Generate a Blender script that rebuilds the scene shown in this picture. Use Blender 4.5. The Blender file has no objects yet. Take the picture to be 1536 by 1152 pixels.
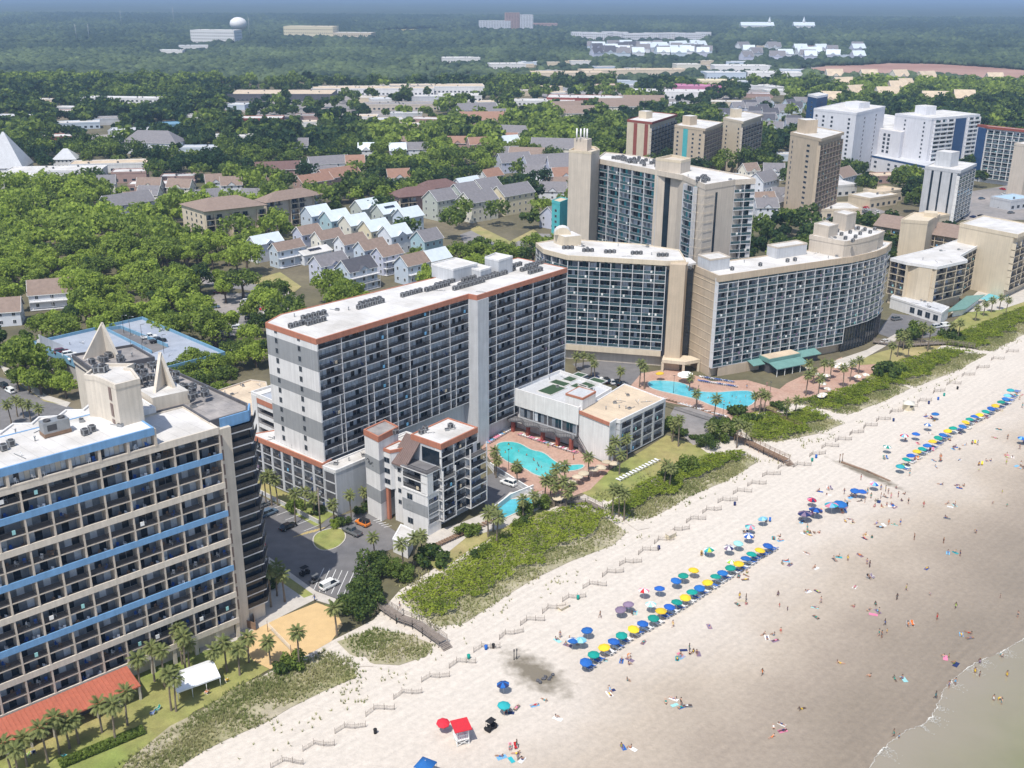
import bpy, bmesh, math, random
import numpy as np
from mathutils import Vector, Matrix
R = random.Random(11)
C = bpy.data.collections.new("place"); bpy.context.scene.collection.children.link(C)
sin, cos, pi, rad = math.sin, math.cos, math.pi, math.radians
# ------------------------------------------------------------------ camera
FPX, HCAM, ROLL = 1560.0, 120.0, 0.0053
TH = math.atan(588 / FPX)
cF = Vector((0, cos(TH), -sin(TH))); _u = Vector((0, sin(TH), cos(TH))); _r = Vector((1, 0, 0))
cR = _r * cos(ROLL) + _u * sin(ROLL); cU = -_r * sin(ROLL) + _u * cos(ROLL)
CAM = Vector((0, 0, HCAM))
def G(px, py, z=0.0):
    """Where the sight line of a photograph point meets the level plane at height z."""
    d = cF + cR * ((px - 768) / FPX) + cU * ((576 - py) / FPX)
    t = (z - HCAM) / d.z
    return (d.x * t, d.y * t)
def proj(p):
    v = Vector(p) - CAM; w = v.dot(cF)
    return (768 + FPX * v.dot(cR) / w, 576 - FPX * v.dot(cU) / w) if w > 1 else (-1e6, -1e6)
# ------------------------------------------------------------------ materials
MATS = {}
def mat(name, col, rough=0.8, var=0.12, scale=0.6, streak=0.0, bump=0.0, bscale=3.0, metal=0.0, rnd=0.0, spec=0.5, alpha=1.0, col2=None, patch=0.0, seam=0.0, trans=0.0):
    if name in MATS: return MATS[name]
    m = bpy.data.materials.new(name); MATS[name] = m; m.use_nodes = True
    nt = m.node_tree; N = nt.nodes; L = nt.links; b = N['Principled BSDF']
    b.inputs['Roughness'].default_value = rough; b.inputs['Metallic'].default_value = metal
    b.inputs['Specular IOR Level'].default_value = spec
    geo = N.new('ShaderNodeNewGeometry')
    base = N.new('ShaderNodeRGB'); base.outputs[0].default_value = (*col, 1); cur = base.outputs[0]
    def noise(sc, det=4.0, vec=None):
        n = N.new('ShaderNodeTexNoise'); n.inputs['Scale'].default_value = sc; n.inputs['Detail'].default_value = det
        L.new(vec if vec else geo.outputs['Position'], n.inputs['Vector']); return n.outputs['Fac']
    def ramp(fac, a, c):
        r = N.new('ShaderNodeMapRange'); r.inputs['From Min'].default_value = 0.3; r.inputs['From Max'].default_value = 0.7
        r.inputs['To Min'].default_value = a; r.inputs['To Max'].default_value = c; L.new(fac, r.inputs['Value']); return r.outputs[0]
    def mixc(kind, fac, a, bcol):
        x = N.new('ShaderNodeMix'); x.data_type = 'RGBA'; x.blend_type = kind
        if isinstance(fac, float): x.inputs[0].default_value = fac
        else: L.new(fac, x.inputs[0])
        L.new(a, x.inputs[6])
        if isinstance(bcol, tuple): x.inputs[7].default_value = (*bcol, 1)
        else: L.new(bcol, x.inputs[7])
        return x.outputs[2]
    def scalec(a, val):
        x = N.new('ShaderNodeVectorMath'); x.operation = 'SCALE'; L.new(a, x.inputs[0]); L.new(val, x.inputs['Scale']); return x.outputs[0]
    if col2: cur = mixc('MIX', ramp(noise(patch or 0.05, 5), 0.0, 1.0), cur, col2)
    if var: cur = scalec(cur, ramp(noise(scale), 1 - var, 1 + var)); cur = scalec(cur, ramp(noise(scale * 9, 2), 1 - var * .5, 1 + var * .5))
    if streak:
        mp = N.new('ShaderNodeMapping'); mp.inputs['Scale'].default_value = (1.7, 1.7, 0.09); L.new(geo.outputs['Position'], mp.inputs['Vector'])
        cur = scalec(cur, ramp(noise(1.0, 3, mp.outputs[0]), 1 + streak * .4, 1 - streak))
    if seam:
        dt = N.new('ShaderNodeVectorMath'); dt.operation = 'DOT_PRODUCT'; L.new(geo.outputs['Position'], dt.inputs[0]); dt.inputs[1].default_value = (.66 / seam, .75 / seam, 0)
        fr = N.new('ShaderNodeMath'); fr.operation = 'FRACT'; L.new(dt.outputs['Value'], fr.inputs[0]); lt = N.new('ShaderNodeMath'); lt.operation = 'LESS_THAN'; lt.inputs[1].default_value = .06; L.new(fr.outputs[0], lt.inputs[0])
        sm_ = N.new('ShaderNodeMapRange'); sm_.inputs['To Min'].default_value = 1; sm_.inputs['To Max'].default_value = .84; L.new(lt.outputs[0], sm_.inputs['Value']); cur = scalec(cur, sm_.outputs[0])
    if rnd:
        oi = N.new('ShaderNodeObjectInfo'); hs = N.new('ShaderNodeHueSaturation'); L.new(cur, hs.inputs['Color'])
        r1 = N.new('ShaderNodeMapRange'); r1.inputs['To Min'].default_value = 1 - rnd; r1.inputs['To Max'].default_value = 1 + rnd
        L.new(oi.outputs['Random'], r1.inputs['Value']); L.new(r1.outputs[0], hs.inputs['Value'])
        mu = N.new('ShaderNodeMath'); mu.operation = 'MULTIPLY'; mu.inputs[1].default_value = 7.31; L.new(oi.outputs['Random'], mu.inputs[0])
        fr = N.new('ShaderNodeMath'); fr.operation = 'FRACT'; L.new(mu.outputs[0], fr.inputs[0])
        r2 = N.new('ShaderNodeMapRange'); r2.inputs['To Min'].default_value = 0.5 - rnd * .07; r2.inputs['To Max'].default_value = 0.5 + rnd * .07
        L.new(fr.outputs[0], r2.inputs['Value']); L.new(r2.outputs[0], hs.inputs['Hue']); cur = hs.outputs[0]
    L.new(cur, b.inputs['Base Color'])
    if bump:
        bp = N.new('ShaderNodeBump'); bp.inputs['Strength'].default_value = bump; bp.inputs['Distance'].default_value = 0.25
        L.new(noise(bscale, 6), bp.inputs['Height']); L.new(bp.outputs[0], b.inputs['Normal'])
    if alpha < 1: b.inputs['Alpha'].default_value = alpha
    if trans:
        t = N.new('ShaderNodeBsdfTranslucent'); L.new(cur, t.inputs[0]); mx = N.new('ShaderNodeMixShader'); mx.inputs[0].default_value = trans
        L.new(b.outputs[0], mx.inputs[1]); L.new(t.outputs[0], mx.inputs[2]); L.new(mx.outputs[0], N['Material Output'].inputs[0])
    return m
M = mat
M('white_stucco', (.72, .71, .70), .85, .05, .4, .12)
M('warm_stucco', (.63, .565, .48), .85, .06, .4, .14)
M('tan_stucco', (.52, .42, .31), .85, .06, .3, .12)
M('pale_tan', (.62, .53, .40), .85, .05, .3, .10)
M('beige_wall', (.56, .49, .41), .85, .05, .3, .12)
M('grey_paint', (.30, .31, .32), .8, .05, .4, .10)
M('light_grey', (.52, .53, .55), .8, .06, .4, .12)
M('lilac_white', (.67, .67, .705), .8, .04, .3, .08)
M('dark_grey', (.09, .09, .10), .7, .2)
M('coral', (.46, .185, .115), .75, .08, .5, .12)
M('coral_roof', (.42, .125, .075), .6, .08, .5, .1)
M('sky_blue', (.16, .33, .56), .7, .06, .5, .12)
M('deck_blue', (.17, .33, .46), .75, .08, .5, .12)
M('navy', (.02, .07, .18), .5, .1)
M('teal', (.08, .42, .44), .6, .08)
M('teal_roof', (.15, .29, .265), .55, .08, .5, .1)
M('red_brick', (.27, .07, .05), .85, .1)
M('pink_paint', (.50, .20, .32), .7, .06)
M('white_roof', (.68, .665, .65), .8, .09, .25, col2=(.50, .475, .44), patch=.13, seam=2.4)
M('tan_roof', (.62, .50, .36), .9, .10, .2, col2=(.52, .42, .31), patch=.15, seam=3.1)
M('grey_roof', (.20, .19, .19), .9, .15, .3, col2=(.36, .33, .31), patch=.35, seam=2.9)
M('concrete', (.42, .41, .39), .9, .08, .4, col2=(.36, .35, .34), patch=.12)
M('deck_concrete', (.29, .325, .39), .9, .08, .4, col2=(.36, .39, .44), patch=.08)
M('path_concrete', (.50, .46, .41), .9, .1, .5)
M('asphalt', (.135, .133, .14), .9, .12, .4, col2=(.185, .175, .17), patch=.07)
M('asphalt_pale', (.34, .30, .275), .9, .15, .4, col2=(.19, .185, .185), patch=.03)
M('paver', (.40, .24, .18), .9, .14, 1.2, col2=(.46, .31, .24), patch=.2)
M('paint_white', (.78, .78, .76), .7, .1)
M('paint_yellow', (.70, .52, .15), .7, .1)
M('glass_dark', (.016, .028, .042), .06, .3, .3)
M('glass_teal', (.03, .075, .085), .08, .3, .3)
M('glass_rail', (.055, .115, .135), .08, .1, alpha=.75)
M('curtain', (.54, .58, .63), .55, .18, .7)
M('curtain_dim', (.19, .215, .25), .5, .25, .7)
M('frame_grey', (.24, .25, .27), .5, .05)
M('rail_dark', (.020, .023, .029), .5, .1)
M('rail_white', (.75, .75, .75), .5, .05)
M('slab_white', (.62, .62, .63), .8, .06)
M('balcony_floor', (.16, .155, .16), .9, .15, .5)
M('steel', (.33, .34, .35), .45, .12, .8, metal=.5)
M('steel_dark', (.06, .06, .065), .5, .15)
M('chair_white', (.80, .80, .80), .5, .03)
M('chair_blue', (.03, .12, .42), .6, .05)
M('brown_metal', (.19, .135, .12), .5, .1, .6)
M('shingle_brown', (.25, .185, .15), .9, .12, .8)
M('shingle_grey', (.20, .19, .20), .9, .12, .8)
M('shingle_dark', (.085, .085, .10), .9, .12, .8)
M('shingle_plum', (.16, .095, .085), .9, .12, .8)
M('metal_roof', (.60, .66, .70), .4, .06, .5)
M('bark', (.13, .10, .075), .95, .2, 2.0, bump=.4, bscale=9)
M('palm_bark', (.20, .16, .12), .95, .2, 2.0, bump=.5, bscale=9)
M('wood_grey', (.24, .20, .17), .9, .18, 1.5)
M('wood_brown', (.23, .15, .10), .9, .18, 1.5)
M('tyre', (.012, .012, .013), .8, .1)
M('lamp_glass', (.75, .75, .72), .15, 0)
M('lamp_red', (.35, .01, .01), .2, 0)
M('smoked', (.055, .055, .062), .2, .2, alpha=.86); M('terracotta', (.30, .17, .12), .8, .1, .6); M('pale_blue_roof', (.38, .52, .64), .6, .08, .5)
M('pool_water', (.07, .42, .43), .04, .14, .3, bump=.05, bscale=1.2, col2=(.07, .47, .48), patch=.10)
M('pool_blue', (.10, .45, .54), .04, .14, .3, bump=.05, bscale=1.2)
M('turf', (.035, .075, .035), .95, .1)
M('turf_edge', (.62, .60, .57), .9, .08)
M('canvas', (.80, .81, .83), .8, .03)
M('soil', (.22, .17, .12), .95, .2, .6)
M('lawn', (.19, .25, .055), .95, .2, .35, bump=.3, bscale=4, col2=(.33, .27, .11), patch=.055)
M('court_sand', (.60, .42, .21), .95, .07, .5, bump=.3, bscale=1.5)
for n, c in dict(blue=(.012, .11, .40), green=(.0, .26, .21), yellow=(.74, .50, .025), teal=(.02, .36, .40), red=(.55, .02, .025), white=(.75, .75, .73), purple=(.22, .16, .24), pink=(.70, .22, .32), aqua=(.30, .58, .58), navy=(.015, .03, .12), lime=(.35, .5, .06), black=(.012, .012, .014), orange=(.66, .20, .03), skyblue=(.16, .42, .66), brown=(.16, .09, .06), maroon=(.11, .012, .025), silver=(.50, .51, .52), grey=(.13, .135, .14), steelblue=(.10, .15, .21), beige=(.55, .47, .34)).items():
    M('cloth_' + n, c, .85, .06, 2, rnd=.14); M('car_' + n, c, .22, 0, spec=.6)
# ------------------------------------------------------------------ mesh building
class MB:
    """Collects shapes of several materials and links them as ONE mesh object."""
    def __init__(s): s.v = []; s.f = []; s.m = []; s.names = []; s.smooth = []
    def mi(s, m):
        if m not in s.names: s.names.append(m)
        return s.names.index(m)
    def face(s, pts, m, sm=False):
        n = len(s.v); s.v += [tuple(p) for p in pts]; s.f.append(tuple(range(n, n + len(pts)))); s.m.append(s.mi(m)); s.smooth.append(sm)
    def grid(s, verts, faces, m, sm=False):
        n = len(s.v); s.v += [tuple(p) for p in verts]; k = s.mi(m)
        for q in faces: s.f.append(tuple(i + n for i in q)); s.m.append(k); s.smooth.append(sm)
    def box(s, m, x0, x1, y0, y1, z0, z1):
        s.grid([(x0, y0, z0), (x1, y0, z0), (x1, y1, z0), (x0, y1, z0), (x0, y0, z1), (x1, y0, z1), (x1, y1, z1), (x0, y1, z1)],
               [(0, 3, 2, 1), (4, 5, 6, 7), (0, 1, 5, 4), (1, 2, 6, 5), (2, 3, 7, 6), (3, 0, 4, 7)], m)
    def prism(s, m, poly, z0, z1, top=None, bottom=False):
        n = len(poly)
        s.grid([(*p[:2], z0) for p in poly] + [(*p[:2], z1) for p in poly], [(i, (i + 1) % n, n + (i + 1) % n, n + i) for i in range(n)], m)
        s.grid([(*p[:2], z1) for p in poly], [tuple(range(n))], top or m)
        if bottom: s.grid([(*p[:2], z0) for p in poly], [tuple(range(n))[::-1]], m)
    def ring(s, m, outer, inner, z0, z1):
        n = len(outer); V = [(*p[:2], z) for p in outer for z in (z0, z1)] + [(*p[:2], z) for p in inner for z in (z0, z1)]
        F = []
        for i in range(n):
            j = (i + 1) % n; a, b, c, d = 2 * i, 2 * j, 2 * n + 2 * i, 2 * n + 2 * j
            F += [(a, b, b + 1, a + 1), (d, c, c + 1, d + 1), (a + 1, b + 1, d + 1, c + 1), (b, a, c, d)]
        s.grid(V, F, m)
    def tube(s, m, p, q, r0, r1=None, n=6, cap=True, sm=True):
        p = Vector(p); q = Vector(q); d = (q - p).normalized(); r1 = r0 if r1 is None else r1
        a = d.orthogonal().normalized(); b = d.cross(a)
        V = [p + (a * cos(2 * pi * i / n) + b * sin(2 * pi * i / n)) * r0 for i in range(n)] + [q + (a * cos(2 * pi * i / n) + b * sin(2 * pi * i / n)) * r1 for i in range(n)]
        F = [(i, (i + 1) % n, n + (i + 1) % n, n + i) for i in range(n)]
        if cap: F += [tuple(range(n))[::-1], tuple(range(n, 2 * n))]
        s.grid(V, F, m, sm)
    def path(s, m, pts, radii, n=7):
        for i in range(len(pts) - 1): s.tube(m, pts[i], pts[i + 1], radii[i], radii[i + 1], n, cap=(i == len(pts) - 2))
    def lathe(s, m, prof, n=16, c=(0, 0, 0)):
        V = [(c[0] + r * cos(2 * pi * i / n), c[1] + r * sin(2 * pi * i / n), c[2] + z) for r, z in prof for i in range(n)]
        F = [(k * n + i, k * n + (i + 1) % n, (k + 1) * n + (i + 1) % n, (k + 1) * n + i) for k in range(len(prof) - 1) for i in range(n)]
        s.grid(V, F, m, True)
    def bar(s, m, p, q, w, h=None):
        """square bar between two points"""
        p = Vector(p); q = Vector(q); d = (q - p); h = h or w
        side = Vector((-d.y, d.x, 0)); side = side.normalized() * (w / 2) if side.length > 1e-6 else Vector((w / 2, 0, 0))
        up = d.cross(side).normalized() * (h / 2)
        V = [p - side - up, p + side - up, p + side + up, p - side + up, q - side - up, q + side - up, q + side + up, q - side + up]
        s.grid(V, [(0, 1, 2, 3), (7, 6, 5, 4), (0, 4, 5, 1), (1, 5, 6, 2), (2, 6, 7, 3), (3, 7, 4, 0)], m)
    def add(s, o, mx):
        n = len(s.v); s.v += [tuple(mx @ Vector(p)) for p in o.v]; mp = [s.mi(x) for x in o.names]
        s.f += [tuple(i + n for i in q) for q in o.f]; s.m += [mp[k] for k in o.m]; s.smooth += o.smooth
    def mesh(s, name):
        me = bpy.data.meshes.new(name); me.from_pydata(s.v, [], s.f)
        for x in s.names: me.materials.append(MATS[x])
        me.polygons.foreach_set('material_index', s.m); me.polygons.foreach_set('use_smooth', s.smooth); me.update(); return me
    def build(s, name, parent=None, loc=(0, 0, 0), rz=0.0): return link(name, s.mesh(name), parent, loc, rz)
def link(name, me, parent=None, loc=(0, 0, 0), rz=0.0):
    o = bpy.data.objects.new(name, me); C.objects.link(o); o.location = loc; o.rotation_euler = (0, 0, rz)
    if parent: o.parent = parent
    return o
def tag(o, label, cat, group=None):
    o['label'] = label; o['category'] = cat
    if group: o['group'] = group
    return o
def empty(name, loc=(0, 0, 0), rz=0.0, label=None, cat=None, group=None):
    o = link(name, None, None, loc, rz)
    if label: tag(o, label, cat, group)
    return o
def struct(o, kind='structure'): o['kind'] = kind; return o
def dup(src, loc, rz=0.0, label=None, group=None, scale=None):
    """copy of a thing with copies of its parts and sub-parts"""
    r = src.copy(); C.objects.link(r); r.location = loc; r.rotation_euler = (0, 0, rz)
    if scale: r.scale = scale if isinstance(scale, tuple) else (scale,) * 3
    if label: r['label'] = label
    if group: r['group'] = group
    def kids(a, b):
        for ch in a.children:
            c = ch.copy(); C.objects.link(c); c.parent = b; kids(ch, c)
    kids(src, r); return r
def drop(o):
    for ch in list(o.children): drop(ch)
    bpy.data.objects.remove(o)
def recolor(o, old, new):
    for k, sl in enumerate(o.material_slots):
        if sl.material and sl.material.name == old: sl.link = 'OBJECT'; sl.material = MATS[new]
ORD = 'nearest second third fourth fifth sixth seventh eighth ninth tenth eleventh twelfth thirteenth fourteenth fifteenth sixteenth seventeenth eighteenth nineteenth'.split()
TENS = {20: 'twentieth', 30: 'thirtieth', 40: 'fortieth', 50: 'fiftieth', 60: 'sixtieth', 70: 'seventieth', 80: 'eightieth', 90: 'ninetieth'}
TEN = {20: 'twenty', 30: 'thirty', 40: 'forty', 50: 'fifty', 60: 'sixty', 70: 'seventy', 80: 'eighty', 90: 'ninety'}
def nth(i, first='first'):
    i += 1
    if i == 1: return first
    if i < 20: return ORD[i - 1]
    t = i // 10 * 10
    return TENS[t] if i == t else TEN[t] + '-' + ('first' if i % 10 == 1 else ORD[i % 10 - 1])
CO = Vector((.712, .702)); SE = Vector((.702, -.712))      # along the shore, and towards the sea
def along(p): return p[0] * CO.x + p[1] * CO.y
def seaw(p): return p[0] * SE.x + p[1] * SE.y
def inside(p, poly):
    x, y = p[0], p[1]; c = False; j = len(poly) - 1
    for i in range(len(poly)):
        a, b = poly[i], poly[j]
        if (a[1] > y) != (b[1] > y) and x < (b[0] - a[0]) * (y - a[1]) / (b[1] - a[1]) + a[0]: c = not c
        j = i
    return c
def offset(poly, ds):
    """move every edge of a counter-clockwise outline inwards by its own distance"""
    n = len(poly); ds = ds if isinstance(ds, (list, tuple)) else [ds] * n; out = []
    def edge(i):
        a, b = Vector(poly[i][:2]), Vector(poly[(i + 1) % n][:2]); d = (b - a).normalized(); return a + Vector((-d.y, d.x)) * ds[i], d
    for i in range(n):
        (p, d), (q, e) = edge(i - 1), edge(i); k = d.x * e.y - d.y * e.x
        if abs(k) < 1e-4: out.append(tuple(q)); continue
        t = ((q.x - p.x) * e.y - (q.y - p.y) * e.x) / k; out.append(tuple(p + d * t))
    return out
KEEP = []      # outlines where no wild tree may stand
def clear_front(pl, h):
    """keep low ground open on the camera's side of a building, as deep as a tree's cover there"""
    c = Vector((sum(p[0] for p in pl) / len(pl), sum(p[1] for p in pl) / len(pl))); d = -c.normalized(); D = max(0, 9.5 - .55 * h) * c.length / 120
    for k in range(1, int(D / 7) + 2): KEEP.append([(p[0] + d.x * min(k * 7, D), p[1] + d.y * min(k * 7, D)) for p in pl])
# ------------------------------------------------------------------ balconies, windows and whole buildings
STY = {
 'beach_front': dict(d=1.9, t=.22, fw=.30, slab='beige_wall', wall='curtain_dim', rail='bars', railm='rail_dark', cur=.26, np=3),
 'band_front':  dict(d=1.9, t=.22, fw=.30, slab='beige_wall', wall='curtain_dim', rail='none', railm='rail_dark', cur=.26, np=3),
 'pent_front':  dict(d=1.2, t=.20, fw=.45, slab='beige_wall', wall='warm_stucco', rail='none', railm='rail_dark', cur=.55, np=5),
 'orange_hotel': dict(d=1.7, t=.20, fw=.18, slab='slab_white', wall='light_grey', rail='bars', railm='rail_dark', cur=.66, np=6),
 'podium':      dict(d=2.2, t=.30, fw=.85, slab='light_grey', wall='dark_grey', rail='bars', railm='rail_dark', cur=.15, np=3),
 'small_hotel': dict(d=1.9, t=.25, fw=.26, slab='white_stucco', wall='light_grey', rail='bars', railm='rail_dark', cur=.3, np=4),
 'post_bay':    dict(d=1.9, t=.25, fw=.22, fd=.25, slab='white_stucco', wall='light_grey', rail='bars', railm='rail_dark', cur=.3, np=4),
 'teal_glass':  dict(d=1.6, t=.20, fw=.20, slab='slab_white', wall='glass_teal', rail='glass', railm='glass_rail', cur=.16, np=3),
 'teal_tower':  dict(d=1.5, t=.20, fw=.5, slab='light_grey', wall='teal', rail='glass', railm='glass_rail', cur=.3, np=5),
 'curve_glass': dict(d=1.6, t=.22, fw=.10, slab='slab_white', wall='glass_teal', rail='glass', railm='glass_rail', cur=.25, np=3),
 'dark_grid':   dict(d=1.6, t=.25, fw=.40, slab='beige_wall', wall='dark_grey', rail='bars', railm='rail_dark', cur=.3, np=2),
 'brown_grid':  dict(d=1.7, t=.28, fw=.35, slab='tan_stucco', wall='dark_grey', rail='bars', railm='brown_metal', cur=.25, np=2),
 'pale_grid':   dict(d=1.6, t=.30, fw=.40, slab='white_stucco', wall='light_grey', rail='glass', railm='glass_rail', cur=.3, np=2),
 'white_bal':   dict(d=1.5, t=.25, fw=.12, slab='lilac_white', wall='glass_teal', rail='glass', railm='rail_white', cur=.3, np=3),
 'cream_bal':   dict(d=1.7, t=.30, fw=.25, slab='pale_tan', wall='pale_tan', rail='bars', railm='rail_dark', cur=.3, np=3),
 'pool_glass':  dict(d=.35, t=.35, fw=.25, slab='light_grey', wall='dark_grey', rail='none', railm='rail_dark', cur=.1, np=4),
 'garage':      dict(d=6.0, t=1.15, fw=.02, slab='white_stucco', wall='dark_grey', rail='none', railm='rail_dark', cur=0, np=0),
}
CELLS = {}
def chair(mb, m, x, y, z, a, s=1.0):
    """a small upright chair of a balcony, modelled with seat, back and four legs"""
    k = MB()
    k.box(m, -.24, .24, -.24, .24, .38, .43); k.box(m, -.24, .24, .22, .27, .43, .92)
    for sx in (-.21, .21):
        for sy in (-.21, .21): k.box(m, sx - .025, sx + .025, sy - .025, sy + .025, 0, .38)
        k.box(m, sx - .03, sx + .03, -.22, .22, .60, .64)
    mb.add(k, Matrix.Translation((x, y, z)) @ Matrix.Rotation(a, 4, 'Z') @ Matrix.Scale(s, 4))
def cell(sty, w, h, var):
    key = (sty, round(w, 2), round(h, 2), var)
    if key in CELLS: return CELLS[key]
    q = random.Random(str(key)); S = STY[sty]; d, t, fw = S['d'], S['t'], S['fw']
    B, D, Rl, F = MB(), MB(), MB(), []
    B.box(S['slab'], 0, w, 0, d, 0, t); B.face([(.02, .03, t + .006), (w - .02, .03, t + .006), (w - .02, d, t + .006), (.02, d, t + .006)], 'balcony_floor')
    B.box(S['slab'], 0, fw, -.035, S.get('fd', d), 0, h)
    # glazed wall at the back: door leaves, curtains behind them, a lintel
    n = S['np']; x0 = fw + .12; ww = (w - x0 - .12)
    if n:
        px = ww / n; solid = q.randrange(n) if n > 2 else -1
        for i in range(n):
            a, b = x0 + i * px, x0 + (i + 1) * px
            if i == solid:
                D.box(S['wall'], a, b, d - .05, d + .02, t, h - .02); continue
            m = 'curtain' if q.random() < S['cur'] else ('curtain_dim' if q.random() < .25 else 'glass_dark')
            D.box(m, a + .04, b - .04, d - .06, d + .02, t + .08, h - .45)
            D.box('frame_grey', a, a + .04, d - .09, d + .02, t, h - .40); D.box('frame_grey', b - .04, b, d - .09, d + .02, t, h - .40)
            D.box('frame_grey', a + .04, b - .04, d - .085, d + .02, h - .45, h - .40)
    if S['rail'] == 'bars':
        m = S['railm']; Rl.box(m, fw, w, .03, .09, t + 1.0, t + 1.07); Rl.box(m, fw, w, .035, .085, t + .08, t + .13)
        k = int((w - fw) / .16)
        for i in range(k):
            x = fw + (i + .5) * (w - fw) / k; Rl.box(m, x - .026, x + .026, .045, .075, t + .13, t + 1.0)
    elif S['rail'] == 'glass':
        Rl.box(S['railm'], fw + .04, w - .04, .05, .075, t + .06, t + 1.0); Rl.box('slab_white', fw, w, .04, .09, t + 1.0, t + 1.05)
    if var % 2 == 0 and d > 1 and n:
        for k in range(q.choice((1, 2, 2, 3))):
            F.append(('patio_chair', MB())); chair(F[-1][1], q.choice(('chair_white', 'chair_white', 'curtain', 'wood_brown', 'chair_blue')), fw + .5 + q.random() * (w - fw - 1), q.uniform(.45, d - .6), t + .01, q.uniform(-2.6, 2.6), 1.05)
    if var in (3, 10) and S['rail'] != 'none':
        x = fw + .4 + q.random() * (w - fw - 1.4); F.append(('towel', MB())); F[-1][1].box('cloth_' + q.choice(['white', 'skyblue', 'navy', 'beige', 'aqua', 'purple']), x, x + q.uniform(.5, .8), -.02, .11, t + .35, t + 1.1)
    CELLS[key] = [(k, x) for k, x in [('balcony', B), ('glass_door', D), ('railing', Rl)] + F if x.f]
    return CELLS[key]
MESHES = {}
def cached(key, mb, name):
    if key not in MESHES: MESHES[key] = mb.mesh(name)
    return MESHES[key]
def window_mb(w, h, frame, pane):
    f = MB(); k = .09
    f.box(frame, -w / 2 - k, w / 2 + k, -.05, .06, -k, 0); f.box(frame, -w / 2 - k, w / 2 + k, -.05, .06, h, h + k)
    f.box(frame, -w / 2 - k, -w / 2, -.05, .06, 0, h); f.box(frame, w / 2, w / 2 + k, -.05, .06, 0, h); f.box(frame, -.03, .03, -.035, .06, 0, h)
    p = MB(); p.box(pane, -w / 2, -.03, -.015, .05, 0, h); p.box(pane, .03, w / 2, -.015, .05, 0, h)
    return f, p
def ac_mb():
    k = MB(); k.box('steel', -.55, .55, -.5, .5, .18, 1.15); k.box('steel_dark', -.57, .57, -.3, .3, .3, 1.0); k.box('steel_dark', -.35, .35, -.52, .52, .3, 1.0)
    for sx in (-.45, .45): k.box('steel_dark', sx - .05, sx + .05, -.45, .45, 0, .18)
    k.lathe('steel_dark', [(.0, 1.16), (.42, 1.16), (.44, 1.24), (.40, 1.24), (.38, 1.19), (.08, 1.19), (.07, 1.26), (0, 1.26)], 12)
    return k
def vent_mb(k):
    m = MB()
    if k == 0: m.tube('steel', (0, 0, 0), (0, 0, .8), .12, .12, 8); m.lathe('steel', [(.2, .8), (.22, .9), (0, 1.0)], 8)
    elif k == 1: m.box('steel', -.5, .5, -.4, .4, 0, .55); m.box('steel_dark', -.42, .42, -.32, .32, .55, .6); m.tube('steel', (.5, 0, .2), (2.2, 0, .2), .07, .07, 6)
    else: m.tube('rail_white', (0, 0, 0), (0, 0, .6), .08, .08, 6); m.bar('steel', (-1.6, .3, .1), (1.8, .3, .1), .1); m.tube('rail_white', (1.2, -.5, 0), (1.2, -.5, .45), .06, .06, 6)
    return m
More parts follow.
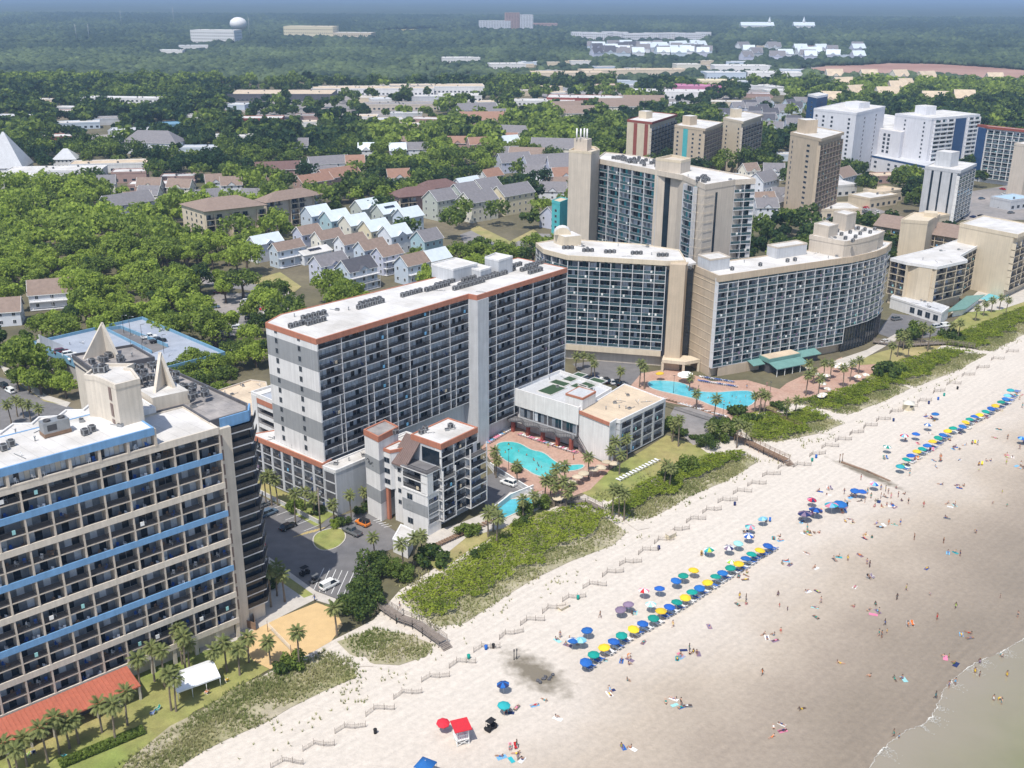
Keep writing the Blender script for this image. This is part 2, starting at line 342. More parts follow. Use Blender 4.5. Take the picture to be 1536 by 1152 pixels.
class Building:
    def __init__(s, name, label, cat, origin, group=None, detail=2):
        s.o = origin; s.e = empty(name, (origin[0], origin[1], 0), 0, label, cat, group); s.cells = []; s.wins = []; s.detail = detail; s.roof_part = None
    def L(s, p): return (p[0] - s.o[0], p[1] - s.o[1])
    def LP(s, poly): return [s.L(p) for p in poly]
    def part(s, name, mb, parent=None): return mb.build(name, parent or s.e)
    def mass(s, poly, z0, z1, wall, roof=None, inset=0, fascia=None, fh=1.0, lip=.35, name='wall', keep=True, slab=True):
        """walls drawn in behind the balcony fronts, a roof slab over the whole outline, a fascia round its edge"""
        P = s.LP(poly); m = MB(); m.prism(wall, offset(P, inset) if inset else P, z0, z1 - .32 if roof else z1); w = s.part(name, m)
        if keep:
            KEEP.append(poly)
            if roof and min(p[1] for p in poly) > 330: clear_front(poly, z1)
        if roof:
            r = MB(); r.prism(wall, offset(P, .02), z1 - .32, z1 - .02, top=roof, bottom=True); s.roof_part = s.part('roof', r); xs = [p[0] for p in P]; ys = [p[1] for p in P]; A_ = (max(xs) - min(xs)) * (max(ys) - min(ys))
            if s.detail == 2 and A_ > 120 and min(p[1] for p in poly) < 420:
                inn = offset(P, 1.2); k = 0
                for _ in range(60):
                    p = (R.uniform(min(xs), max(xs)), R.uniform(min(ys), max(ys)))
                    if k < min(9, A_ / 70) and inside(p, P) and inside(p, inn): link('roof_vent', cached(('vent', k % 3), vent_mb(k % 3), 'roof_vent'), s.roof_part, (*p, z1 - .02), R.random() * 3); k += 1
            f = MB(); f.ring(fascia or wall, offset(P, -.12), offset(P, .24), z1 - fh, z1 + lip); s.part('fascia', f)
        return w
    def front(s, A, Bq, z0, nfl, h, nb, sty, skip=None, endfin=True):
        A = Vector(A); Bq = Vector(Bq); dv = Bq - A; w = dv.length / nb; ang = math.atan2(dv.y, dv.x); dv.normalize()
        for i in range(nfl):
            for j in range(nb):
                if skip and skip(i, j): continue
                s.cells.append((sty if isinstance(sty, str) else sty(i, j), w, h, R.randrange(12), A + dv * (w * j) - Vector(s.o), z0 + i * h, ang))
        S = STY[sty if isinstance(sty, str) else sty(0, 0)]
        if endfin:
            m = MB(); m.box(S['slab'], 0, S['fw'], -.035, S.get('fd', S['d']), z0, z0 + nfl * h)
            o = s.part('end_fin', m); o.location = (*(Bq - dv * .01 - Vector(s.o)), 0); o.rotation_euler[2] = ang
    def windows(s, A, Bq, fr, zs, w, h, frame='frame_grey', pane='glass_dark'):
        A = Vector(A); Bq = Vector(Bq); dv = Bq - A; ang = math.atan2(dv.y, dv.x)
        for f in fr:
            for z in zs: s.wins.append((w, h, frame, pane, A + dv * f - Vector(s.o), z, ang))
    def units(s, pts, z, ang=.85):
        for x, y in pts:
            o = link('air_conditioner', cached('ac', ac_mb(), 'air_conditioner'), s.roof_part or s.e, (*s.L((x, y)), z), ang)
    def flush(s):
        o = Vector(s.o)
        dist = lambda p, z: (Vector((*(p + o), z)) - CAM).length
        s.cells.sort(key=lambda c: dist(c[4], c[5])); rest = MB()
        for k, (sty, w, h, var, p, z, a) in enumerate(s.cells):
            parts = cell(sty, w, h, var); mx = Matrix.Translation((*p, z)) @ Matrix.Rotation(a, 4, 'Z')
            if k < 100 and s.detail == 2:
                par = None
                for ix, (nm, mb) in enumerate(parts):
                    ob = link(nm, cached((sty, round(w, 2), round(h, 2), var, ix), mb, nm), par or s.e)
                    if not par: par = ob; ob.location = (*p, z); ob.rotation_euler = (0, 0, a)
            elif k < 100:
                key = (sty, round(w, 2), round(h, 2), var, 'all')
                if key not in MESHES:
                    al = MB()
                    for nm, mb in parts: al.add(mb, Matrix())
                    MESHES[key] = al.mesh('balcony')
                link('balcony', MESHES[key], s.e, (*p, z), a)
            else:
                for nm, mb in parts: rest.add(mb, mx)
        if rest.f: s.part('balcony', rest)['kind'] = 'stuff'
        s.wins.sort(key=lambda c: dist(c[4], c[5])); rest = MB()
        for k, (w, h, fm, pm, p, z, a) in enumerate(s.wins):
            key = ('win', w, h, fm, pm)
            if key not in MESHES: a_, b_ = window_mb(w, h, fm, pm); MESHES[key] = (a_.mesh('window'), b_.mesh('pane'), a_, b_)
            if k < 100:
                q = link('window', MESHES[key][0], s.e, (*p, z), a); link('pane', MESHES[key][1], q)
            else:
                mx = Matrix.Translation((*p, z)) @ Matrix.Rotation(a, 4, 'Z'); rest.add(MESHES[key][2], mx); rest.add(MESHES[key][3], mx)
        if rest.f: s.part('window', rest)['kind'] = 'stuff'
        return s
def lerp(a, b, t): return (a[0] + (b[0] - a[0]) * t, a[1] + (b[1] - a[1]) * t)

# ---- the striped beach hotel in the lower left
uL, vL = Vector((.74, .673)), Vector((.673, -.74)); oL = Vector((-54.2, 173.3))
def Q(u, v): p = oL + uL * u + vL * v; return (p.x, p.y)
b = Building('striped_hotel', 'big beach hotel with blue and beige bands, dark balconies and triangular roof fins', 'hotel', Q(1.5, -1))
FB = -1.0; ZR = 45.0; hL = 2.95
main = [Q(-64, FB), Q(1.5, FB), Q(1.5, -15), Q(-64, -15)]
b.mass(main, 0, ZR, 'warm_stucco', 'white_roof', [1.9, 0, 0, 0], 'warm_stucco', 1.1, .25)
back = [Q(-64, -15.02), Q(-4, -15.02), Q(-4, -23), Q(-10.8, -22.9), Q(-12.5, -24.8), Q(-14.5, -22.8), Q(-17, -24.8), Q(-19.1, -22.8), Q(-21.9, -24.6), Q(-24, -22.4), Q(-26.6, -24.5), Q(-29.8, -21.5), Q(-32, -24), Q(-64, -23)]
b.mass(back, 0, 46.2, 'warm_stucco', 'white_roof', 0, 'white_stucco', .8, .3)
pent = [Q(-64, FB + .15), Q(-10.5, FB + .15), Q(-10.5, -14.2), Q(-64, -14.2)]
b.mass(pent, ZR, 48.6, 'warm_stucco', 'white_roof', [1.2, 0, 0, 0], 'sky_blue', 1.35, .05)
b.units([Q(-33, -8), Q(-31.5, -9), Q(-20.5, -5.5), Q(-19, -6.2)], 48.6)
k = MB(); k.box('steel', -2.2, 2.2, -1.1, 1.1, .7, 2.6); k.box('steel_dark', -1.6, 0, -1.13, 1.13, 1.1, 2.2); k.box('wood_brown', -2.3, 2.3, -1.2, 1.2, .1, .7)
for sx in (-1.2, 1.2): k.lathe('steel_dark', [(0, 2.62), (.6, 2.62), (.62, 2.9), (.5, 2.9), (.4, 2.7), (0, 2.7)], 12, (sx, 0, 0))
k.build('rooftop_chiller', b.roof_part, (*b.L(Q(-24, -9.5)), 48.6), .74)
b.front(Q(-60.1, FB), Q(1.5, FB), 3.6, 14, hL, 14, lambda i, j: 'band_front' if i % 2 == 0 else 'beach_front')
b.front(Q(-60.1, FB + .15), Q(-10.5, FB + .15), ZR - .05, 1, 3.4, 10, 'pent_front')
aL = math.atan2(uL.y, uL.x)
for i in range(0, 15, 2):
    z = 3.6 + i * hL; col = 'sky_blue' if i in (4, 8, 12) else 'warm_stucco'
    m = MB(); m.box(col, -62, .32, -.09, .16, z - .22, z + .98 if i < 14 else z + .3); o = b.part('band', m)
    o.location = (*b.L(Q(1.5, FB)), 0); o.rotation_euler[2] = aL
# the ground storey: piers with shade between
for j in range(15):
    m = MB(); m.box('warm_stucco', -.35, .35, 0, .5, 0, 3.4); o = b.part('pier', m); o.location = (*b.L(Q(-60.1 + j * 4.4, FB - .1)), 0); o.rotation_euler[2] = aL
# lift tower
tw = [Q(-14.5, -4.9), Q(-10.1, -5.1), Q(-8.9, -11.2), Q(-9.6, -12.2), Q(-7.6, -13.4), Q(-12.3, -17.5), Q(-16.6, -13.4), Q(-15.4, -11.6), Q(-14.9, -8.6)]
m = MB(); m.prism('warm_stucco', b.LP(tw), 44.5, 56, top='white_roof'); t_ = b.part('lift_tower', m)
m = MB(); m.ring('warm_stucco', offset(b.LP(tw), -.08), offset(b.LP(tw), .3), 55.6, 56.5); m.build('parapet', t_)
for i in range(7): o = link('air_conditioner', cached('ac', ac_mb(), 'air_conditioner'), t_, (*b.L(Q(-13.5 + R.uniform(-1, 1), -14.3 + R.uniform(-1, 1))), 56), R.random())
for i in range(3): m = MB(); m.box('brown_metal', -.5, .5, -.05, .05, 47 + i * 3, 49.4 + i * 3); o = m.build('stain_grille', t_, (*b.L(Q(-14.78, -7.2)), 0)); o.rotation_euler[2] = aL + pi / 2
# inland wing under the grey roof with three triangular fins
wing = [Q(1.52, -4.2), Q(9.3, -4.4), Q(11, -7.5), Q(8.4, -40), Q(8.4, -54), Q(-4, -55.5), Q(-4, -15.1), Q(1.52, -15.05)]
b.mass(wing, 0, ZR, 'warm_stucco', 'grey_roof', [0, 0, 0, 0, 0, 0, 0, 0], 'dark_grey', .9, .55)
m = MB(); A_, B_ = Q(3.4, -4.0), Q(9.4, -4.15); C_ = Q(11.4, -7.3)
m.bar('sky_blue', (*b.L(A_), ZR - .55), (*b.L(B_), ZR - .55), .35, 2.1); m.bar('sky_blue', (*b.L(B_), ZR - .55), (*b.L(C_), ZR - .55), .35, 2.1); b.part('fascia', m)
hi = [Q(-4.6, -44), Q(8.2, -42.4), Q(8.3, -53.5), Q(-4.2, -55.6)]
b.mass(hi, ZR - .2, 46.1, 'warm_stucco', 'grey_roof', 0, 'dark_grey', .6, .5, keep=False)
for base, z0, apex in (([(-3.2, -18.2), (1.9, -22.8), (2.4, -18.2)], 45.3, (1.2, -22.2, 54.4)), ([(-3.2, -52.4), (2.0, -52.0), (2.7, -47.4)], 46, (1.4, -51.2, 53.6))):
    m = MB(); A0, A1, A2 = [Vector((*b.L(Q(*p)), z0)) for p in base]; ap = Vector((*b.L(Q(*apex[:2])), apex[2]))
    for p, q in ((A0, A1), (A1, A2)):
        nn = (q - p).cross(ap - p).normalized() * .28
        m.grid([p - nn, q - nn, ap - nn, p + nn, q + nn, ap + nn], [(0, 2, 1), (3, 4, 5), (0, 1, 4, 3), (1, 2, 5, 4), (2, 0, 3, 5)], 'warm_stucco')
    b.part('roof_fin', m)
b2 = [Q(-3.5, -17), Q(3.5, -16.2), Q(3.5, -23), Q(-3.5, -23)]
m = MB(); m.prism('warm_stucco', b.LP(b2), 45, 47.6, top='white_roof'); b.part('plant_room', m)
m = MB()
for i in range(8): a_, c_ = Q(-2 + i * 1.2, -24 - i), Q(-1 + i * 1.2, -38 + i * .6); m.bar('steel', (*b.L(a_), 45.35), (*b.L(c_), 45.35), .14); m.tube('rail_white', (*b.L(c_), 45), (*b.L(c_), 46.6), .08, .08, 6)
m.build('pipe_run', b.roof_part)
b.units([Q(-2 + R.random() * 9, -25 - R.random() * 15) for _ in range(40)] + [Q(3 + R.random() * 5, -14 - R.random() * 8) for _ in range(14)] + [Q(R.uniform(-3, 4), R.uniform(-50, -45)) for _ in range(10)], 46.1)
# stair strip between front and wing, then a column of angled balconies
m = MB(); m.box('warm_stucco', 1.9, 5.0, -.5, .4, 0, ZR - 1.2); o = b.part('stair_wall', m); o.location = (*b.L(Q(0, -3.5)), 0); o.rotation_euler[2] = aL
for i in range(13):
    g = MB(); g.box('brown_metal', 2.2, 3.1, -.56, -.5, 5 + i * hL, 7.2 + i * hL); o = b.part('stair_window', g); o.location = (*b.L(Q(0, -3.5)), 0); o.rotation_euler[2] = aL
for i in range(14):
    z = 3.6 + i * hL; pts = [Q(5.1, -3.4), Q(9.6, -3.5), Q(13.2, -8.6), Q(10.3, -9.2), Q(8.8, -4.9)]; pl = b.LP(pts)
    m = MB(); m.prism('slab_white', pl, z, z + .24, bottom=True); m.prism('dark_grey', offset(pl, .1), z + .24, z + .25); q = b.part('balcony', m)
    r = MB()
    for p0, p1 in ((pl[0], pl[1]), (pl[1], pl[2])):
        r.bar('rail_dark', (*p0, z + 1.27), (*p1, z + 1.27), .07, .07); r.bar('smoked', (*p0, z + .74), (*p1, z + .74), .03, .92)
        ln = (Vector(p1) - Vector(p0)).length; n = int(ln / .14)
        for e in range(n + 1): p = lerp(p0, p1, e / n); r.box('rail_dark', p[0] - .03, p[0] + .03, p[1] - .03, p[1] + .03, z + .25, z + 1.24)
    r.build('railing', q)
    g = MB(); g.bar('glass_dark', (*b.L(Q(5.2, -4.18)), z + 1.45), (*b.L(Q(9.2, -4.28)), z + 1.45), .1, 2.4); g.bar('glass_dark', (*b.L(Q(9.45, -4.35)), z + 1.45), (*b.L(Q(11.1, -7.3)), z + 1.45), .1, 2.4); g.build('glass_door', q)
b.flush()
# red-tiled arcade roof in front of the hotel
b = Building('arcade', 'long low arcade with a red metal roof along the foot of the striped hotel', 'arcade', Q(-40, 2.5))
m = MB(); L = b.L
def slope(mb, mt, A, Bq, Cq, D, z0, z1, th=.25):
    V = [(*L(A), z0), (*L(Bq), z0), (*L(Cq), z1), (*L(D), z1)]; V += [(x, y, z - th) for x, y, z in V]
    mb.grid(V, [(0, 1, 2, 3), (7, 6, 5, 4), (0, 4, 5, 1), (1, 5, 6, 2), (2, 6, 7, 3), (3, 7, 4, 0)], mt)
slope(m, 'coral_roof', Q(-64, 5.0), Q(-21, 5.0), Q(-21, -.6), Q(-64, -.6), 3.2, 4.4)
for i in range(58):
    u = -63.7 + i * .74; m.bar('coral_roof', (*L(Q(u, 5.0)), 3.25), (*L(Q(u, -.6)), 4.45), .07, .09)
b.part('roof', m)
for i in range(12):
    m = MB(); m.box('warm_stucco', -.18, .18, -.18, .18, 0, 2.9); o = b.part('post', m); o.location = (*L(Q(-63 + i * 3.8, 4.6)), 0); o.rotation_euler[2] = aL
m = MB(); m.prism('dark_grey', b.LP([Q(-64, 2.0), Q(-21, 2.0), Q(-21, -.8), Q(-64, -.8)]), 0, 2.9); b.part('wall', m)
# ---- blue-edged parking deck behind it
dk = [G(49.5, 515.5, 7), G(232, 545, 7), G(331, 522, 7), G(213.5, 478, 7)]
dk = [dk[0], (dk[0][0] + 42, dk[0][1] - 36), (dk[2][0] + 3, dk[2][1] - 6), dk[3]]
b = Building('parking_deck', 'rooftop parking deck edged with a pale blue wall behind the striped hotel', 'parking deck', dk[0])
b.mass(dk, 0, 6.8, 'concrete', 'deck_concrete', .4, 'deck_blue', 1.6, 1.0); clear_front([dk[1], dk[2], dk[3]], 6)
p_, q_ = Vector((*b.L(G(62, 527, 6.8)), 6.8)), Vector((*b.L(G(97, 519, 6.8)), 6.8)); a_ = p_ + Vector((0, 0, 6)); n_ = (q_ - p_).cross(a_ - p_).normalized() * .25; m = MB()
m.grid([p_ - n_, q_ - n_, a_ - n_, p_ + n_, q_ + n_, a_ + n_], [(0, 2, 1), (3, 4, 5), (0, 1, 4, 3), (1, 2, 5, 4), (2, 0, 3, 5)], 'white_stucco'); p2 = p_ + n_.normalized() * -5; m.grid([p_, p2, a_, p_ + Vector((.3, .1, 0)), p2 + Vector((.3, .1, 0)), a_ + Vector((.3, .1, 0))], [(0, 1, 2), (3, 5, 4), (0, 3, 4, 1), (1, 4, 5, 2)], 'white_stucco'); b.part('stair_fin', m)
m = MB(); r0, r1, r2, r3 = G(160, 496, 6.8), G(182, 493, 6.8), G(252, 521, 6.8), G(228, 530, 6.8)
m.bar('deck_blue', (*b.L(r0), 7.4), (*b.L(r1), 7.4), .3, 1.3); m.bar('deck_blue', (*b.L(r1), 7.35), (*b.L(r2), 7.35), .3, 1.3); m.bar('deck_blue', (*b.L(r0), 7.3), (*b.L(r3), 7.3), .3, 1.0)
b.part('ramp_wall', m)
m = MB(); m.prism('asphalt', b.LP([r0, r3, r2, r1]), 6.79, 6.82); b.part('ramp', m)
for px, py in ((214, 492), (196, 480), (186, 478), (198, 509), (215, 513), (246, 508)):
    x, y = G(px, py + 22, 6.8); m = MB(); m.tube('steel_dark', (0, 0, 0), (0, 0, 6.5), .09, .06, 6); m.bar('steel_dark', (0, 0, 6.5), (1.3, .4, 6.6), .12, .1); m.box('lamp_glass', 1.0, 1.6, .2, .55, 6.5, 6.54)
    o = m.build('lamp_post', b.e, (*b.L((x, y)), 6.8))
# ---- the long hotel with the orange fascia
S1, T1, T2, E1, N2, N1, W1 = (-45.7, 230.2), (-11.8, 269.8), (-9.5, 268.3), (16, 298.5), (1.6, 310.8), (-58.1, 250.1), (-60.3, 243.1)
b = Building('balcony_hotel', 'long white and grey hotel slab with a coral roof edge and dark balconies', 'hotel', S1)
H1 = [S1, T1, T2, E1, N2, N1, W1]
b.mass(H1, 0, 44, 'light_grey', 'white_roof', [1.7, 0, 1.7, 0, 0, 0, 0], 'coral', 1.25, .12)
b.roof1 = b.roof_part
b.front(S1, T1, 12.8, 12, 2.58, 7, 'orange_hotel'); b.front(T2, E1, 4.9, 15, 2.575, 5, 'orange_hotel')
for f in (.12, .33, .48, .62, .77, .9):                      # extra dividing fins low on the first wing
    p = lerp(S1, T1, f); m = MB(); m.box('slab_white', -.09, .09, -.03, 1.6, 12.8, 12.8 + 2.58 * 6); o = b.part('divider_fin', m); o.location = (*b.L(p), 0); o.rotation_euler[2] = math.atan2(T1[1] - S1[1], T1[0] - S1[0])
m = MB(); m.prism('light_grey', b.LP([(-11.9, 269.7), (-9.3, 268.0), (-6.4, 271.5), (-9, 273)]), 0, 42.7); b.part('pier', m)
g = Vector(S1) - Vector(W1); gl = g.length; ga = math.atan2(g.y, g.x)
for z0, n, c in ((12.7, 2, 'white_stucco'), (17.86, 2, 'grey_paint'), (23.0, 2, 'white_stucco'), (28.2, 1, 'grey_paint'), (30.8, 2, 'white_stucco'), (35.95, 2, 'grey_paint'), (41.1, .65, 'white_stucco')):
    m = MB(); m.box(c, 0, gl + .25, -.06, .3, z0, z0 + n * 2.58); o = b.part('cladding', m); o.location = (*b.L(W1), 0); o.rotation_euler[2] = ga
b.windows(lerp(W1, S1, 0), S1, (.2, .66), [13.9 + i * 2.58 for i in range(12)], .95, 1.25)
for q in b.wins: q[4][0] += sin(ga) * .07; q[4][1] -= cos(ga) * .07
for pl, z in (([(-23, 288), (-16.5, 281.5), (-10, 288.5), (-16.5, 295)], 47.6), ([(-8, 292.5), (-4, 289), (0, 294), (-5, 298)], 48.4), ([(-15, 290), (-9, 284.5), (-6, 288), (-12, 294)], 46.6)):
    m = MB(); m.prism('light_grey', b.LP(pl), 44, z, top='white_roof'); q = b.part('plant_room', m)
    m = MB(); m.ring('white_stucco', offset(b.LP(pl), -.06), offset(b.LP(pl), .2), z - .2, z + .35); m.build('parapet', q)
rows = [(436, 486, 6), (455, 474, 5), (462, 482, 4), (538, 458, 6), (541, 453, 5), (604, 440, 5), (690, 425, 9), (682, 430, 8), (695, 418, 7), (737, 410, 7), (742, 404, 8), (730, 414, 6), (783, 402, 5), (790, 397, 6), (795, 406, 4), (640, 432, 6), (655, 425, 5)]
U = []
for px, py, n in rows:
    p = G(px, py, 45)
    for i in range(n): U.append((p[0] + i * 1.05, p[1] + i * 1.2))
b.units(U, 44.0, .86)
# podium: open front continuing the gable line, grey block before the slab
cD = Vector((.65, .76))
pf0, pf1, pf2 = (-67.6, 246.9), (-45.9, 229.2), (-42.3, 226.4)
pod = [pf1, pf2, (-24, 247.6), (-27.6, 250.3)]
pod1 = [pf0, pf1, (-45.9 + 20 * .65, 229.2 + 20 * .76), (-67.6 + 8, 246.9 + 9.5)]
b.mass([pf0, pf1, (-44.2, 231.9), (-60.5, 246.2), (-61, 250)], 0, 12.6, 'light_grey', 'white_roof', [2.2, 0, 0, 0, 0], 'coral', 1.2, .15)
b.mass(pod, 0, 12.0, 'light_grey', 'white_roof', 0, 'white_stucco', .5, .3)
b.front(pf0, pf1, .3, 4, 2.8, 7, 'podium')
m = MB(); m.box('dark_grey', .5, 4.1, -.05, .2, .6, 11.2); o = b.part('screen_wall', m); o.location = (*b.L(pf1), 0); o.rotation_euler[2] = math.atan2(pf2[1] - pf1[1], pf2[0] - pf1[0])
for i in range(4):
    m = MB(); m.box('light_grey', .4, 4.2, -.16, .1, 3 + i * 2.7, 3.3 + i * 2.7); o = b.part('slab_edge', m); o.location = (*b.L(pf1), 0); o.rotation_euler[2] = math.atan2(pf2[1] - pf1[1], pf2[0] - pf1[0])
b.flush()
# ---- parking garage at its landward end
ga0, ga1 = (-70.5, 262.5), (-59.5, 252.5)
b = Building('parking_garage', 'white open parking garage with coral trim beside the grey and white gable', 'garage', ga0)
gp = [ga0, ga1, (-51, 262), (-62, 272)]
b.mass(gp, 0, 17.6, 'white_stucco', 'deck_concrete', [5.9, .3, .3, .3], 'white_stucco', .5, 1.0)
b.front(ga0, ga1, .2, 6, 2.9, 1, 'garage', endfin=False)
m = MB(); m.box('coral', 2.4, 14.6, -.16, 0, 15.9, 17.4); o = b.part('trim_band', m); o.location = (*b.L(ga0), 0); o.rotation_euler[2] = math.atan2(ga1[1] - ga0[1], ga1[0] - ga0[0])
m = MB(); m.box('white_stucco', 0, 2.4, -.2, 6, 0, 17.9); o = b.part('pier', m); o.location = (*b.L(ga0), 0); o.rotation_euler[2] = math.atan2(ga1[1] - ga0[1], ga1[0] - ga0[0])
b.flush()
# ---- low tan-roofed building between them
lw = [G(317, 590, 6.5), G(372, 633, 6.5), G(408, 612, 6.5), G(399, 574, 6.5), G(376, 571, 6.5)]
b = Building('low_annex', 'low building with a flat tan roof between the striped hotel and the white garage', 'building', lw[0])
b.mass(lw, 0, 6.5, 'beige_wall', 'tan_roof', 0, 'beige_wall', .6, .4)
b.windows(lw[1], lw[2], (.3, .6, .85), (1.2, 4.0), 1.6, 1.3)
b.units([lerp(lw[2], lw[4], t) for t in (.3, .5)], 6.5); b.flush()
# ---- small stepped hotel by the pool
ft = Vector((.62, .785)); fn = Vector((.785, -.62)); oF = Vector((-17.6, 218.2))
def Fq(u, v): p = oF + ft * u + fn * v; return (p.x, p.y)
b = Building('pool_hotel', 'small stepped white hotel with a coral roof edge and brown sloped roof by the pools', 'hotel', Fq(2, 0)); L = b.L; aF = math.atan2(ft.y, ft.x)
el = [Fq(-4.3, -14), Fq(3.0, -14.7), Fq(3.9, -20), Fq(-3.4, -19.7)]
el = [el[0], el[1], el[2], el[3]]
if sum(el[i - 1][0] * el[i][1] - el[i][0] * el[i - 1][1] for i in range(4)) < 0: el = el[::-1]
b.mass(el, 0, 22.2, 'white_stucco', 'grey_roof', 0, 'coral', 1.2, .25)
for z0, z1 in ((4.8, 8.2), (12.6, 16.2)): m = MB(); m.ring('grey_paint', offset(b.LP(el), -.05), offset(b.LP(el), .1), z0, z1); b.part('cladding', m)
q = MB()      # the dark flourish of lettering on the shaft, too small to read
for k, (x, z) in enumerate([(-1.6, .5), (-1.2, 1.0), (-.8, .5), (-1.1, 0), (-.3, -.1), (.1, .3), (.5, -.3), (.2, -.8), (.8, -.6), (1.3, -.2), (1.7, -.5)]):
    if k: q.bar('steel_dark', (px_, -.1, pz_), (x, -.1, z), .16, .12)
    px_, pz_ = x, z
o = b.part('sign', q); o.location = (*L(lerp(Fq(-4.3, -14), Fq(-3.4, -19.7), .52)), 14.6); o.rotation_euler[2] = math.atan2(fn.y, fn.x) + .15
core = [Fq(2, 0), Fq(15, 0), Fq(15, -9.4), Fq(2, -9.4)]
b.mass(core, 0, 22, 'light_grey', 'white_roof', [1.9, 0, 0, 0], 'coral', 1.2, .2)
b.front(Fq(2, 0), Fq(15, 0), 2.7, 7, 2.62, 3, 'small_hotel'); b.front(Fq(10.2, 1.9), Fq(16.2, 1.9), 2.7, 6, 2.62, 1, 'post_bay'); b.front(Fq(1.2, 1.2), Fq(5.6, 1.2), 2.7, 5, 2.62, 1, 'post_bay')
lb_ = [Fq(-2.6, -8.4), Fq(-2.6, -.4), Fq(1.98, -.4), Fq(1.98, -8.4)]
b.mass(lb_, 0, 10.6, 'white_stucco', 'balcony_floor', 0, 'white_stucco', .3, .1)
m = MB(); m.ring('grey_paint', offset(b.LP(lb_), -.05), offset(b.LP(lb_), .1), 4.8, 7.8); b.part('cladding', m)
b.windows(lb_[0], lb_[1], (.3,), (1.6, 5.0, 8.0), 1.6, 1.4); b.front(Fq(-2.5, -.3), Fq(1.2, -.3), 2.7, 3, 2.62, 1, 'small_hotel')
m = MB(); m.prism('light_grey', b.LP([Fq(-.6, -8.4), Fq(-.6, -2.2), Fq(1.98, -2.2), Fq(1.98, -8.4)]), 10.6, 15.9, top='balcony_floor'); b.part('wall', m)
b.front(Fq(-2.6, -8.3), Fq(-2.6, -.4), 10.65, 2, 2.62, 1, 'small_hotel'); b.front(Fq(-2.6, -.4), Fq(1.9, -.4), 10.65, 2, 2.62, 1, 'small_hotel')
m = MB(); m.prism('white_stucco', b.LP([Fq(-2.9, -8.5), Fq(-2.9, -.1), Fq(1.9, -.1), Fq(1.9, -8.5)]), 15.9, 16.15, top='balcony_floor', bottom=True); q = b.part('terrace', m)
m = MB()
for p0, p1 in ((Fq(-2.8, -6.5), Fq(-2.8, -.2)), (Fq(-2.8, -.2), Fq(1.8, -.2))):
    m.bar('rail_dark', (*L(p0), 17.15), (*L(p1), 17.15), .07); n = 26
    for i in range(n + 1): p = L(lerp(p0, p1, i / n)); m.box('rail_dark', p[0] - .025, p[0] + .025, p[1] - .025, p[1] + .025, 16.15, 17.15)
m.build('railing', q)
m = MB(); m.bar('glass_dark', (*L(Fq(1.95, -6)), 18.3), (*L(Fq(1.95, -.5)), 18.3), .08, 3.6); b.part('window', m)
m = MB(); P = [(Fq(-2.4, -12.6), 15.7), (Fq(-2.4, -7.2), 15.7), (Fq(2.6, -6.4), 21.7), (Fq(2.6, -11.6), 21.7)]; V = [(*L(p), z) for p, z in P] + [(*L(p), z - .35) for p, z in P]
m.grid(V, [(0, 1, 2, 3), (7, 6, 5, 4), (0, 4, 5, 1), (1, 5, 6, 2), (2, 6, 7, 3), (3, 7, 4, 0)], 'brown_metal')
for i in range(11): t = i / 10; a, c = Vector(V[0]).lerp(Vector(V[1]), t), Vector(V[3]).lerp(Vector(V[2]), t); m.bar('brown_metal', a + Vector((0, 0, .05)), c + Vector((0, 0, .05)), .05, .1)
b.part('sloped_roof', m)
m = MB(); m.prism('white_stucco', b.LP([Fq(-1.6, -12), Fq(-1.6, -8.45), Fq(1.98, -8.45), Fq(1.98, -12)]), 0, 15.4); b.part('wall', m); b.windows(Fq(-1.6, -12), Fq(-1.6, -8.45), (.5,), (5, 8, 11, 13.4), .9, 1.0)
cn = [Fq(-2.6, -14.4), Fq(-2.6, -12.02), Fq(3, -9.42), Fq(3, -14.4)]
b.mass(cn, 8.6, 18.6, 'white_stucco', 'white_roof', 0, 'coral', .5, .25); b.windows(cn[0], cn[1], (.5,), (9.8, 12.6, 15.4), 1.7, 1.2)
m = MB(); m.prism('light_grey', b.LP([Fq(1, -14.3), Fq(1, -9.5), Fq(3, -9.5), Fq(3, -14.3)]), 0, 8.6); b.part('wall', m)
m = MB(); m.box('coral', -.4, .4, -.4, .4, 0, 8.6); o = b.part('column', m); o.location = (*L(Fq(-2.0, -13.7)), 0); o.rotation_euler[2] = aF
b.units([Fq(4, -8), Fq(6, -8.6), Fq(11, -5), Fq(0, -12.5)], 22); b.flush()
# ---- pool-side restaurant with the miniature-golf roof, and its tan-roofed wing
R0, R1, R2, R3 = (0.4, 281.2), (18.4, 266.2), (28.8, 281.5), (14.5, 296.5)
b = Building('pool_restaurant', 'white two-storey pool restaurant with miniature golf on its roof terrace', 'restaurant', R0)
b.mass([R0, R1, R2, R3], 0, 12, 'white_stucco', 'light_grey', [1.5, 0, 0, 0], 'white_stucco', 4.4, .9)
b.front(lerp(R0, R1, .1), lerp(R0, R1, .97), 4.2, 1, 3.5, 4, 'pool_glass')
q = b.roof_part
for cx, cy, w, d in ((828, 585, 5.5, 3.6), (862, 566, 6, 2.4), (884, 577, 4, 3), (840, 575, 2.4, 4), (868, 580, 2.4, 3), (895, 572, 3, 3.4)):
    w, d = w * 1.35, d * 1.35; m = MB(); m.box('turf', -w / 2, w / 2, -d / 2, d / 2, 0, .05); m.ring('turf_edge', [(-w / 2 - .2, -d / 2 - .2), (w / 2 + .2, -d / 2 - .2), (w / 2 + .2, d / 2 + .2), (-w / 2 - .2, d / 2 + .2)], [(-w / 2, -d / 2), (w / 2, -d / 2), (w / 2, d / 2), (-w / 2, d / 2)], 0, .22)
    m.build('golf_green', q, (*b.L(G(cx, cy, 12)), 12.0), .87)
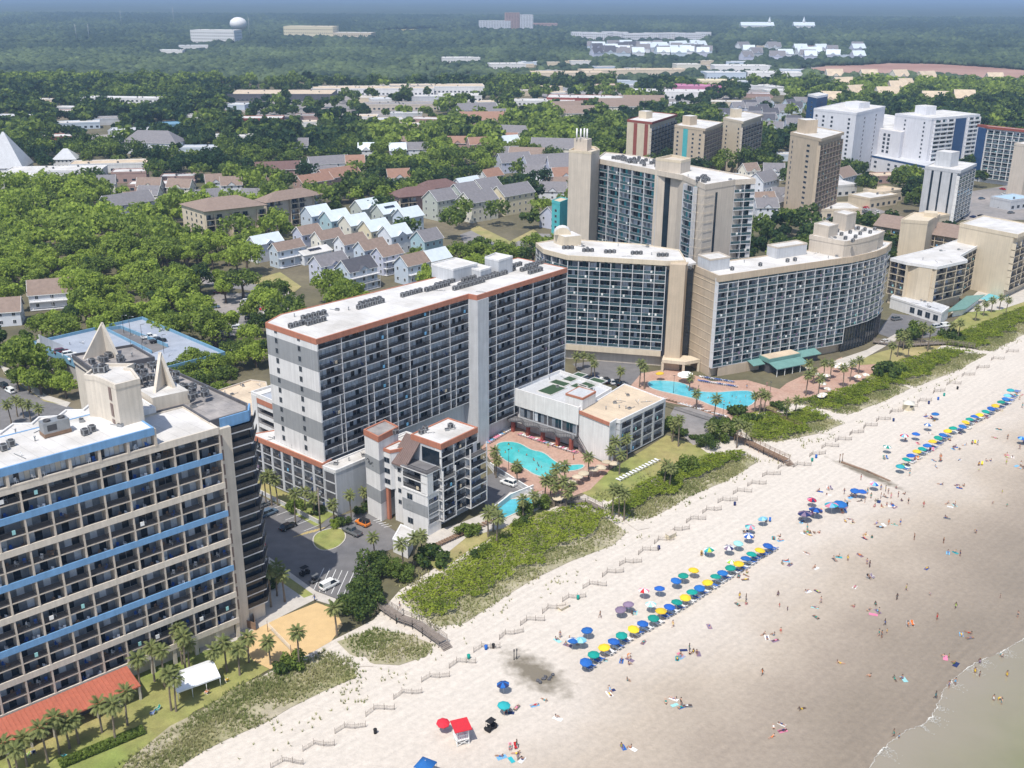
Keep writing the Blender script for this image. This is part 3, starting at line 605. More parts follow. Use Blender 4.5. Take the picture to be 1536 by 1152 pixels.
m = MB(); m.prism('white_stucco', b.LP([(15, 270.2), (19.5, 266.6), (23.5, 272), (19, 275.6)]), 12, 15.4, top='light_grey'); q = b.part('stair_tower', m)
m = MB(); m.ring('coral', offset(b.LP([(15, 270.2), (19.5, 266.6), (23.5, 272), (19, 275.6)]), -.08), offset(b.LP([(15, 270.2), (19.5, 266.6), (23.5, 272), (19, 275.6)]), .2), 14.9, 15.5); m.build('trim_band', q)
# wavy upper deck on coral columns
dv = (Vector(R1) - Vector(R0)).normalized(); nv = Vector((dv.y, -dv.x)); Ld = (Vector(R1) - Vector(R0)).length
m = MB(); n = 40; edge = [Vector(R0) + dv * (Ld * i / n) + nv * (2.6 + .8 * sin(i / n * 2 * pi * 4)) for i in range(n + 1)]
pl = [b.L(p) for p in edge] + [b.L(Vector(R1) - nv * .2), b.L(Vector(R0) - nv * .2)]; m.prism('dark_grey', pl, 3.7, 4.1, top='balcony_floor', bottom=True); q = b.part('wavy_deck', m)
m = MB()
for i in range(n): m.bar('rail_dark', (*b.L(edge[i]), 5.05), (*b.L(edge[i + 1]), 5.05), .07)
for i in range(0, n + 1): m.box('rail_dark', b.L(edge[i])[0] - .03, b.L(edge[i])[0] + .03, b.L(edge[i])[1] - .03, b.L(edge[i])[1] + .03, 4.1, 5.05)
m.build('railing', q)
for t in (.06, .3, .53, .76, .96):
    p = Vector(R0) + dv * Ld * t + nv * 1.7; m = MB(); m.box('red_brick', -.45, .45, -.45, .45, 0, 3.7); o = b.part('column', m); o.location = (*b.L(p), 0); o.rotation_euler[2] = math.atan2(dv.y, dv.x)
m = MB(); p = Vector(R1) + nv * .6 - dv * .4
for i in range(16): m.box('steel_dark', i * .32, i * .32 + .34, -.6, .6, 4.0 - i * .26, 4.1 - i * .26)
m.bar('rail_dark', (0, -.6, 5), (5, -.6, 1), .08); m.bar('rail_dark', (0, .6, 5), (5, .6, 1), .08); o = b.part('stair', m); o.location = (*b.L(p), 0); o.rotation_euler[2] = math.atan2(dv.y, dv.x) - .25
m = MB(); m.box('coral', -1.5, 1.5, -.04, .05, 5.4, 7.2); m.box('curtain', -1.3, 1.3, -.06, -.04, 5.6, 7.0); o = b.part('mural_sign', m); pp = lerp(R0, R1, .85); o.location = (*b.L(Vector(pp) + nv * -.95), 0); o.rotation_euler[2] = math.atan2(dv.y, dv.x)
T0, T1_, T2_, T3, T4, T5 = (18.7, 266.0), (26.3, 257.4), (28.3, 260.2), (29.3, 259.6), (43.3, 275.4), (33.2, 287.4)
b.flush()
b = Building('tan_roofed_wing', 'low guest wing with a flat tan roof and dark rooms beside the pool restaurant', 'hotel wing', T1_)
b.mass([T0, T1_, T2_, T3, T4, T5], 0, 11.8, 'white_stucco', 'tan_roof', [0, 0, 0, 1.7, 0, 0], 'white_stucco', .9, .2)
m = MB(); m.bar('coral', (*b.L(Vector(T0) + nv * .1), 11.6), (*b.L(Vector(T1_) + nv * .1), 11.6), .3, 1.0); b.part('trim_band', m)
b.front(T3, T4, .4, 4, 2.75, 4, 'podium'); b.flush()
# ---- the curved beige resort: seaward wing
def ringparts(b, poly, z, mt, th=.25, h=.35, name='parapet'):
    m = MB(); m.ring(mt, offset(poly, -.05), offset(poly, th), z - .2, z + h); return m
P0, P1, P3 = (66.3, 325.0), (117.5, 352.0), (60.6, 338.8)
b = Building('resort_wing', 'straight beige resort wing with teal glass balconies and a blank tan end wall', 'hotel', P0)
cv = [(117.5, 352), (123.0, 355.9), (128.6, 360.4), (134.1, 366.6), (138.9, 375.0)]
rw = [P0] + cv + [(127, 384), (112, 365), (76, 347), P3]
b.mass(rw, 0, 34.8, 'tan_stucco', 'white_roof', [1.6, 1.6, 1.6, 1.6, 1.6, 0, 0, 0, 0, 0], 'tan_stucco', 1.9, .3)
b.units([lerp((70, 332), (112, 355), t) for t in (.05, .3, .55, .62)], 34.8)
for i in range(11):
    m = MB(); m.bar('pale_tan', (*b.L(lerp(P3, P0, .01)), 3.2 + i * 2.85), (*b.L(lerp(P3, P0, .985)), 3.2 + i * 2.85), .22, .10); b.part('string_course', m)
b.front(P0, P1, 3.4, 10, 2.86, 14, 'teal_glass'); b.front(P0, P1, 32.0 - .01, 1, 2.0, 7, 'curve_glass')
for i in range(4): b.front(cv[i], cv[i + 1], 9.2, 9, 2.86, 2, 'curve_glass', endfin=False)
m = MB()
for i in range(4):
    d = (Vector(cv[i + 1]) - Vector(cv[i])).normalized(); o = Vector((-d.y, d.x)) * .5
    m.bar('glass_dark', (*b.L(Vector(cv[i]) + o), 4.5), (*b.L(Vector(cv[i + 1]) + o), 4.5), .3, 8.4)
    for t in (0, .25, .5, .75): p = b.L(Vector(lerp(cv[i], cv[i + 1], t)) + o * .4); m.box('steel_dark', p[0] - .08, p[0] + .08, p[1] - .08, p[1] + .08, 0, 9)
b.part('lobby_glass', m)
ph = [(114.6, 344.6 + 7), (119, 353.4), (125, 358), (130.4, 364), (134, 369.5), (126.6, 376.4), (105.8, 358.4), (112.5, 350.4)]
ph = [(113.8, 351.3), (118.6, 353.8), (124.2, 358.2), (129.6, 363.6), (133.4, 368.8), (126, 380), (104.5, 361)]
b.mass(ph, 34.8, 40.3, 'beige_wall', 'white_roof', 0, 'beige_wall', 1.2, .3, keep=False)
b.units([G(px, py, 40.6) for px, py in ((1262, 352), (1268, 358), (1275, 349), (1283, 356), (1290, 351), (1297, 345), (1279, 362), (1305, 349), (1312, 344), (1256, 347), (1287, 343))], 40.3)
for pl, z in (([(106.2, 363.1), (109.9, 357.6), (114.5, 362.1), (111.1, 368)], 44), ([(116, 374), (119, 368), (124, 373), (121, 379)], 46), ([(88, 353.5), (90.5, 349), (102.5, 356), (100, 361)], 38.5), ([(61.5, 338), (64.3, 331), (71.5, 335), (69, 342)], 38.6)):
    m = MB(); m.prism('light_grey' if z < 39 else 'beige_wall', b.LP(pl), 34.6, z, top='white_roof'); q = b.part('plant_room', m); ringparts(b, b.LP(pl), z, 'beige_wall').build('parapet', q)
b.flush()
# seaward wing's terrace bar
t0 = lerp(P0, P1, .36)
b = Building('terrace_bar', 'beach bar with green metal roofs and a tan flat top below the resort', 'bar', t0)
dB = (Vector(P1) - Vector(P0)).normalized(); nB = Vector((dB.y, -dB.x))
def T(u, v): p = Vector(t0) + dB * u + nB * v; return (p.x, p.y)
L = b.L; m = MB()
slope(m, 'teal_roof', T(-1, 9.5), T(13, 9.5), T(13, 5.2), T(-1, 5.2), 2.9, 3.9); slope(m, 'teal_roof', T(-6, 3.5), T(-1, 3.5), T(-1, .1), T(-6, .1), 3.0, 3.9); slope(m, 'teal_roof', T(13, 3.6), T(24, 3.6), T(24, .1), T(13, .1), 2.8, 3.8); b.part('roof', m)
m = MB(); m.prism('teal_roof', b.LP([T(-1, 5.1), T(-1, .1), T(13, .1), T(13, 5.1)][::-1]), 3.6, 5.0); m.prism('tan_roof', offset(b.LP([T(-1, 5.3), T(13, 5.3), T(13, .1), T(-1, .1)]), .4), 5.0, 5.15); b.part('flat_top', m)
m = MB(); m.prism('dark_grey', b.LP([T(-.5, 5), T(12.5, 5), T(12.5, .1), T(-.5, .1)]), 0, 3.6); m.prism('dark_grey', b.LP([T(13, 2.5), T(23.5, 2.5), T(23.5, .1), T(13, .1)]), 0, 2.9); b.part('wall', m)
for u in (-.6, 2.8, 6.2, 9.6, 12.7):
    m = MB(); m.box('paint_white', -.09, .09, -.09, .09, 0, 2.9); m.build('post', b.e, (*L(T(u, 9.1)), 0))
m = MB(); m.bar('tan_stucco', (*L(T(-18, -.3)), 1.65), (*L(T(-1, .35)), 1.65), .3, 3.3); b.part('plinth_wall', m)
# ---- landward curved wing and lift pier
A, B2 = (18.4, 342.4), (50.6, 335.3)
b = Building('curved_resort_wing', 'curved beige resort wing with teal glass balconies above a solid base', 'hotel', A)
lw = [(8.2, 361), (10.5, 351.5), A, B2, (57.2, 336.2), (57.4, 351.5), (45, 360), (31, 364), (18, 368.6)]
b.mass(lw, 0, 37, 'beige_wall', 'white_roof', [1.6, 1.6, 1.6, 0, 0, 0, 0, 0, 0], 'pale_tan', 1.3, .3)
b.front(A, B2, 6.0, 10, 2.93, 9, 'teal_glass'); b.front(lw[1], A, 6.0, 10, 2.93, 3, 'curve_glass', endfin=False); b.front(lw[0], lw[1], 6.0, 10, 2.93, 2, 'curve_glass', endfin=False)
m = MB(); pl = [b.L(p) for p in (lw[0], lw[1], A, B2)]
for i in range(3): m.bar('pale_tan', (*pl[i], 4.9), (*pl[i + 1], 4.9), .5, 1.9)
b.part('base_band', m)
m = MB(); m.prism('tan_stucco', b.LP([(51.6, 333.4), (56.6, 332.2), (58.2, 336.5), (53, 337.6)]), 0, 36.6); b.part('lift_pier', m)
m = MB(); m.prism('glass_dark', b.LP([(50.4, 335.9), (51.7, 335.4), (52.8, 338), (51, 338)]), 4, 34); b.part('window', m)
m = MB(); m.prism('glass_dark', b.LP([(57.6, 335.4), (60.4, 338), (59.6, 342), (57.3, 341)]), 4, 34); m.prism('white_roof', b.LP([(57, 334.6), (61, 337.6), (60, 344), (56.8, 346)]), 35.6, 36.2, bottom=True); b.part('link', m)
m = MB(); m.prism('pale_tan', b.LP([(50.5, 331), (58, 328.8), (63.5, 331.5), (61, 335), (52, 337)]), 3.2, 4.3, bottom=True)
for p in ((50.8, 331.4), (57.6, 329.4), (63, 331.7)): m.box('pale_tan', b.L(p)[0] - .4, b.L(p)[0] + .4, b.L(p)[1] - .4, b.L(p)[1] + .4, 0, 3.2)
b.part('entrance_canopy', m)
pr = [(14.5, 362.5), (18, 356), (24, 358.6), (21, 365.5)]; m = MB(); m.prism('pale_tan', b.LP(pr), 37, 40.5, top='white_roof'); q = b.part('plant_room', m)
m = MB(); c0 = b.L((17.5, 361)); n = 8
for i in range(n):
    a0, a1 = pi * i / n, pi * (i + 1) / n
    V = [(c0[0] - 3 * cos(a0), c0[1] - 1.5, 40.4 + 2.6 * sin(a0)), (c0[0] - 3 * cos(a1), c0[1] - 1.5, 40.4 + 2.6 * sin(a1)), (c0[0] - 3 * cos(a1), c0[1] + 3, 40.4 + 2.6 * sin(a1)), (c0[0] - 3 * cos(a0), c0[1] + 3, 40.4 + 2.6 * sin(a0))]
    m.face(V, 'white_roof'); m.face([(c0[0], c0[1] - 1.5, 40.4), V[1], V[0]], 'pale_tan')
m.build('vaulted_roof', q)
b.units([G(px + dx, py, 37.6) for px, py in ((846, 371), (876, 375), (909, 377), (949, 379), (988, 382)) for dx in (0, 6, 12)], 37); b.flush()
# ---- tall beige tower behind the curved wing
fA, fB = (33.1, 417.9), (53.5, 389.6)
b = Building('tall_tower', 'tall beige tower with teal balcony grid and two blank lift shafts behind the curved wing', 'hotel tower', fA)
tp = [fA, fB, (61.4, 378.6), (66.2, 359.2), (78.5, 369.4), (86.2, 372), (84.5, 378), (50.6, 426), (38, 436)]
b.mass(tp, 0, 58, 'beige_wall', 'white_roof', [1.5, 1.5, 0, 0, 1.4, 1.4, 0, 0, 0], 'beige_wall', 1.5, .4)
b.front(fA, fB, 7, 16, 3.1, 5, 'teal_tower'); b.front((60.4, 370.4), (62.9, 364.2), 7, 16, 3.1, 1, 'teal_tower')
b.front((78.5, 369.4), (86.2, 371.6), 7, 16, 3.1, 2, 'curve_glass'); b.front((86.2, 372), (84.5, 378), 7, 16, 3.1, 2, 'curve_glass')
for pl, z in (([(21.8, 413.5), (30.2, 408), (34.0, 415.3), (33, 424), (27, 428)], 61.5), ([(52.8, 390.0), (61.2, 383.6), (65.8, 390), (60, 399)], 62)):
    m = MB(); m.prism('beige_wall', b.LP(pl), 0, z); q = b.part('lift_shaft', m); ringparts(b, b.LP(pl), z, 'pale_tan', .3, .8).build('parapet', q)
m = MB(); m.prism('glass_dark', b.LP([(56.2, 387.0), (58.0, 385.6), (58.8, 386.6), (57, 388)]), 6, 56); b.part('window_strip', m)
m = MB(); m.prism('beige_wall', b.LP([(24, 419), (29, 415), (31, 419), (27, 423)]), 61.5, 66)
b.part('plant_room', m)
m = MB()
for dx, dy in ((25, 418), (26.5, 417), (28, 418.5), (29, 417)): m.tube('rail_white', (*b.L((dx, dy)), 65.5), (*b.L((dx, dy)), 70), .35, .3, 8)
b.part('antenna', m)
for i in range(16):
    m = MB(); m.bar('pale_tan', (*b.L((62.6, 362.6)), 8 + i * 3.1), (*b.L((66.1, 359.1)), 8 + i * 3.1), .1, .07); m.bar('pale_tan', (*b.L((66.3, 359.0)), 8 + i * 3.1), (*b.L((70, 362.1)), 8 + i * 3.1), .1, .07); b.part('string_course', m)
m = MB(); m.bar('glass_dark', (*b.L((70.6, 362.8)), 30), (*b.L((71.4, 363.4)), 30), .12, 50); b.part('window_strip', m)
U = []
for k in range(46): t = R.random(); U.append(lerp(lerp((36, 420), (56, 392), t), lerp((46, 425), (64, 400), t), R.random()))
for k in range(12): U.append((R.uniform(64, 70), R.uniform(365, 376)))
b.units(U, 58); b.flush()
b = Building('parking_annex', 'flat concrete parking roof between the tall tower and the straight resort wing', 'parking deck', (84, 360))
b.mass([(72, 352), (88, 358), (110, 372), (98, 396), (84, 382), (70, 368)], 0, 22, 'concrete', 'concrete', 0, 'concrete', .9, .5); b.flush()
# ---- generic towers of the strip
def quad(l, f, r): return [l, f, r, (l[0] + r[0] - f[0], l[1] + r[1] - f[1])]
def tower(name, label, pts, z, wall, faces, z0=3, h=2.9, roof='white_roof', fascia=None, pent=None, cat='hotel tower', wins=None, detail=1, poly=None, strips=()):
    pl = poly or quad(*[G(px, py, z) for px, py in pts]); n = len(pl)
    ins = [STY[faces[i][0]]['d'] if i in faces else 0 for i in range(n)]
    b = Building(name, label, cat, pl[0], detail=detail); b.mass(pl, 0, z, wall, roof, ins, fascia or wall, 1.2, .4)
    nf = int((z - 1.2 - z0) / h)
    for i, (sty, nb) in faces.items(): b.front(pl[i], pl[(i + 1) % n], z0, nf, h, nb, sty)
    for i, fr, w, hh in wins or (): b.windows(pl[i], pl[(i + 1) % n], fr, [z0 + 1 + k * h for k in range(nf)], w, hh)
    for i, t0, t1, mt in strips:
        a, c = b.L(lerp(pl[i], pl[(i + 1) % n], t0)), b.L(lerp(pl[i], pl[(i + 1) % n], t1)); m = MB(); m.bar(mt, (*a, z / 2), (*c, z / 2), .3, z - 3); b.part('stripe', m)
    if pent:
        t, s, pz = pent; c = lerp(pl[0], pl[2], t); d = (Vector(pl[1]) - Vector(pl[0])).normalized() * s; e = Vector((-d.y, d.x))
        q = [tuple(Vector(c) - d - e), tuple(Vector(c) + d - e), tuple(Vector(c) + d + e), tuple(Vector(c) - d + e)]
        m = MB(); m.prism(wall, b.LP(q), z - .2, z + pz, top=roof); b.part('plant_room', m)
    return b.flush()
tower('red_striped_tower', 'cream tower with two brick red stripes and dark balconies beyond the tall tower', [(941, 180), (978, 184), (1016, 172)], 36, 'pale_tan', {1: ('dark_grid', 8)}, pent=(.35, 3.5, 5), strips=((0, .28, .42, 'red_brick'), (0, .72, .86, 'red_brick')), fascia='red_brick')
tower('teal_striped_tower', 'brown tower with one teal vertical stripe beside the red striped tower', [(1012, 188), (1058, 194), (1085, 184)], 35, 'tan_stucco', {1: ('brown_grid', 7)}, pent=(.3, 3.5, 6), strips=((0, .3, .45, 'teal'),), wins=[(0, (.12, .62, .85), 1.5, 1.2)])
tower('pale_pink_tower', 'pale pinkish tower with dark balconies beyond the teal striped tower', [(1085, 177), (1115, 183), (1145, 173)], 36, 'pale_tan', {1: ('dark_grid', 7)}, pent=(.3, 3, 6), wins=[(0, (.2, .8), 1.5, 1.2)])
tower('tan_tower', 'slim tan tower standing alone among trees with brown balconies', [(1186, 199), (1232, 209), (1266, 199)], 45.7, 'tan_stucco', {1: ('brown_grid', 7)}, z0=4.5, pent=(.3, 4, 7.5), wins=[(0, (.1,), .8, 1.4), (0, (.62,), 2.6, 1.1)])
tower('grey_white_tower', 'small grey and white tower with a tall plant room near the brown-roofed condos', [(1388, 250), (1441, 257), (1465, 246)], 30, 'light_grey', {1: ('pale_grid', 5)}, z0=2, h=2.3, pent=(.4, 4.5, 8), strips=((0, .2, .26, 'glass_dark'), (0, .45, .5, 'glass_dark'), (0, .75, .8, 'glass_dark')))
tower('white_slab_tower', 'big lilac-white hotel slab with one blue vertical stripe', [(1343, 171), (1398, 178), (1470, 172)], 40, 'lilac_white', {}, pent=(.35, 5, 6), wins=[(0, (.82,), 1.2, 1.2), (0, (.3,), 1.2, 1.2)], strips=((1, .48, .72, 'navy'),))
pl = quad(*[G(px, py, 40) for px, py in [(1343, 171), (1398, 178), (1470, 172)]])
b = Building('white_balcony_bay', 'stack of white curved balconies on the face of the lilac-white slab', 'balcony stack', lerp(pl[1], pl[2], .1))
dv = (Vector(pl[2]) - Vector(pl[1])).normalized(); nv = Vector((dv.y, -dv.x))
b.front(Vector(lerp(pl[1], pl[2], .05)) + nv * 1.6, Vector(lerp(pl[1], pl[2], .45)) + nv * 1.6, 4, 12, 2.9, 3, 'white_bal'); b.front(Vector(lerp(pl[1], pl[2], .75)) + nv * 1.6, Vector(lerp(pl[1], pl[2], .99)) + nv * 1.6, 4, 12, 2.9, 2, 'white_bal')
b.detail = 1; b.flush()
tower('white_hotel_block', 'second lilac-white hotel block with rows of square windows and a low white penthouse', [(1221, 163), (1285, 170), (1328, 160)], 44, 'lilac_white', {}, pent=(.6, 6, 4), wins=[(0, (.08, .25, .45, .85), 1.6, 1.4), (1, (.3, .7), 1.6, 1.4)])
tower('navy_banded_tower', 'slim navy and white banded tower behind the lilac-white block', [(1212, 142), (1226, 145), (1242, 142)], 50, 'navy', {}, wins=[(0, (.5,), 2, 1), (1, (.5,), 2, 1)], fascia='lilac_white')
pk = [G(1232, 240), G(1395, 276), G(1450, 250), G(1290, 220)]
b = Building('parking_podium', 'long white parking podium with a navy stripe joining the two lilac-white blocks', 'parking podium', pk[0])
b.mass(pk, 0, 11, 'lilac_white', 'light_grey', 0, 'navy', 1.2, .1)
b.windows(pk[0], pk[1], [.1 + .06 * i for i in range(13) if i % 3 != 2], (3, 6.2), 2.4, 1.5)
mid = [lerp(pk[0], pk[1], .2), lerp(pk[0], pk[1], .68), lerp(pk[3], pk[2], .68), lerp(pk[3], pk[2], .2)]
m = MB(); m.prism('lilac_white', b.LP([lerp(mid[0], mid[3], .1), lerp(mid[1], mid[2], .1), mid[2], mid[3]]), 11, 29, top='white_roof'); b.part('link_block', m)
b.windows(lerp(mid[0], mid[3], .1), lerp(mid[1], mid[2], .1), (.2, .28, .7, .78), [13 + 2.9 * k for k in range(5)], 2.2, 1.8); b.flush()
tower('teal_banded_hotel', 'hotel with teal and white floor bands and a pink parapet at the far right', [(1467, 187), (1482, 190), (1560, 198)], 37, 'lilac_white', {1: ('pale_grid', 8)}, fascia='red_brick', strips=((0, .1, .9, 'navy'),))
tower('peach_podium', 'low peach and pale blue block below the teal banded hotel', [(1462, 225), (1490, 229), (1545, 233)], 14, 'pale_tan', {}, cat='building', wins=[(0, (.2, .5, .8), 2, 1.5)], strips=((0, .05, .95, 'teal'),))
tower('right_edge_tower', 'grey beige tower cut by the edge of the view', [(1522, 215), (1545, 218), (1575, 214)], 34, 'beige_wall', {}, cat='hotel tower')
# ---- brown-roofed condos and the cream hotels by the far pool
o0, o1 = G(1312, 338, 12), G(1530, 372, 12)
b = Building('brown_roofed_condos', 'long condo row under one dark brown shingle roof', 'condo building', o0)
dv = (Vector(o1) - Vector(o0)).normalized(); nv = Vector((-dv.y, dv.x)); W_ = (Vector(o1) - Vector(o0)).length
cp = [o0, o1, tuple(Vector(o1) + nv * 17), tuple(Vector(o0) + nv * 17)]
m = MB(); m.prism('pale_tan', offset(b.LP(cp), [1.6, 0, 0, 0]), 0, 12); b.part('wall', m); KEEP.append(cp)
m = MB(); q = [Vector((*b.L(p), 12)) for p in offset(cp, -.7)]; r0 = (q[0] + q[3]) / 2 + Vector((0, 0, 4.6)); r1 = (q[1] + q[2]) / 2 + Vector((0, 0, 4.6)); m.face([q[0], q[1], r1, r0], 'shingle_brown'); m.face([q[2], q[3], r0, r1], 'shingle_brown'); m.face([q[3], q[0], r0], 'shingle_brown'); m.face([q[1], q[2], r1], 'shingle_brown'); m.face([q[3], q[2], q[1], q[0]], 'pale_tan'); b.part('roof', m)
b.front(o0, o1, .3, 4, 2.9, 16, 'cream_bal'); b.detail = 1; b.flush()
tower('cream_stair_block', 'blank cream stair block in front of the brown-roofed condos', [(1352, 330), (1392, 333), (1410, 322)], 20, 'pale_tan', {}, cat='stair tower', roof='pale_tan', pent=(.75, 3, 2))
PZ = 19
pp = [G(x, y, PZ) for x, y in ((1336, 388), (1360, 394), (1406, 401), (1451, 391), (1440, 384), (1485, 359), (1466, 350), (1396, 374))]
b = Building('cream_l_hotel', 'cream L-shaped hotel with a bright white roof beside the far pool', 'hotel', pp[0])
b.mass(pp, 0, PZ, 'pale_tan', 'white_roof', [1.7, 0, 1.7, 0, 1.7, 0, 0, 0], 'white_stucco', .9, .3)
b.front(pp[0], pp[1], 4.5, 5, 2.8, 2, 'cream_bal'); b.front(pp[2], pp[3], 4.5, 5, 2.8, 3, 'cream_bal'); b.front(pp[4], pp[5], 1.7, 6, 2.8, 7, 'cream_bal'); b.detail = 1; b.flush()
b = Building('pool_pavilion', 'green-roofed pool pavilion beside the cream L-shaped hotel', 'pavilion', G(1420, 478))
L = b.L; q = [G(1418, 479), G(1447, 474), G(1476, 452), G(1448, 455)]
m = MB(); m.grid([(*L(q[0]), 3.2), (*L(q[1]), 3.0), (*L(q[2]), 3.0), (*L(q[3]), 3.2), (*L(q[0]), 2.9), (*L(q[1]), 2.7), (*L(q[2]), 2.7), (*L(q[3]), 2.9)], [(0, 1, 2, 3), (7, 6, 5, 4), (0, 4, 5, 1), (1, 5, 6, 2), (2, 6, 7, 3), (3, 7, 4, 0)], 'teal_roof'); b.part('roof', m)
m = MB(); m.prism('paint_white', offset(b.LP(q), 1.2), 0, 2.7); b.part('wall', m); KEEP.append(q)
q = [G(1334, 462), G(1410, 487), G(1421, 478), G(1345, 452)]
b = Building('white_arcade', 'single-storey white arcade with dark square openings below the cream hotel', 'arcade', q[0]); b.mass(q, 0, 4.6, 'white_stucco', 'light_grey', 0, 'white_stucco', .5, .3); b.windows(q[0], q[1], (.45, .6, .75, .9), (1.0,), 2.2, 2.2); b.flush()
tower('cream_hotel', 'tall cream hotel block at the right with four small top windows', [(1440, 336), (1527, 353), (1560, 340)], 27, 'pale_tan', {1: ('cream_bal', 4)}, cat='hotel')
# ---- houses
def house(px, py, w, d, h, ang, wall, roofm, label, hip=False, cat='house', group=None, rise=.42, nwin=3, floors=2, porch=False, name='house', zr=None, detail=True, gable=None):
    x, y = G(px, py, h if zr is None else zr); e = empty(name, (x, y, 0), ang, label, cat, group)
    m = MB(); m.box(wall, -w / 2, w / 2, -d / 2, d / 2, 0, h); rh = d * rise
    if not hip:
        for sx in (-1, 1): m.face([(sx * w / 2, -d / 2, h), (sx * w / 2, d / 2, h), (sx * w / 2, 0, h + rh - .1)], wall)
    m.build('wall', e)
    r = MB(); ov = .5; k = d / 2 if hip else 0; W2, D2 = w / 2 + ov, d / 2 + ov; z0 = h - rh * ov / (d / 2)
    for t, flip in ((0, 0), (-.22, 1)):
        P = [(-W2, -D2, z0 + t), (W2, -D2, z0 + t), (W2, D2, z0 + t), (-W2, D2, z0 + t), (-W2 + k, 0, h + rh + t), (W2 - k, 0, h + rh + t)]
        F = [(0, 1, 5, 4), (2, 3, 4, 5)] + ([(3, 0, 4), (1, 2, 5)] if hip else [])
        r.grid(P, [f[::-1] for f in F] if flip else F, roofm)
    for a, c in (((-W2, -D2), (W2, -D2)), ((-W2, D2), (W2, D2))): r.bar('paint_white', (*a, z0 - .11), (*c, z0 - .11), .06, .24)
    if not hip:
        for sx in (-W2, W2): r.bar('paint_white', (sx, -D2, z0 - .08), (sx, 0, h + rh - .08), .1, .26); r.bar('paint_white', (sx, D2, z0 - .08), (sx, 0, h + rh - .08), .1, .26)
    rp = r.build('roof', e)
    if gable:
        g = MB(); gw = gable; gh = gw * .5 * rise * 1.6; y0 = -D2 - .05; zz = z0 + .1
        g.grid([(-gw / 2, y0, zz), (gw / 2, y0, zz), (0, y0, zz + gh), (0, y0 + gh / rise * .55, zz + gh)], [(0, 1, 2)], wall); g.grid([(-gw / 2 - .3, y0 - .2, zz - .1), (0, y0 - .2, zz + gh + .1), (0, y0 + gh / rise, zz + gh + .1), (gw / 2 + .3, y0 - .2, zz - .1)], [(0, 1, 2), (1, 3, 2)], roofm); g.build('dormer', rp)
    if detail:
        for f in range(floors):
            z = h * (f + .34) / floors; hh = min(1.4, h / floors * .45)
            for side, L_, off in ((0, w, -d / 2), (1, d, -w / 2), (2, d, w / 2)):
                n = nwin if side == 0 else 2
                for i in range(n):
                    t = (i + .5) / n * L_ - L_ / 2; key = ('hw', round(hh, 1))
                    if key not in MESHES: a_, b_ = window_mb(1.1, hh, 'paint_white', 'glass_dark'); MESHES[key] = (a_.mesh('window'), b_.mesh('pane'))
                    loc, rz = ((t, off - .02, z), 0) if side == 0 else (((off - .02, t, z), -pi / 2) if side == 1 else ((off + .02, t, z), pi / 2))
                    q = link('window', MESHES[key][0], e, loc, rz); link('pane', MESHES[key][1], q)
    if porch:
        p = MB(); pd = 2.0
        for f in range(floors):
            z = h * f / floors + .2
            p.box('slab_white', -w / 2, w / 2, -d / 2 - pd, -d / 2 - .01, z + (h / floors - .4) * 0, z + .2)
            p.bar('rail_white', (-w / 2, -d / 2 - pd + .05, z + 1.1), (w / 2, -d / 2 - pd + .05, z + 1.1), .07)
            for i in range(9): x_ = -w / 2 + .1 + i * (w - .2) / 8; p.box('rail_white', x_ - .05, x_ + .05, -d / 2 - pd, -d / 2 - pd + .1, z + .2, z + (h / floors if i % 4 == 0 else 1.1))
        p.build('porch', e)
    pl = [(x + cos(ang + a) * rr, y + sin(ang + a) * rr) for rr, a in ((math.hypot(w, d) / 2 + 1.5, t) for t in (pi * 1.25, pi * 1.75, pi * .25, pi * .75))]; KEEP.append(pl); clear_front(pl, h + 2)
    return e
AC = .83; AG = AC - pi / 2
M('house_blue', (.50, .57, .65), .8, .05); M('house_teal', (.36, .50, .54), .8, .05); M('house_cream', (.66, .63, .54), .8, .05); M('house_sage', (.44, .47, .42), .8, .05); M('house_yellow', (.68, .60, .42), .8, .05); M('house_white', (.66, .68, .72), .8, .05); M('house_lilac', (.50, .52, .62), .8, .05); M('house_rose', (.40, .27, .24), .85, .08); M('solar', (.012, .016, .035), .15, .1)
PG = 'beach houses between the long hotel and the brown-roofed condos'
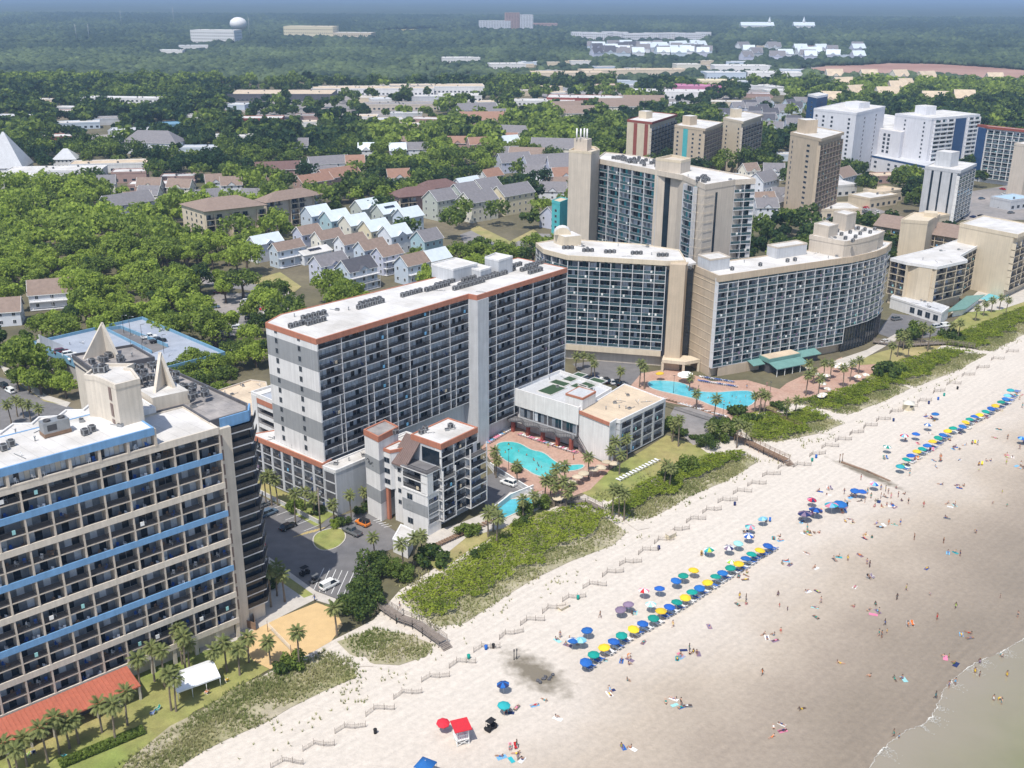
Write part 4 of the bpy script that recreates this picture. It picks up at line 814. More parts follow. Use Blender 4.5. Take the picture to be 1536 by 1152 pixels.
for px, py, w, d, h, wl, rf, lb, kw in (
 (397, 361, 15, 8, 9, 'house_white', 'metal_roof', 'white three-storey beach house with a white metal roof at the row end', dict(floors=3, gable=4)),
 (430, 370, 15, 7, 8.5, 'house_blue', 'shingle_brown', 'pale blue beach house under a tan-brown roof beside the white-roofed end house', dict(porch=True)),
 (461, 347, 12, 8, 9, 'house_lilac', 'shingle_brown', 'lilac beach house with a brown roof at the back of the row', {}),
 (491, 354, 14, 8, 9, 'house_cream', 'shingle_brown', 'cream beach house with a brown roof beside the lilac one', {}),
 (526, 361, 14, 8, 9, 'house_white', 'shingle_brown', 'white beach house with a brown roof in the middle of the row', {}),
 (556, 369, 14, 8, 9, 'house_blue', 'shingle_brown', 'blue beach house with a brown roof near the row end', {}),
 (581, 379, 12, 8, 9, 'house_lilac', 'shingle_brown', 'tall lilac house with a brown roof above garages', dict(floors=3, porch=True)),
 (474, 319, 13, 10, 9.5, 'house_blue', 'metal_roof', 'powder-blue house with a white metal roof beside the condos', dict(gable=5)),
 (503, 326, 13, 10, 9.5, 'house_teal', 'metal_roof', 'teal house with a white metal roof', dict(gable=5)),
 (532, 333, 13, 10, 9.5, 'house_cream', 'metal_roof', 'cream house with a white metal roof next to the teal one', dict(gable=5)),
 (562, 341, 13, 10, 9.5, 'house_yellow', 'metal_roof', 'pale yellow house with a white metal roof', dict(gable=5)),
 (592, 349, 13, 10, 9.5, 'house_white', 'metal_roof', 'white house with a white metal roof at the end of its row', dict(gable=5)),
 (548, 309, 13, 10, 9.5, 'house_sage', 'metal_roof', 'sage green house with a pale metal roof in the rear row', dict(gable=5)),
 (580, 316, 13, 10, 9.5, 'house_sage', 'metal_roof', 'olive house with a white metal roof and one dark solar panel', dict(gable=5)),
 (612, 322, 13, 10, 9.5, 'house_blue', 'metal_roof', 'blue-grey house with a metal roof in the rear row end', {}),
 (468, 376, 16, 9, 5, 'house_white', 'white_roof', 'low white house with a flat-pitched white roof and solar panels', dict(rise=.2, floors=1)),
 (493, 392, 15, 9, 9, 'house_lilac', 'shingle_grey', 'lilac-white house with a grey shingle roof and stacked porches', dict(floors=3, porch=True, gable=4)),
 (534, 400, 15, 10, 9.5, 'house_blue', 'shingle_dark', 'blue-grey house with a dark slate roof and white stacked porches', dict(floors=3, porch=True, gable=5)),
 (640, 356, 12, 10, 9, 'house_teal', 'shingle_grey', 'blue house with a grey gable beyond the long hotel roof', {}),
 (618, 392, 13, 9, 9, 'house_blue', 'shingle_brown', 'blue house with a brown roof close behind the long hotel', dict(porch=True)),
 (652, 385, 12, 9, 9, 'house_cream', 'metal_roof', 'cream house with a metal roof close behind the long hotel', {})):
    e = house(px, py, w, d, h, AC, wl, rf, lb, group=PG, name='beach_house', **kw)
    if 'solar' in lb:
        m = MB()
        for i in range(5): m.box('solar', -3.4 + i * 1.4, -2.2 + i * 1.4, -1, 1, 0, .06)
        o = m.build('solar_panel', e, (0, -2.1, h + (1.15 if h < 6 else 2.6))); o.rotation_euler[0] = math.atan(.2 if h < 6 else .42)
TG = 'cream townhouse blocks on the far side of the street'
for px, py, w, wl, lb in ((716, 298, 20, 'house_cream', 'cream gabled townhouse block nearest the street corner'), (768, 288, 24, 'house_yellow', 'pale yellow gabled townhouse block nearest the teal tower stub'), (660, 296, 15, 'house_sage', 'olive-grey townhouse block at the rear left of the street corner'), (696, 286, 15, 'house_sage', 'grey-green townhouse block in the middle rear'), (728, 279, 16, 'house_cream', 'cream townhouse block at the far rear')):
    house(px, py, w, 13, 11.5, AC - .05, wl, 'shingle_grey', lb, name='townhouse', cat='townhouses', group=TG, floors=3, nwin=5, rise=.38)
def condo(pts, h, wall, roofm, label, nb, name='condo_building'):
    """hip-roofed condo: two visible faces with dark balcony bays"""
    pl = quad(*[G(x, y, h) for x, y in pts]); b = Building(name, label, 'condo building', pl[0], detail=1); KEEP.append(pl); clear_front(pl, h - 3)
    m = MB(); m.prism(wall, offset(b.LP(pl), [0, 1.7, 0, 0]), 0, h); b.part('wall', m)
    q = [Vector((*p, h)) for p in offset(b.LP(pl), -1.0)]; c = sum(q, Vector()) / 4; m = MB(); r0 = q[0].lerp(q[1], .5).lerp(c, .55) + Vector((0, 0, 4.2)); r1 = q[3].lerp(q[2], .5).lerp(c, .55) + Vector((0, 0, 4.2))
    if (q[1] - q[0]).length > (q[2] - q[1]).length: r0, r1 = q[0].lerp(q[3], .5).lerp(c, .55) + Vector((0, 0, 4.2)), q[1].lerp(q[2], .5).lerp(c, .55) + Vector((0, 0, 4.2)); F = [(q[0], q[1], r1, r0), (q[1], q[2], r1), (q[2], q[3], r0, r1), (q[3], q[0], r0)]
    else: F = [(q[0], q[1], r0), (q[1], q[2], r1, r0), (q[2], q[3], r1), (q[3], q[0], r0, r1)]
    for f in F: m.face(f, roofm)
    m.face(q[::-1], wall); b.part('roof', m)
    b.front(pl[1], pl[2], .4, int(h / 2.9), 2.9, nb, lambda i, j: 'cream_bal', skip=lambda i, j: j % 3 == 2)
    m = MB(); w = (Vector(pl[2]) - Vector(pl[1])); n = w.length / nb; w.normalize()
    b.windows(pl[0], pl[1], (.2, .4, .6, .8), [1.2 + 2.9 * k for k in range(int(h / 2.9))], 1.2, 1.5); return b.flush()
condo([(272, 306), (308, 317), (398, 307)], 17, 'pale_tan', 'shingle_brown', 'cream condo building with a brown hip roof and dark balcony bays', 7)
condo([(384, 300), (399, 304), (482, 291)], 15, 'beige_wall', 'shingle_brown', 'grey-cream condo building with a reddish brown roof beside its twin', 7)
condo([(585, 290), (600, 296), (664, 290)], 10, 'house_rose', 'shingle_plum', 'dark plum-roofed condo building nearest the beach houses', 5)
condo([(620, 281), (632, 285), (690, 278)], 10, 'house_rose', 'shingle_plum', 'dark plum-roofed condo building set further back', 5)
house(78, 434, 17, 11, 6.5, .35, 'house_white', 'shingle_brown', 'white house with a grey-brown gable roof in the woods', porch=True); house(2, 462, 14, 10, 6, .3, 'house_white', 'shingle_brown', 'white house cut by the left edge of the view')
tower('teal_stub', 'small teal stair tower beside the tall beige tower', [(828, 301), (840, 304), (853, 299)], 18, 'teal', {}, cat='stair tower', roof='tan_roof', wins=[(0, (.5,), 1.5, 1.2)])
# ------------------------------------------------------------------ middle distance and far buildings
def low(px, py, w, d, h, ang, wall, roofm, label, cat='building', win=True, group=None, name=None, fl=1, foot=False):
    x, y = G(px, py, 0 if foot else h); b = Building(name or cat.replace(' ', '_'), label, cat, (x, y), group, detail=1); c, s = cos(ang), sin(ang)
    P = [(x + c * u - s * v, y + s * u + c * v) for u, v in ((-w / 2, -d / 2), (w / 2, -d / 2), (w / 2, d / 2), (-w / 2, d / 2))]
    b.mass(P, 0, h, wall, roofm, 0, wall, .8, .5)
    if win:
        n = max(2, int(w / 5)); zs = [1 + k * (h - 1) / fl for k in range(fl)]
        b.windows(P[0], P[1], [(i + .5) / n for i in range(n)], zs, 2.2, min(1.7, h / fl * .5)); k = max(2, int(d / 6)); b.windows(P[1], P[2], [(i + .5) / k for i in range(k)], zs, 2.0, min(1.7, h / fl * .5))
    n = max(1, int(w * d / 400)); b.units([(x + c * u - s * v, y + s * u + c * v) for u, v in [(R.uniform(-.4, .4) * w, R.uniform(-.35, .35) * d) for _ in range(min(n, 6))]], h)
    return b.flush()
W_, T_, G_ = 'white_roof', 'tan_roof', 'light_grey'
for a in (
 (85, 253, 62, 20, 6, .15, 'white_stucco', W_, 'long white school block with a flat pale roof at the left'), (165, 243, 52, 18, 6, .2, 'white_stucco', 'tan_roof', 'white flat building with a cream roof beside the steep-roofed church'),
 (20, 262, 40, 16, 5, .15, 'white_stucco', W_, 'low white wing below the steep-roofed church'), (195, 256, 22, 14, 7, .2, 'house_rose', W_, 'small plum-walled shop with a white roof'),
 (243, 274, 40, 13, 4.5, .15, 'house_rose', W_, 'brown-walled shop row with a white flat roof'), (268, 263, 22, 12, 4.5, .15, 'house_rose', G_, 'small shop with a light grey roof behind the brown shop row'),
 (90, 203, 38, 20, 6, .2, 'red_brick', W_, 'brick building with a flat white roof among the dark trees'),
 (393, 176, 40, 22, 7, .1, 'red_brick', W_, 'red-fronted shop with a flat white roof in the trees'), (350, 203, 36, 18, 5, .1, 'white_stucco', W_, 'pale low shop beside the grove'),
 (425, 138, 120, 60, 8, .05, 'dark_grey', T_, 'big store with a wide flat tan roof'), (560, 131, 150, 40, 8, .1, 'white_stucco', T_, 'long white shopping centre with a cream roof'), (655, 128, 120, 40, 8, .1, 'white_stucco', T_, 'second shopping centre block to the east of the long one'),
 (600, 155, 80, 30, 6, .1, 'beige_wall', 'grey_roof', 'grey-roofed shop facing the shopping centre lots'), (690, 142, 50, 30, 6, .1, 'white_stucco', W_, 'white shop at the end of the shopping centre lots'),
 (880, 145, 90, 40, 7, -.1, 'red_brick', W_, 'brick hall with a wide white roof beyond the towers'), (815, 150, 70, 24, 5, .05, 'white_stucco', W_, 'low white shops with a long roof near the brick hall'),
 (1005, 136, 90, 36, 8, -.1, 'white_stucco', W_, 'white open-fronted showroom with tall white piers'), (1045, 128, 60, 34, 9, -.1, 'pink_paint', 'pink_paint', 'bright pink shop with a pink roof near the brick hall', 'shop'),
 (850, 108, 110, 40, 8, .1, 'pale_tan', T_, 'cream strip mall with an arched front'), (950, 104, 170, 36, 8, .2, 'pale_tan', T_, 'curved cream strip mall at the edge of the far lots'), (1075, 120, 50, 30, 8, 0, 'house_yellow', 'house_yellow', 'small yellow-walled shop near the pink one', 'shop'),
 (1110, 98, 90, 40, 9, 0, 'white_stucco', W_, 'white warehouse store at the near side of the red field'), (1160, 108, 80, 40, 9, -.1, 'white_stucco', W_, 'white hipped store beside the red field road'), (1085, 108, 60, 36, 9, .1, 'house_blue', W_, 'blue and white store between the white ones'),
 (1030, 96, 40, 30, 12, .1, 'house_cream', W_, 'cream shop block with small towers'), (760, 95, 60, 30, 8, .2, 'white_stucco', W_, 'white buildings showing between far oaks'), (690, 86, 70, 30, 8, .2, 'white_stucco', W_, 'white long roof showing above the far oaks'),
 (258, 75, 50, 30, 8, 0, 'white_stucco', W_, 'white block half hidden in the far wood'), (290, 68, 60, 30, 10, .3, 'white_stucco', G_, 'grey-roofed block beside the water globe'),
 (250, 185, 30, 20, 5, .4, 'deck_blue', 'deck_blue', 'blue-roofed pavilion among the dark trees'),
):
    low(*a)
low(186, 146, 90, 16, 12, -.08, 'white_stucco', W_, 'long white inn with tall windows rising from the dark trees', 'inn', fl=3)
low(326, 68, 105, 50, 34, -.12, 'white_stucco', W_, 'five-storey white office block beside the water globe', 'office block', fl=5, foot=True); low(468, 60, 130, 60, 34, -.1, 'house_yellow', 'pale_tan', 'wide tan office block on the far side of the wood', 'office block', fl=4, foot=True)
low(532, 61, 100, 50, 20, -.1, 'pale_tan', W_, 'lower tan office wing beside the wide tan one', 'office block', fl=3, foot=True)
low(742, 48, 100, 30, 34, .1, 'lilac_white', W_, 'white far apartment tower stepping up to the pink ones', 'apartment tower', fl=9, foot=True); low(768, 48, 45, 30, 58, .1, 'house_rose', W_, 'tallest pink apartment tower in the far wood', 'apartment tower', fl=15, foot=True); low(786, 48, 55, 30, 52, .1, 'lilac_white', W_, 'pale apartment tower next to the tallest pink one', 'apartment tower', fl=14, foot=True)
low(812, 44, 110, 40, 20, 0, 'house_rose', 'house_rose', 'low pink wing beside the far apartment towers', 'apartment wing', fl=4, foot=True)
low(1395, 322, 18, 12, 6, .6, 'pale_tan', T_, 'small tan flat-roofed shop near the grey and white tower'); low(1310, 292, 26, 16, 6, .6, 'pale_tan', W_, 'tan shop with a two-level white roof among trees'); low(1325, 284, 20, 14, 7, .6, 'pale_tan', T_, 'tan shop block with a tan roof behind the white one')
low(1518, 296, 20, 14, 6, .5, 'light_grey', 'pale_blue_roof', 'pavilion with a wide pale blue roof at the right edge', 'pavilion')
for a in ((12, 246, 26, 26, 6, .15, 'white_stucco', 'light_grey', 'white church with a very steep pale grey roof at the left edge', True, .85), (100, 236, 16, 14, 7, .15, 'white_stucco', 'light_grey', 'grey pyramid roof of the church hall', True, .45), (231, 211, 44, 20, 9, -.1, 'house_white', 'shingle_grey', 'white two-storey lodge with a grey hip roof', True, .4)):
    house(*a[:5], a[5], a[6], a[7], a[8], hip=a[9], rise=a[10], nwin=6, cat='church' if 'church' in a[8] else 'lodge', name='church' if 'church' in a[8] else 'lodge')
for a in ((715, 163, 40, 14, 8, 'house_white', 'shingle_grey'), (745, 172, 30, 14, 7, 'house_lilac', 'shingle_grey'), (865, 168, 46, 16, 8, 'house_cream', 'shingle_brown'), (850, 160, 34, 14, 8, 'house_cream', 'shingle_brown'), (930, 158, 50, 18, 9, 'house_cream', 'shingle_brown'), (965, 152, 44, 16, 9, 'house_sage', 'shingle_brown'), (725, 178, 44, 16, 8, 'house_rose', 'terracotta'), (770, 197, 40, 13, 6, 'house_cream', 'shingle_grey'), (840, 220, 44, 16, 7, 'house_cream', 'shingle_grey'), (795, 232, 30, 13, 8, 'house_cream', 'shingle_brown'), (770, 240, 24, 13, 8, 'house_lilac', 'shingle_grey'),
          (825, 243, 40, 14, 9, 'house_lilac', 'shingle_grey'), (845, 247, 22, 14, 9, 'house_lilac', 'shingle_grey'), (507, 262, 30, 12, 7, 'house_rose', 'terracotta'), (470, 270, 24, 10, 7, 'house_rose', 'terracotta'), (492, 243, 28, 11, 7, 'house_white', 'shingle_grey'), (620, 222, 26, 11, 7, 'house_white', 'shingle_grey'), (412, 252, 34, 11, 7, 'house_rose', 'shingle_plum'), (838, 320, 18, 12, 7, 'house_lilac', 'shingle_grey'), (905, 250, 1, 1, 1, '', ''), (1145, 268, 20, 12, 8, 'house_white', 'shingle_grey'), (1262, 262, 20, 12, 8, 'house_white', 'shingle_brown'), (1160, 300, 22, 10, 6, 'house_cream', 'shingle_grey'), (190, 302, 28, 12, 7, 'house_lilac', 'shingle_grey'), (735, 262, 16, 10, 5, 'house_white', 'terracotta'), (700, 275, 18, 10, 6, 'house_white', 'metal_roof')):
    if a[2] > 1:
        rf = {'shingle_grey': 'grey', 'shingle_brown': 'brown', 'terracotta': 'reddish', 'shingle_plum': 'plum', 'metal_roof': 'metal'}[a[6]]; wl = a[5].split('_')[1]
        house(*a[:5], R.uniform(-.2, .5) if a[1] < 260 else AC, a[5], a[6], f'{wl} house with a {rf} roof among the oaks behind the beach hotels', nwin=5, group=f'{wl} houses with {rf} roofs among the oaks')
def cluster(n, box, wls, rfs, label, size, seedk, group, detail=False, ang=(-.3, .6), h=7.5):
    q = random.Random(seedk); done = []
    while n > 0:
        px, py = q.uniform(box[0], box[2]), q.uniform(box[1], box[3]); p = G(px, py); n -= .01
        if any(math.hypot(p[0] - a, p[1] - c) < size * 1.25 for a, c in done): continue
        n -= .99; done.append(p); house(px, py, size * q.uniform(.9, 1.3), size * .75, h * q.uniform(.85, 1.2), q.uniform(*ang), q.choice(wls), q.choice(rfs), label, detail=detail, group=group, rise=.5, gable=size * .4)
cluster(42, (885, 66, 1060, 79), ['house_lilac', 'house_white', 'house_blue'], ['shingle_grey', 'metal_roof', 'shingle_dark'], 'grey far townhouse in the pale blue-grey estate beyond the strip malls', 24, 5, 'far townhouses of the blue-grey estate', h=11)
cluster(22, (1095, 68, 1290, 84), ['house_white', 'house_lilac'], ['shingle_grey', 'metal_roof'], 'white far house in the wood before the red field', 24, 6, 'far white houses before the red field', h=9)
cluster(20, (1085, 150, 1205, 192), ['house_teal', 'house_cream', 'house_lilac', 'house_blue'], ['shingle_dark', 'shingle_grey'], 'gabled cottage with a dark roof in the estate behind the tan tower', 13, 7, 'gabled cottages with dark roofs', detail=True)
cluster(13, (1170, 112, 1500, 150), ['pale_tan', 'house_cream'], ['tan_roof'], 'bungalow with a tan roof among bright trees beyond the lilac-white hotels', 24, 8, 'tan-roofed bungalows', h=4.5)
def shops(n, box, seed, where, h=(4, 7)):
    q = random.Random(seed); t = 0; D = []
    while n and t < 900:
        t += 1; px, py = q.uniform(box[0], box[2]), q.uniform(box[1], box[3]); p = G(px, py)
        if any(math.hypot(p[0] - a, p[1] - c) < 34 for a, c in D) or any(inside(p, k) for k in KEEP): continue
        n -= 1; D.append(p); rf = q.choice([W_, W_, 'light_grey', T_, 'grey_roof']); wl = q.choice(['white_stucco', 'pale_tan', 'house_rose', 'light_grey', 'house_blue']); nm = {W_: 'white', 'light_grey': 'pale grey', T_: 'tan', 'grey_roof': 'dark grey'}[rf]
        low(px, py, q.uniform(16, 44), q.uniform(12, 22), q.uniform(*h), q.choice((.1, .3, -.1)) + q.uniform(-.08, .08), wl, rf, f'low block with a flat {nm} roof {where}', 'building', py > 190, f'flat {nm} roofs {where}', 'shop', foot=True)
shops(34, (780, 92, 1200, 168), 31, 'in the commercial strip beyond the towers'); shops(14, (330, 146, 740, 196), 32, 'near the shopping centre'); shops(9, (20, 150, 330, 235), 33, 'in the dark wood at the left', (4, 6)); shops(7, (1090, 240, 1360, 330), 34, 'around the tan tower'); shops(6, (1000, 60, 1300, 92), 35, 'before the red field')
cluster(16, (440, 205, 850, 285), ['house_white', 'house_cream', 'house_lilac', 'house_rose'], ['shingle_grey', 'shingle_brown', 'metal_roof', 'terracotta'], 'small house half hidden under the mixed oaks inland of the beach houses', 13, 41, 'small houses under the mixed oaks', detail=True, h=6); cluster(9, (150, 270, 420, 300), ['house_white', 'house_cream'], ['shingle_grey', 'shingle_brown'], 'small house in the light oak wood by the brown-roofed shops', 12, 42, 'small houses in the light oak wood', detail=True, h=6); cluster(7, (1090, 250, 1180, 330), ['house_white', 'house_cream'], ['shingle_grey', 'shingle_brown'], 'small house among the trees between the teal striped and tan towers', 12, 43, 'small houses by the tan tower', detail=True, h=7)
cq = random.Random(3)
for i in range(13):
    px = 868 + i * 15.5; low(px, 62 + cq.uniform(-1.5, 2), 40, 26, 22, cq.uniform(-.1, .2), 'lilac_white', W_, 'white far condo block in the long pale row beyond the estate', 'condo block', group='white far condo blocks', fl=4, name='condo_block', foot=True)
for px, py, w, lb in ((1135, 41, 110, 'far white church with a long roof and a steeple'), (1205, 41, 70, 'small far white church with a central steeple')):
    x, y = G(px, py, 12); e = empty('church', (x, y, 0), 0, lb, 'church'); m = MB(); m.box('white_stucco', -w / 2, w / 2, -15, 15, 0, 18); m.build('wall', e)
    m = MB(); sx = w * .38 if w > 80 else 0; m.box('white_stucco', sx - 4, sx + 4, -4, 4, 18, 32); m.lathe('metal_roof', [(5.5, 32), (0, 48)], 4, (sx, 0, 0)); m.build('steeple', e)
    m = MB(); m.grid([(-w / 2 - 1, -16, 18), (w / 2 + 1, -16, 18), (w / 2 + 1, 16, 18), (-w / 2 - 1, 16, 18), (-w / 2 - 1, 0, 29), (w / 2 + 1, 0, 29)], [(0, 1, 5, 4), (2, 3, 4, 5), (3, 0, 4), (1, 2, 5)], 'metal_roof'); m.build('roof', e)
x, y = G(360, 66); e = empty('water_tower', (x, y, 0), 0, 'white water globe on a slim stem rising over the far wood', 'water tower')
m = MB(); m.lathe('white_stucco', [(9, 0), (5, 6), (4.2, 26), (7, 32)], 20); m.build('stem', e); m = MB(); m.lathe('white_stucco', [(7, 32)] + [(20 * sin(t), 46 - 15 * cos(t)) for t in [.4 + i * (pi - .4) / 14 for i in range(15)]], 28); m.build('tank', e)
for i, (px, py, hh) in enumerate(((375, 62, 60), (262, 44, 70), (183, 43, 60), (116, 66, 45), (135, 66, 45))):
    x, y = G(px, py); m = MB(); m.tube('steel', (0, 0, 0), (0, 0, hh), .9, .35, 6)
    for z in (hh * .7, hh * .85): m.bar('steel', (-2, 0, z), (2, 0, z), .5)
    tag(m.build('radio_mast', None, (x, y, 0)), 'thin radio mast in the far wood, ' + nth(i) + ' along from the water globe', 'radio mast', 'radio masts in the far wood')
# ------------------------------------------------------------------ the ground
NSH = [0]
def sheet(name, pxs, z, mt, world=False, kind='structure'):
    NSH[0] += 1; z = z + NSH[0] * .0015
    P = pxs if world else [G(x, y) for x, y in pxs]; o = P[0]; m = MB(); m.face([(p[0] - o[0], p[1] - o[1], 0) for p in P], mt); ob = m.build(name, None, (*o, z)); ob['kind'] = kind
    if ob.data.polygons[0].normal.z < 0: ob.data.flip_normals()
    return ob
def sand_material():
    m = M('beach_sand', (.60, .56, .52), .95, 0); nt = m.node_tree; N, L = nt.nodes, nt.links; b = N['Principled BSDF']; geo = next(n for n in N if n.type == 'NEW_GEOMETRY')
    def noise(sc, det=6, src=None):
        n = N.new('ShaderNodeTexNoise'); n.inputs['Scale'].default_value = sc; n.inputs['Detail'].default_value = det; L.new(src or geo.outputs['Position'], n.inputs['Vector']); return n.outputs['Fac']
    def math_(op, a, c):
        x = N.new('ShaderNodeMath'); x.operation = op
        for i, v in enumerate((a, c)):
            if isinstance(v, (int, float)): x.inputs[i].default_value = v
            else: L.new(v, x.inputs[i])
        return x.outputs[0]
    dot = N.new('ShaderNodeVectorMath'); dot.operation = 'DOT_PRODUCT'; L.new(geo.outputs['Position'], dot.inputs[0]); dot.inputs[1].default_value = (SE.x, SE.y, 0); s = dot.outputs['Value']
    mp = N.new('ShaderNodeMapping'); mp.vector_type = 'TEXTURE'; mp.inputs['Rotation'].default_value = (0, 0, .778); mp.inputs['Scale'].default_value = (14, .9, 1); L.new(geo.outputs['Position'], mp.inputs['Vector'])
    trk = noise(1.0, 5, mp.outputs[0])
    w = math_('ADD', s, math_('MULTIPLY', math_('SUBTRACT', noise(.035, 5), .5), 34)); w = math_('ADD', w, math_('MULTIPLY', math_('SUBTRACT', trk, .5), 7))
    mr = N.new('ShaderNodeMapRange'); mr.inputs['From Min'].default_value = -122; mr.inputs['From Max'].default_value = -62; L.new(w, mr.inputs['Value'])
    rp = N.new('ShaderNodeValToRGB'); E = rp.color_ramp.elements; E[0].position = 0; E[0].color = (.60, .54, .47, 1); E[1].position = 1; E[1].color = (.265, .215, .16, 1)
    for p, c in ((.3, (.56, .495, .425, 1)), (.55, (.44, .37, .295, 1)), (.75, (.335, .275, .215, 1))): e = E.new(p); e.color = c
    L.new(mr.outputs[0], rp.inputs[0])
    # scuffed sand: footprints and tyre tracks as small darker and lighter flecks
    f = math_('MULTIPLY', math_('ADD', math_('MULTIPLY', noise(.9, 8), .6), math_('MULTIPLY', noise(4.0, 4), .4)), 1.0)
    mf = N.new('ShaderNodeMapRange'); mf.inputs['From Min'].default_value = .3; mf.inputs['From Max'].default_value = .7; mf.inputs['To Min'].default_value = .84; mf.inputs['To Max'].default_value = 1.12; L.new(f, mf.inputs['Value'])
    sc = N.new('ShaderNodeVectorMath'); sc.operation = 'SCALE'; L.new(rp.outputs[0], sc.inputs[0]); L.new(mf.outputs[0], sc.inputs['Scale'])
    mt = N.new('ShaderNodeMapRange'); mt.inputs['From Min'].default_value = .35; mt.inputs['From Max'].default_value = .65; mt.inputs['To Min'].default_value = .94; mt.inputs['To Max'].default_value = 1.05; L.new(trk, mt.inputs['Value'])
    s2 = N.new('ShaderNodeVectorMath'); s2.operation = 'SCALE'; L.new(sc.outputs[0], s2.inputs[0]); L.new(mt.outputs[0], s2.inputs['Scale']); cur = s2.outputs[0]
    for loc, an, sx, sy in (((4.6, 164.2), -.86, 8.4, 3.8), ((95, 251.5), -.95, 10.5, 1.7)):      # sand darkened by the two drains
        mq = N.new('ShaderNodeMapping'); mq.vector_type = 'TEXTURE'; mq.inputs['Location'].default_value = (*loc, 0); mq.inputs['Rotation'].default_value = (0, 0, an); mq.inputs['Scale'].default_value = (sx, sy, 1); L.new(geo.outputs['Position'], mq.inputs['Vector'])
        ln = N.new('ShaderNodeVectorMath'); ln.operation = 'LENGTH'; L.new(mq.outputs[0], ln.inputs[0]); mk = N.new('ShaderNodeMapRange'); mk.inputs['From Min'].default_value = 1.25; mk.inputs['From Max'].default_value = .45; L.new(math_('ADD', ln.outputs['Value'], math_('MULTIPLY', math_('SUBTRACT', noise(.5, 6), .5), 1.5)), mk.inputs['Value'])
        mm = N.new('ShaderNodeMix'); mm.data_type = 'RGBA'; L.new(math_('MULTIPLY', mk.outputs[0], .92), mm.inputs[0]); L.new(cur, mm.inputs[6]); mm.inputs[7].default_value = (.16, .135, .095, 1); cur = mm.outputs[2]
    L.new(cur, b.inputs['Base Color'])
    ro = N.new('ShaderNodeMapRange'); ro.inputs['From Min'].default_value = .55; ro.inputs['To Min'].default_value = .95; ro.inputs['To Max'].default_value = .42; L.new(mr.outputs[0], ro.inputs['Value']); L.new(ro.outputs[0], b.inputs['Roughness'])
    bp = N.new('ShaderNodeBump'); bp.inputs['Strength'].default_value = .45; bp.inputs['Distance'].default_value = .22; L.new(math_('ADD', math_('MULTIPLY', noise(1.6, 8), 1.0), math_('MULTIPLY', trk, .2)), bp.inputs['Height']); L.new(bp.outputs[0], b.inputs['Normal'])
sand_material()
def sea_depth():
    nt = MATS['sea_water'].node_tree; N, L = nt.nodes, nt.links; b = N['Principled BSDF']; geo = next(n for n in N if n.type == 'NEW_GEOMETRY'); src = b.inputs['Base Color'].links[0].from_socket
    dot = N.new('ShaderNodeVectorMath'); dot.operation = 'DOT_PRODUCT'; L.new(geo.outputs['Position'], dot.inputs[0]); dot.inputs[1].default_value = (SE.x, SE.y, 0); nz = N.new('ShaderNodeTexNoise'); nz.inputs['Scale'].default_value = .09; nz.inputs['Detail'].default_value = 5; L.new(geo.outputs['Position'], nz.inputs['Vector'])
    ad = N.new('ShaderNodeMath'); ad.operation = 'MULTIPLY_ADD'; L.new(nz.outputs['Fac'], ad.inputs[0]); ad.inputs[1].default_value = 14; L.new(dot.outputs['Value'], ad.inputs[2]); mr = N.new('ShaderNodeMapRange'); mr.inputs['From Min'].default_value = -50; mr.inputs['From Max'].default_value = -30; L.new(ad.outputs[0], mr.inputs['Value'])
    mx = N.new('ShaderNodeMix'); mx.data_type = 'RGBA'; L.new(mr.outputs[0], mx.inputs[0]); mx.inputs[6].default_value = (.30, .26, .20, 1); L.new(src, mx.inputs[7]); L.new(mx.outputs[2], b.inputs['Base Color'])
M('forest_floor', (.085, .085, .04), .95, .25, .05, col2=(.17, .14, .09), patch=.012)
M('dune_soil', (.25, .24, .11), .95, .2, .5, bump=.4, bscale=2, col2=(.42, .37, .28), patch=.09)
M('red_earth', (.30, .155, .115), .95, .10, .02, col2=(.42, .27, .21), patch=.006)
M('dry_grass', (.37, .29, .14), .95, .2, .2, col2=(.24, .25, .08), patch=.06)
M('sea_water', (.215, .215, .115), .10, .08, .03, bump=.10, bscale=.9, col2=(.27, .24, .165), patch=.025)
M('sea_foam', (.62, .60, .54), .8, .1, 1)
m = MB(); m.face([(-30000, -2500, 0), (30000, -2500, 0), (30000, 36000, 0), (-30000, 36000, 0)], 'forest_floor'); struct(m.build('ground', None, (0, 0, -.05))); sea_depth()
# beach: from behind the dunes to under the sea
dune = [(60, 1190), (190, 1140), (300, 1075), (400, 1010), (500, 960), (560, 930), (600, 885), (680, 835), (770, 785), (870, 745), (930, 715), (1020, 685), (1080, 660), (1130, 620), (1200, 590), (1260, 560), (1340, 535), (1420, 500), (1536, 455), (1600, 430)]
P = [G(x, y) for x, y in dune]; a, c = Vector(P[0]), Vector(P[-1])
P = [tuple(a - CO * 300)] + P + [tuple(c + CO * 900), tuple(c + CO * 900 + SE * 900), tuple(a - CO * 300 + SE * 700)]
sheet('beach', P, 0.0, 'beach_sand', True)
sh = [(1250, 1250), (1290, 1180), (1305, 1152), (1318, 1130), (1338, 1112), (1362, 1096), (1385, 1088), (1398, 1075), (1408, 1055), (1416, 1035), (1430, 1020), (1452, 1002), (1475, 990), (1500, 980), (1520, 968), (1545, 955), (1640, 905)]
S = [G(x, y) for x, y in sh]; a, c = Vector(S[0]), Vector(S[-1])
P = [tuple(a - CO * 300)] + S + [tuple(c + CO * 900 + SE * 30), tuple(c + CO * 900 + SE * 6000), tuple(a - CO * 300 + SE * 6000)]
sheet('sea', P, .06, 'sea_water', True)
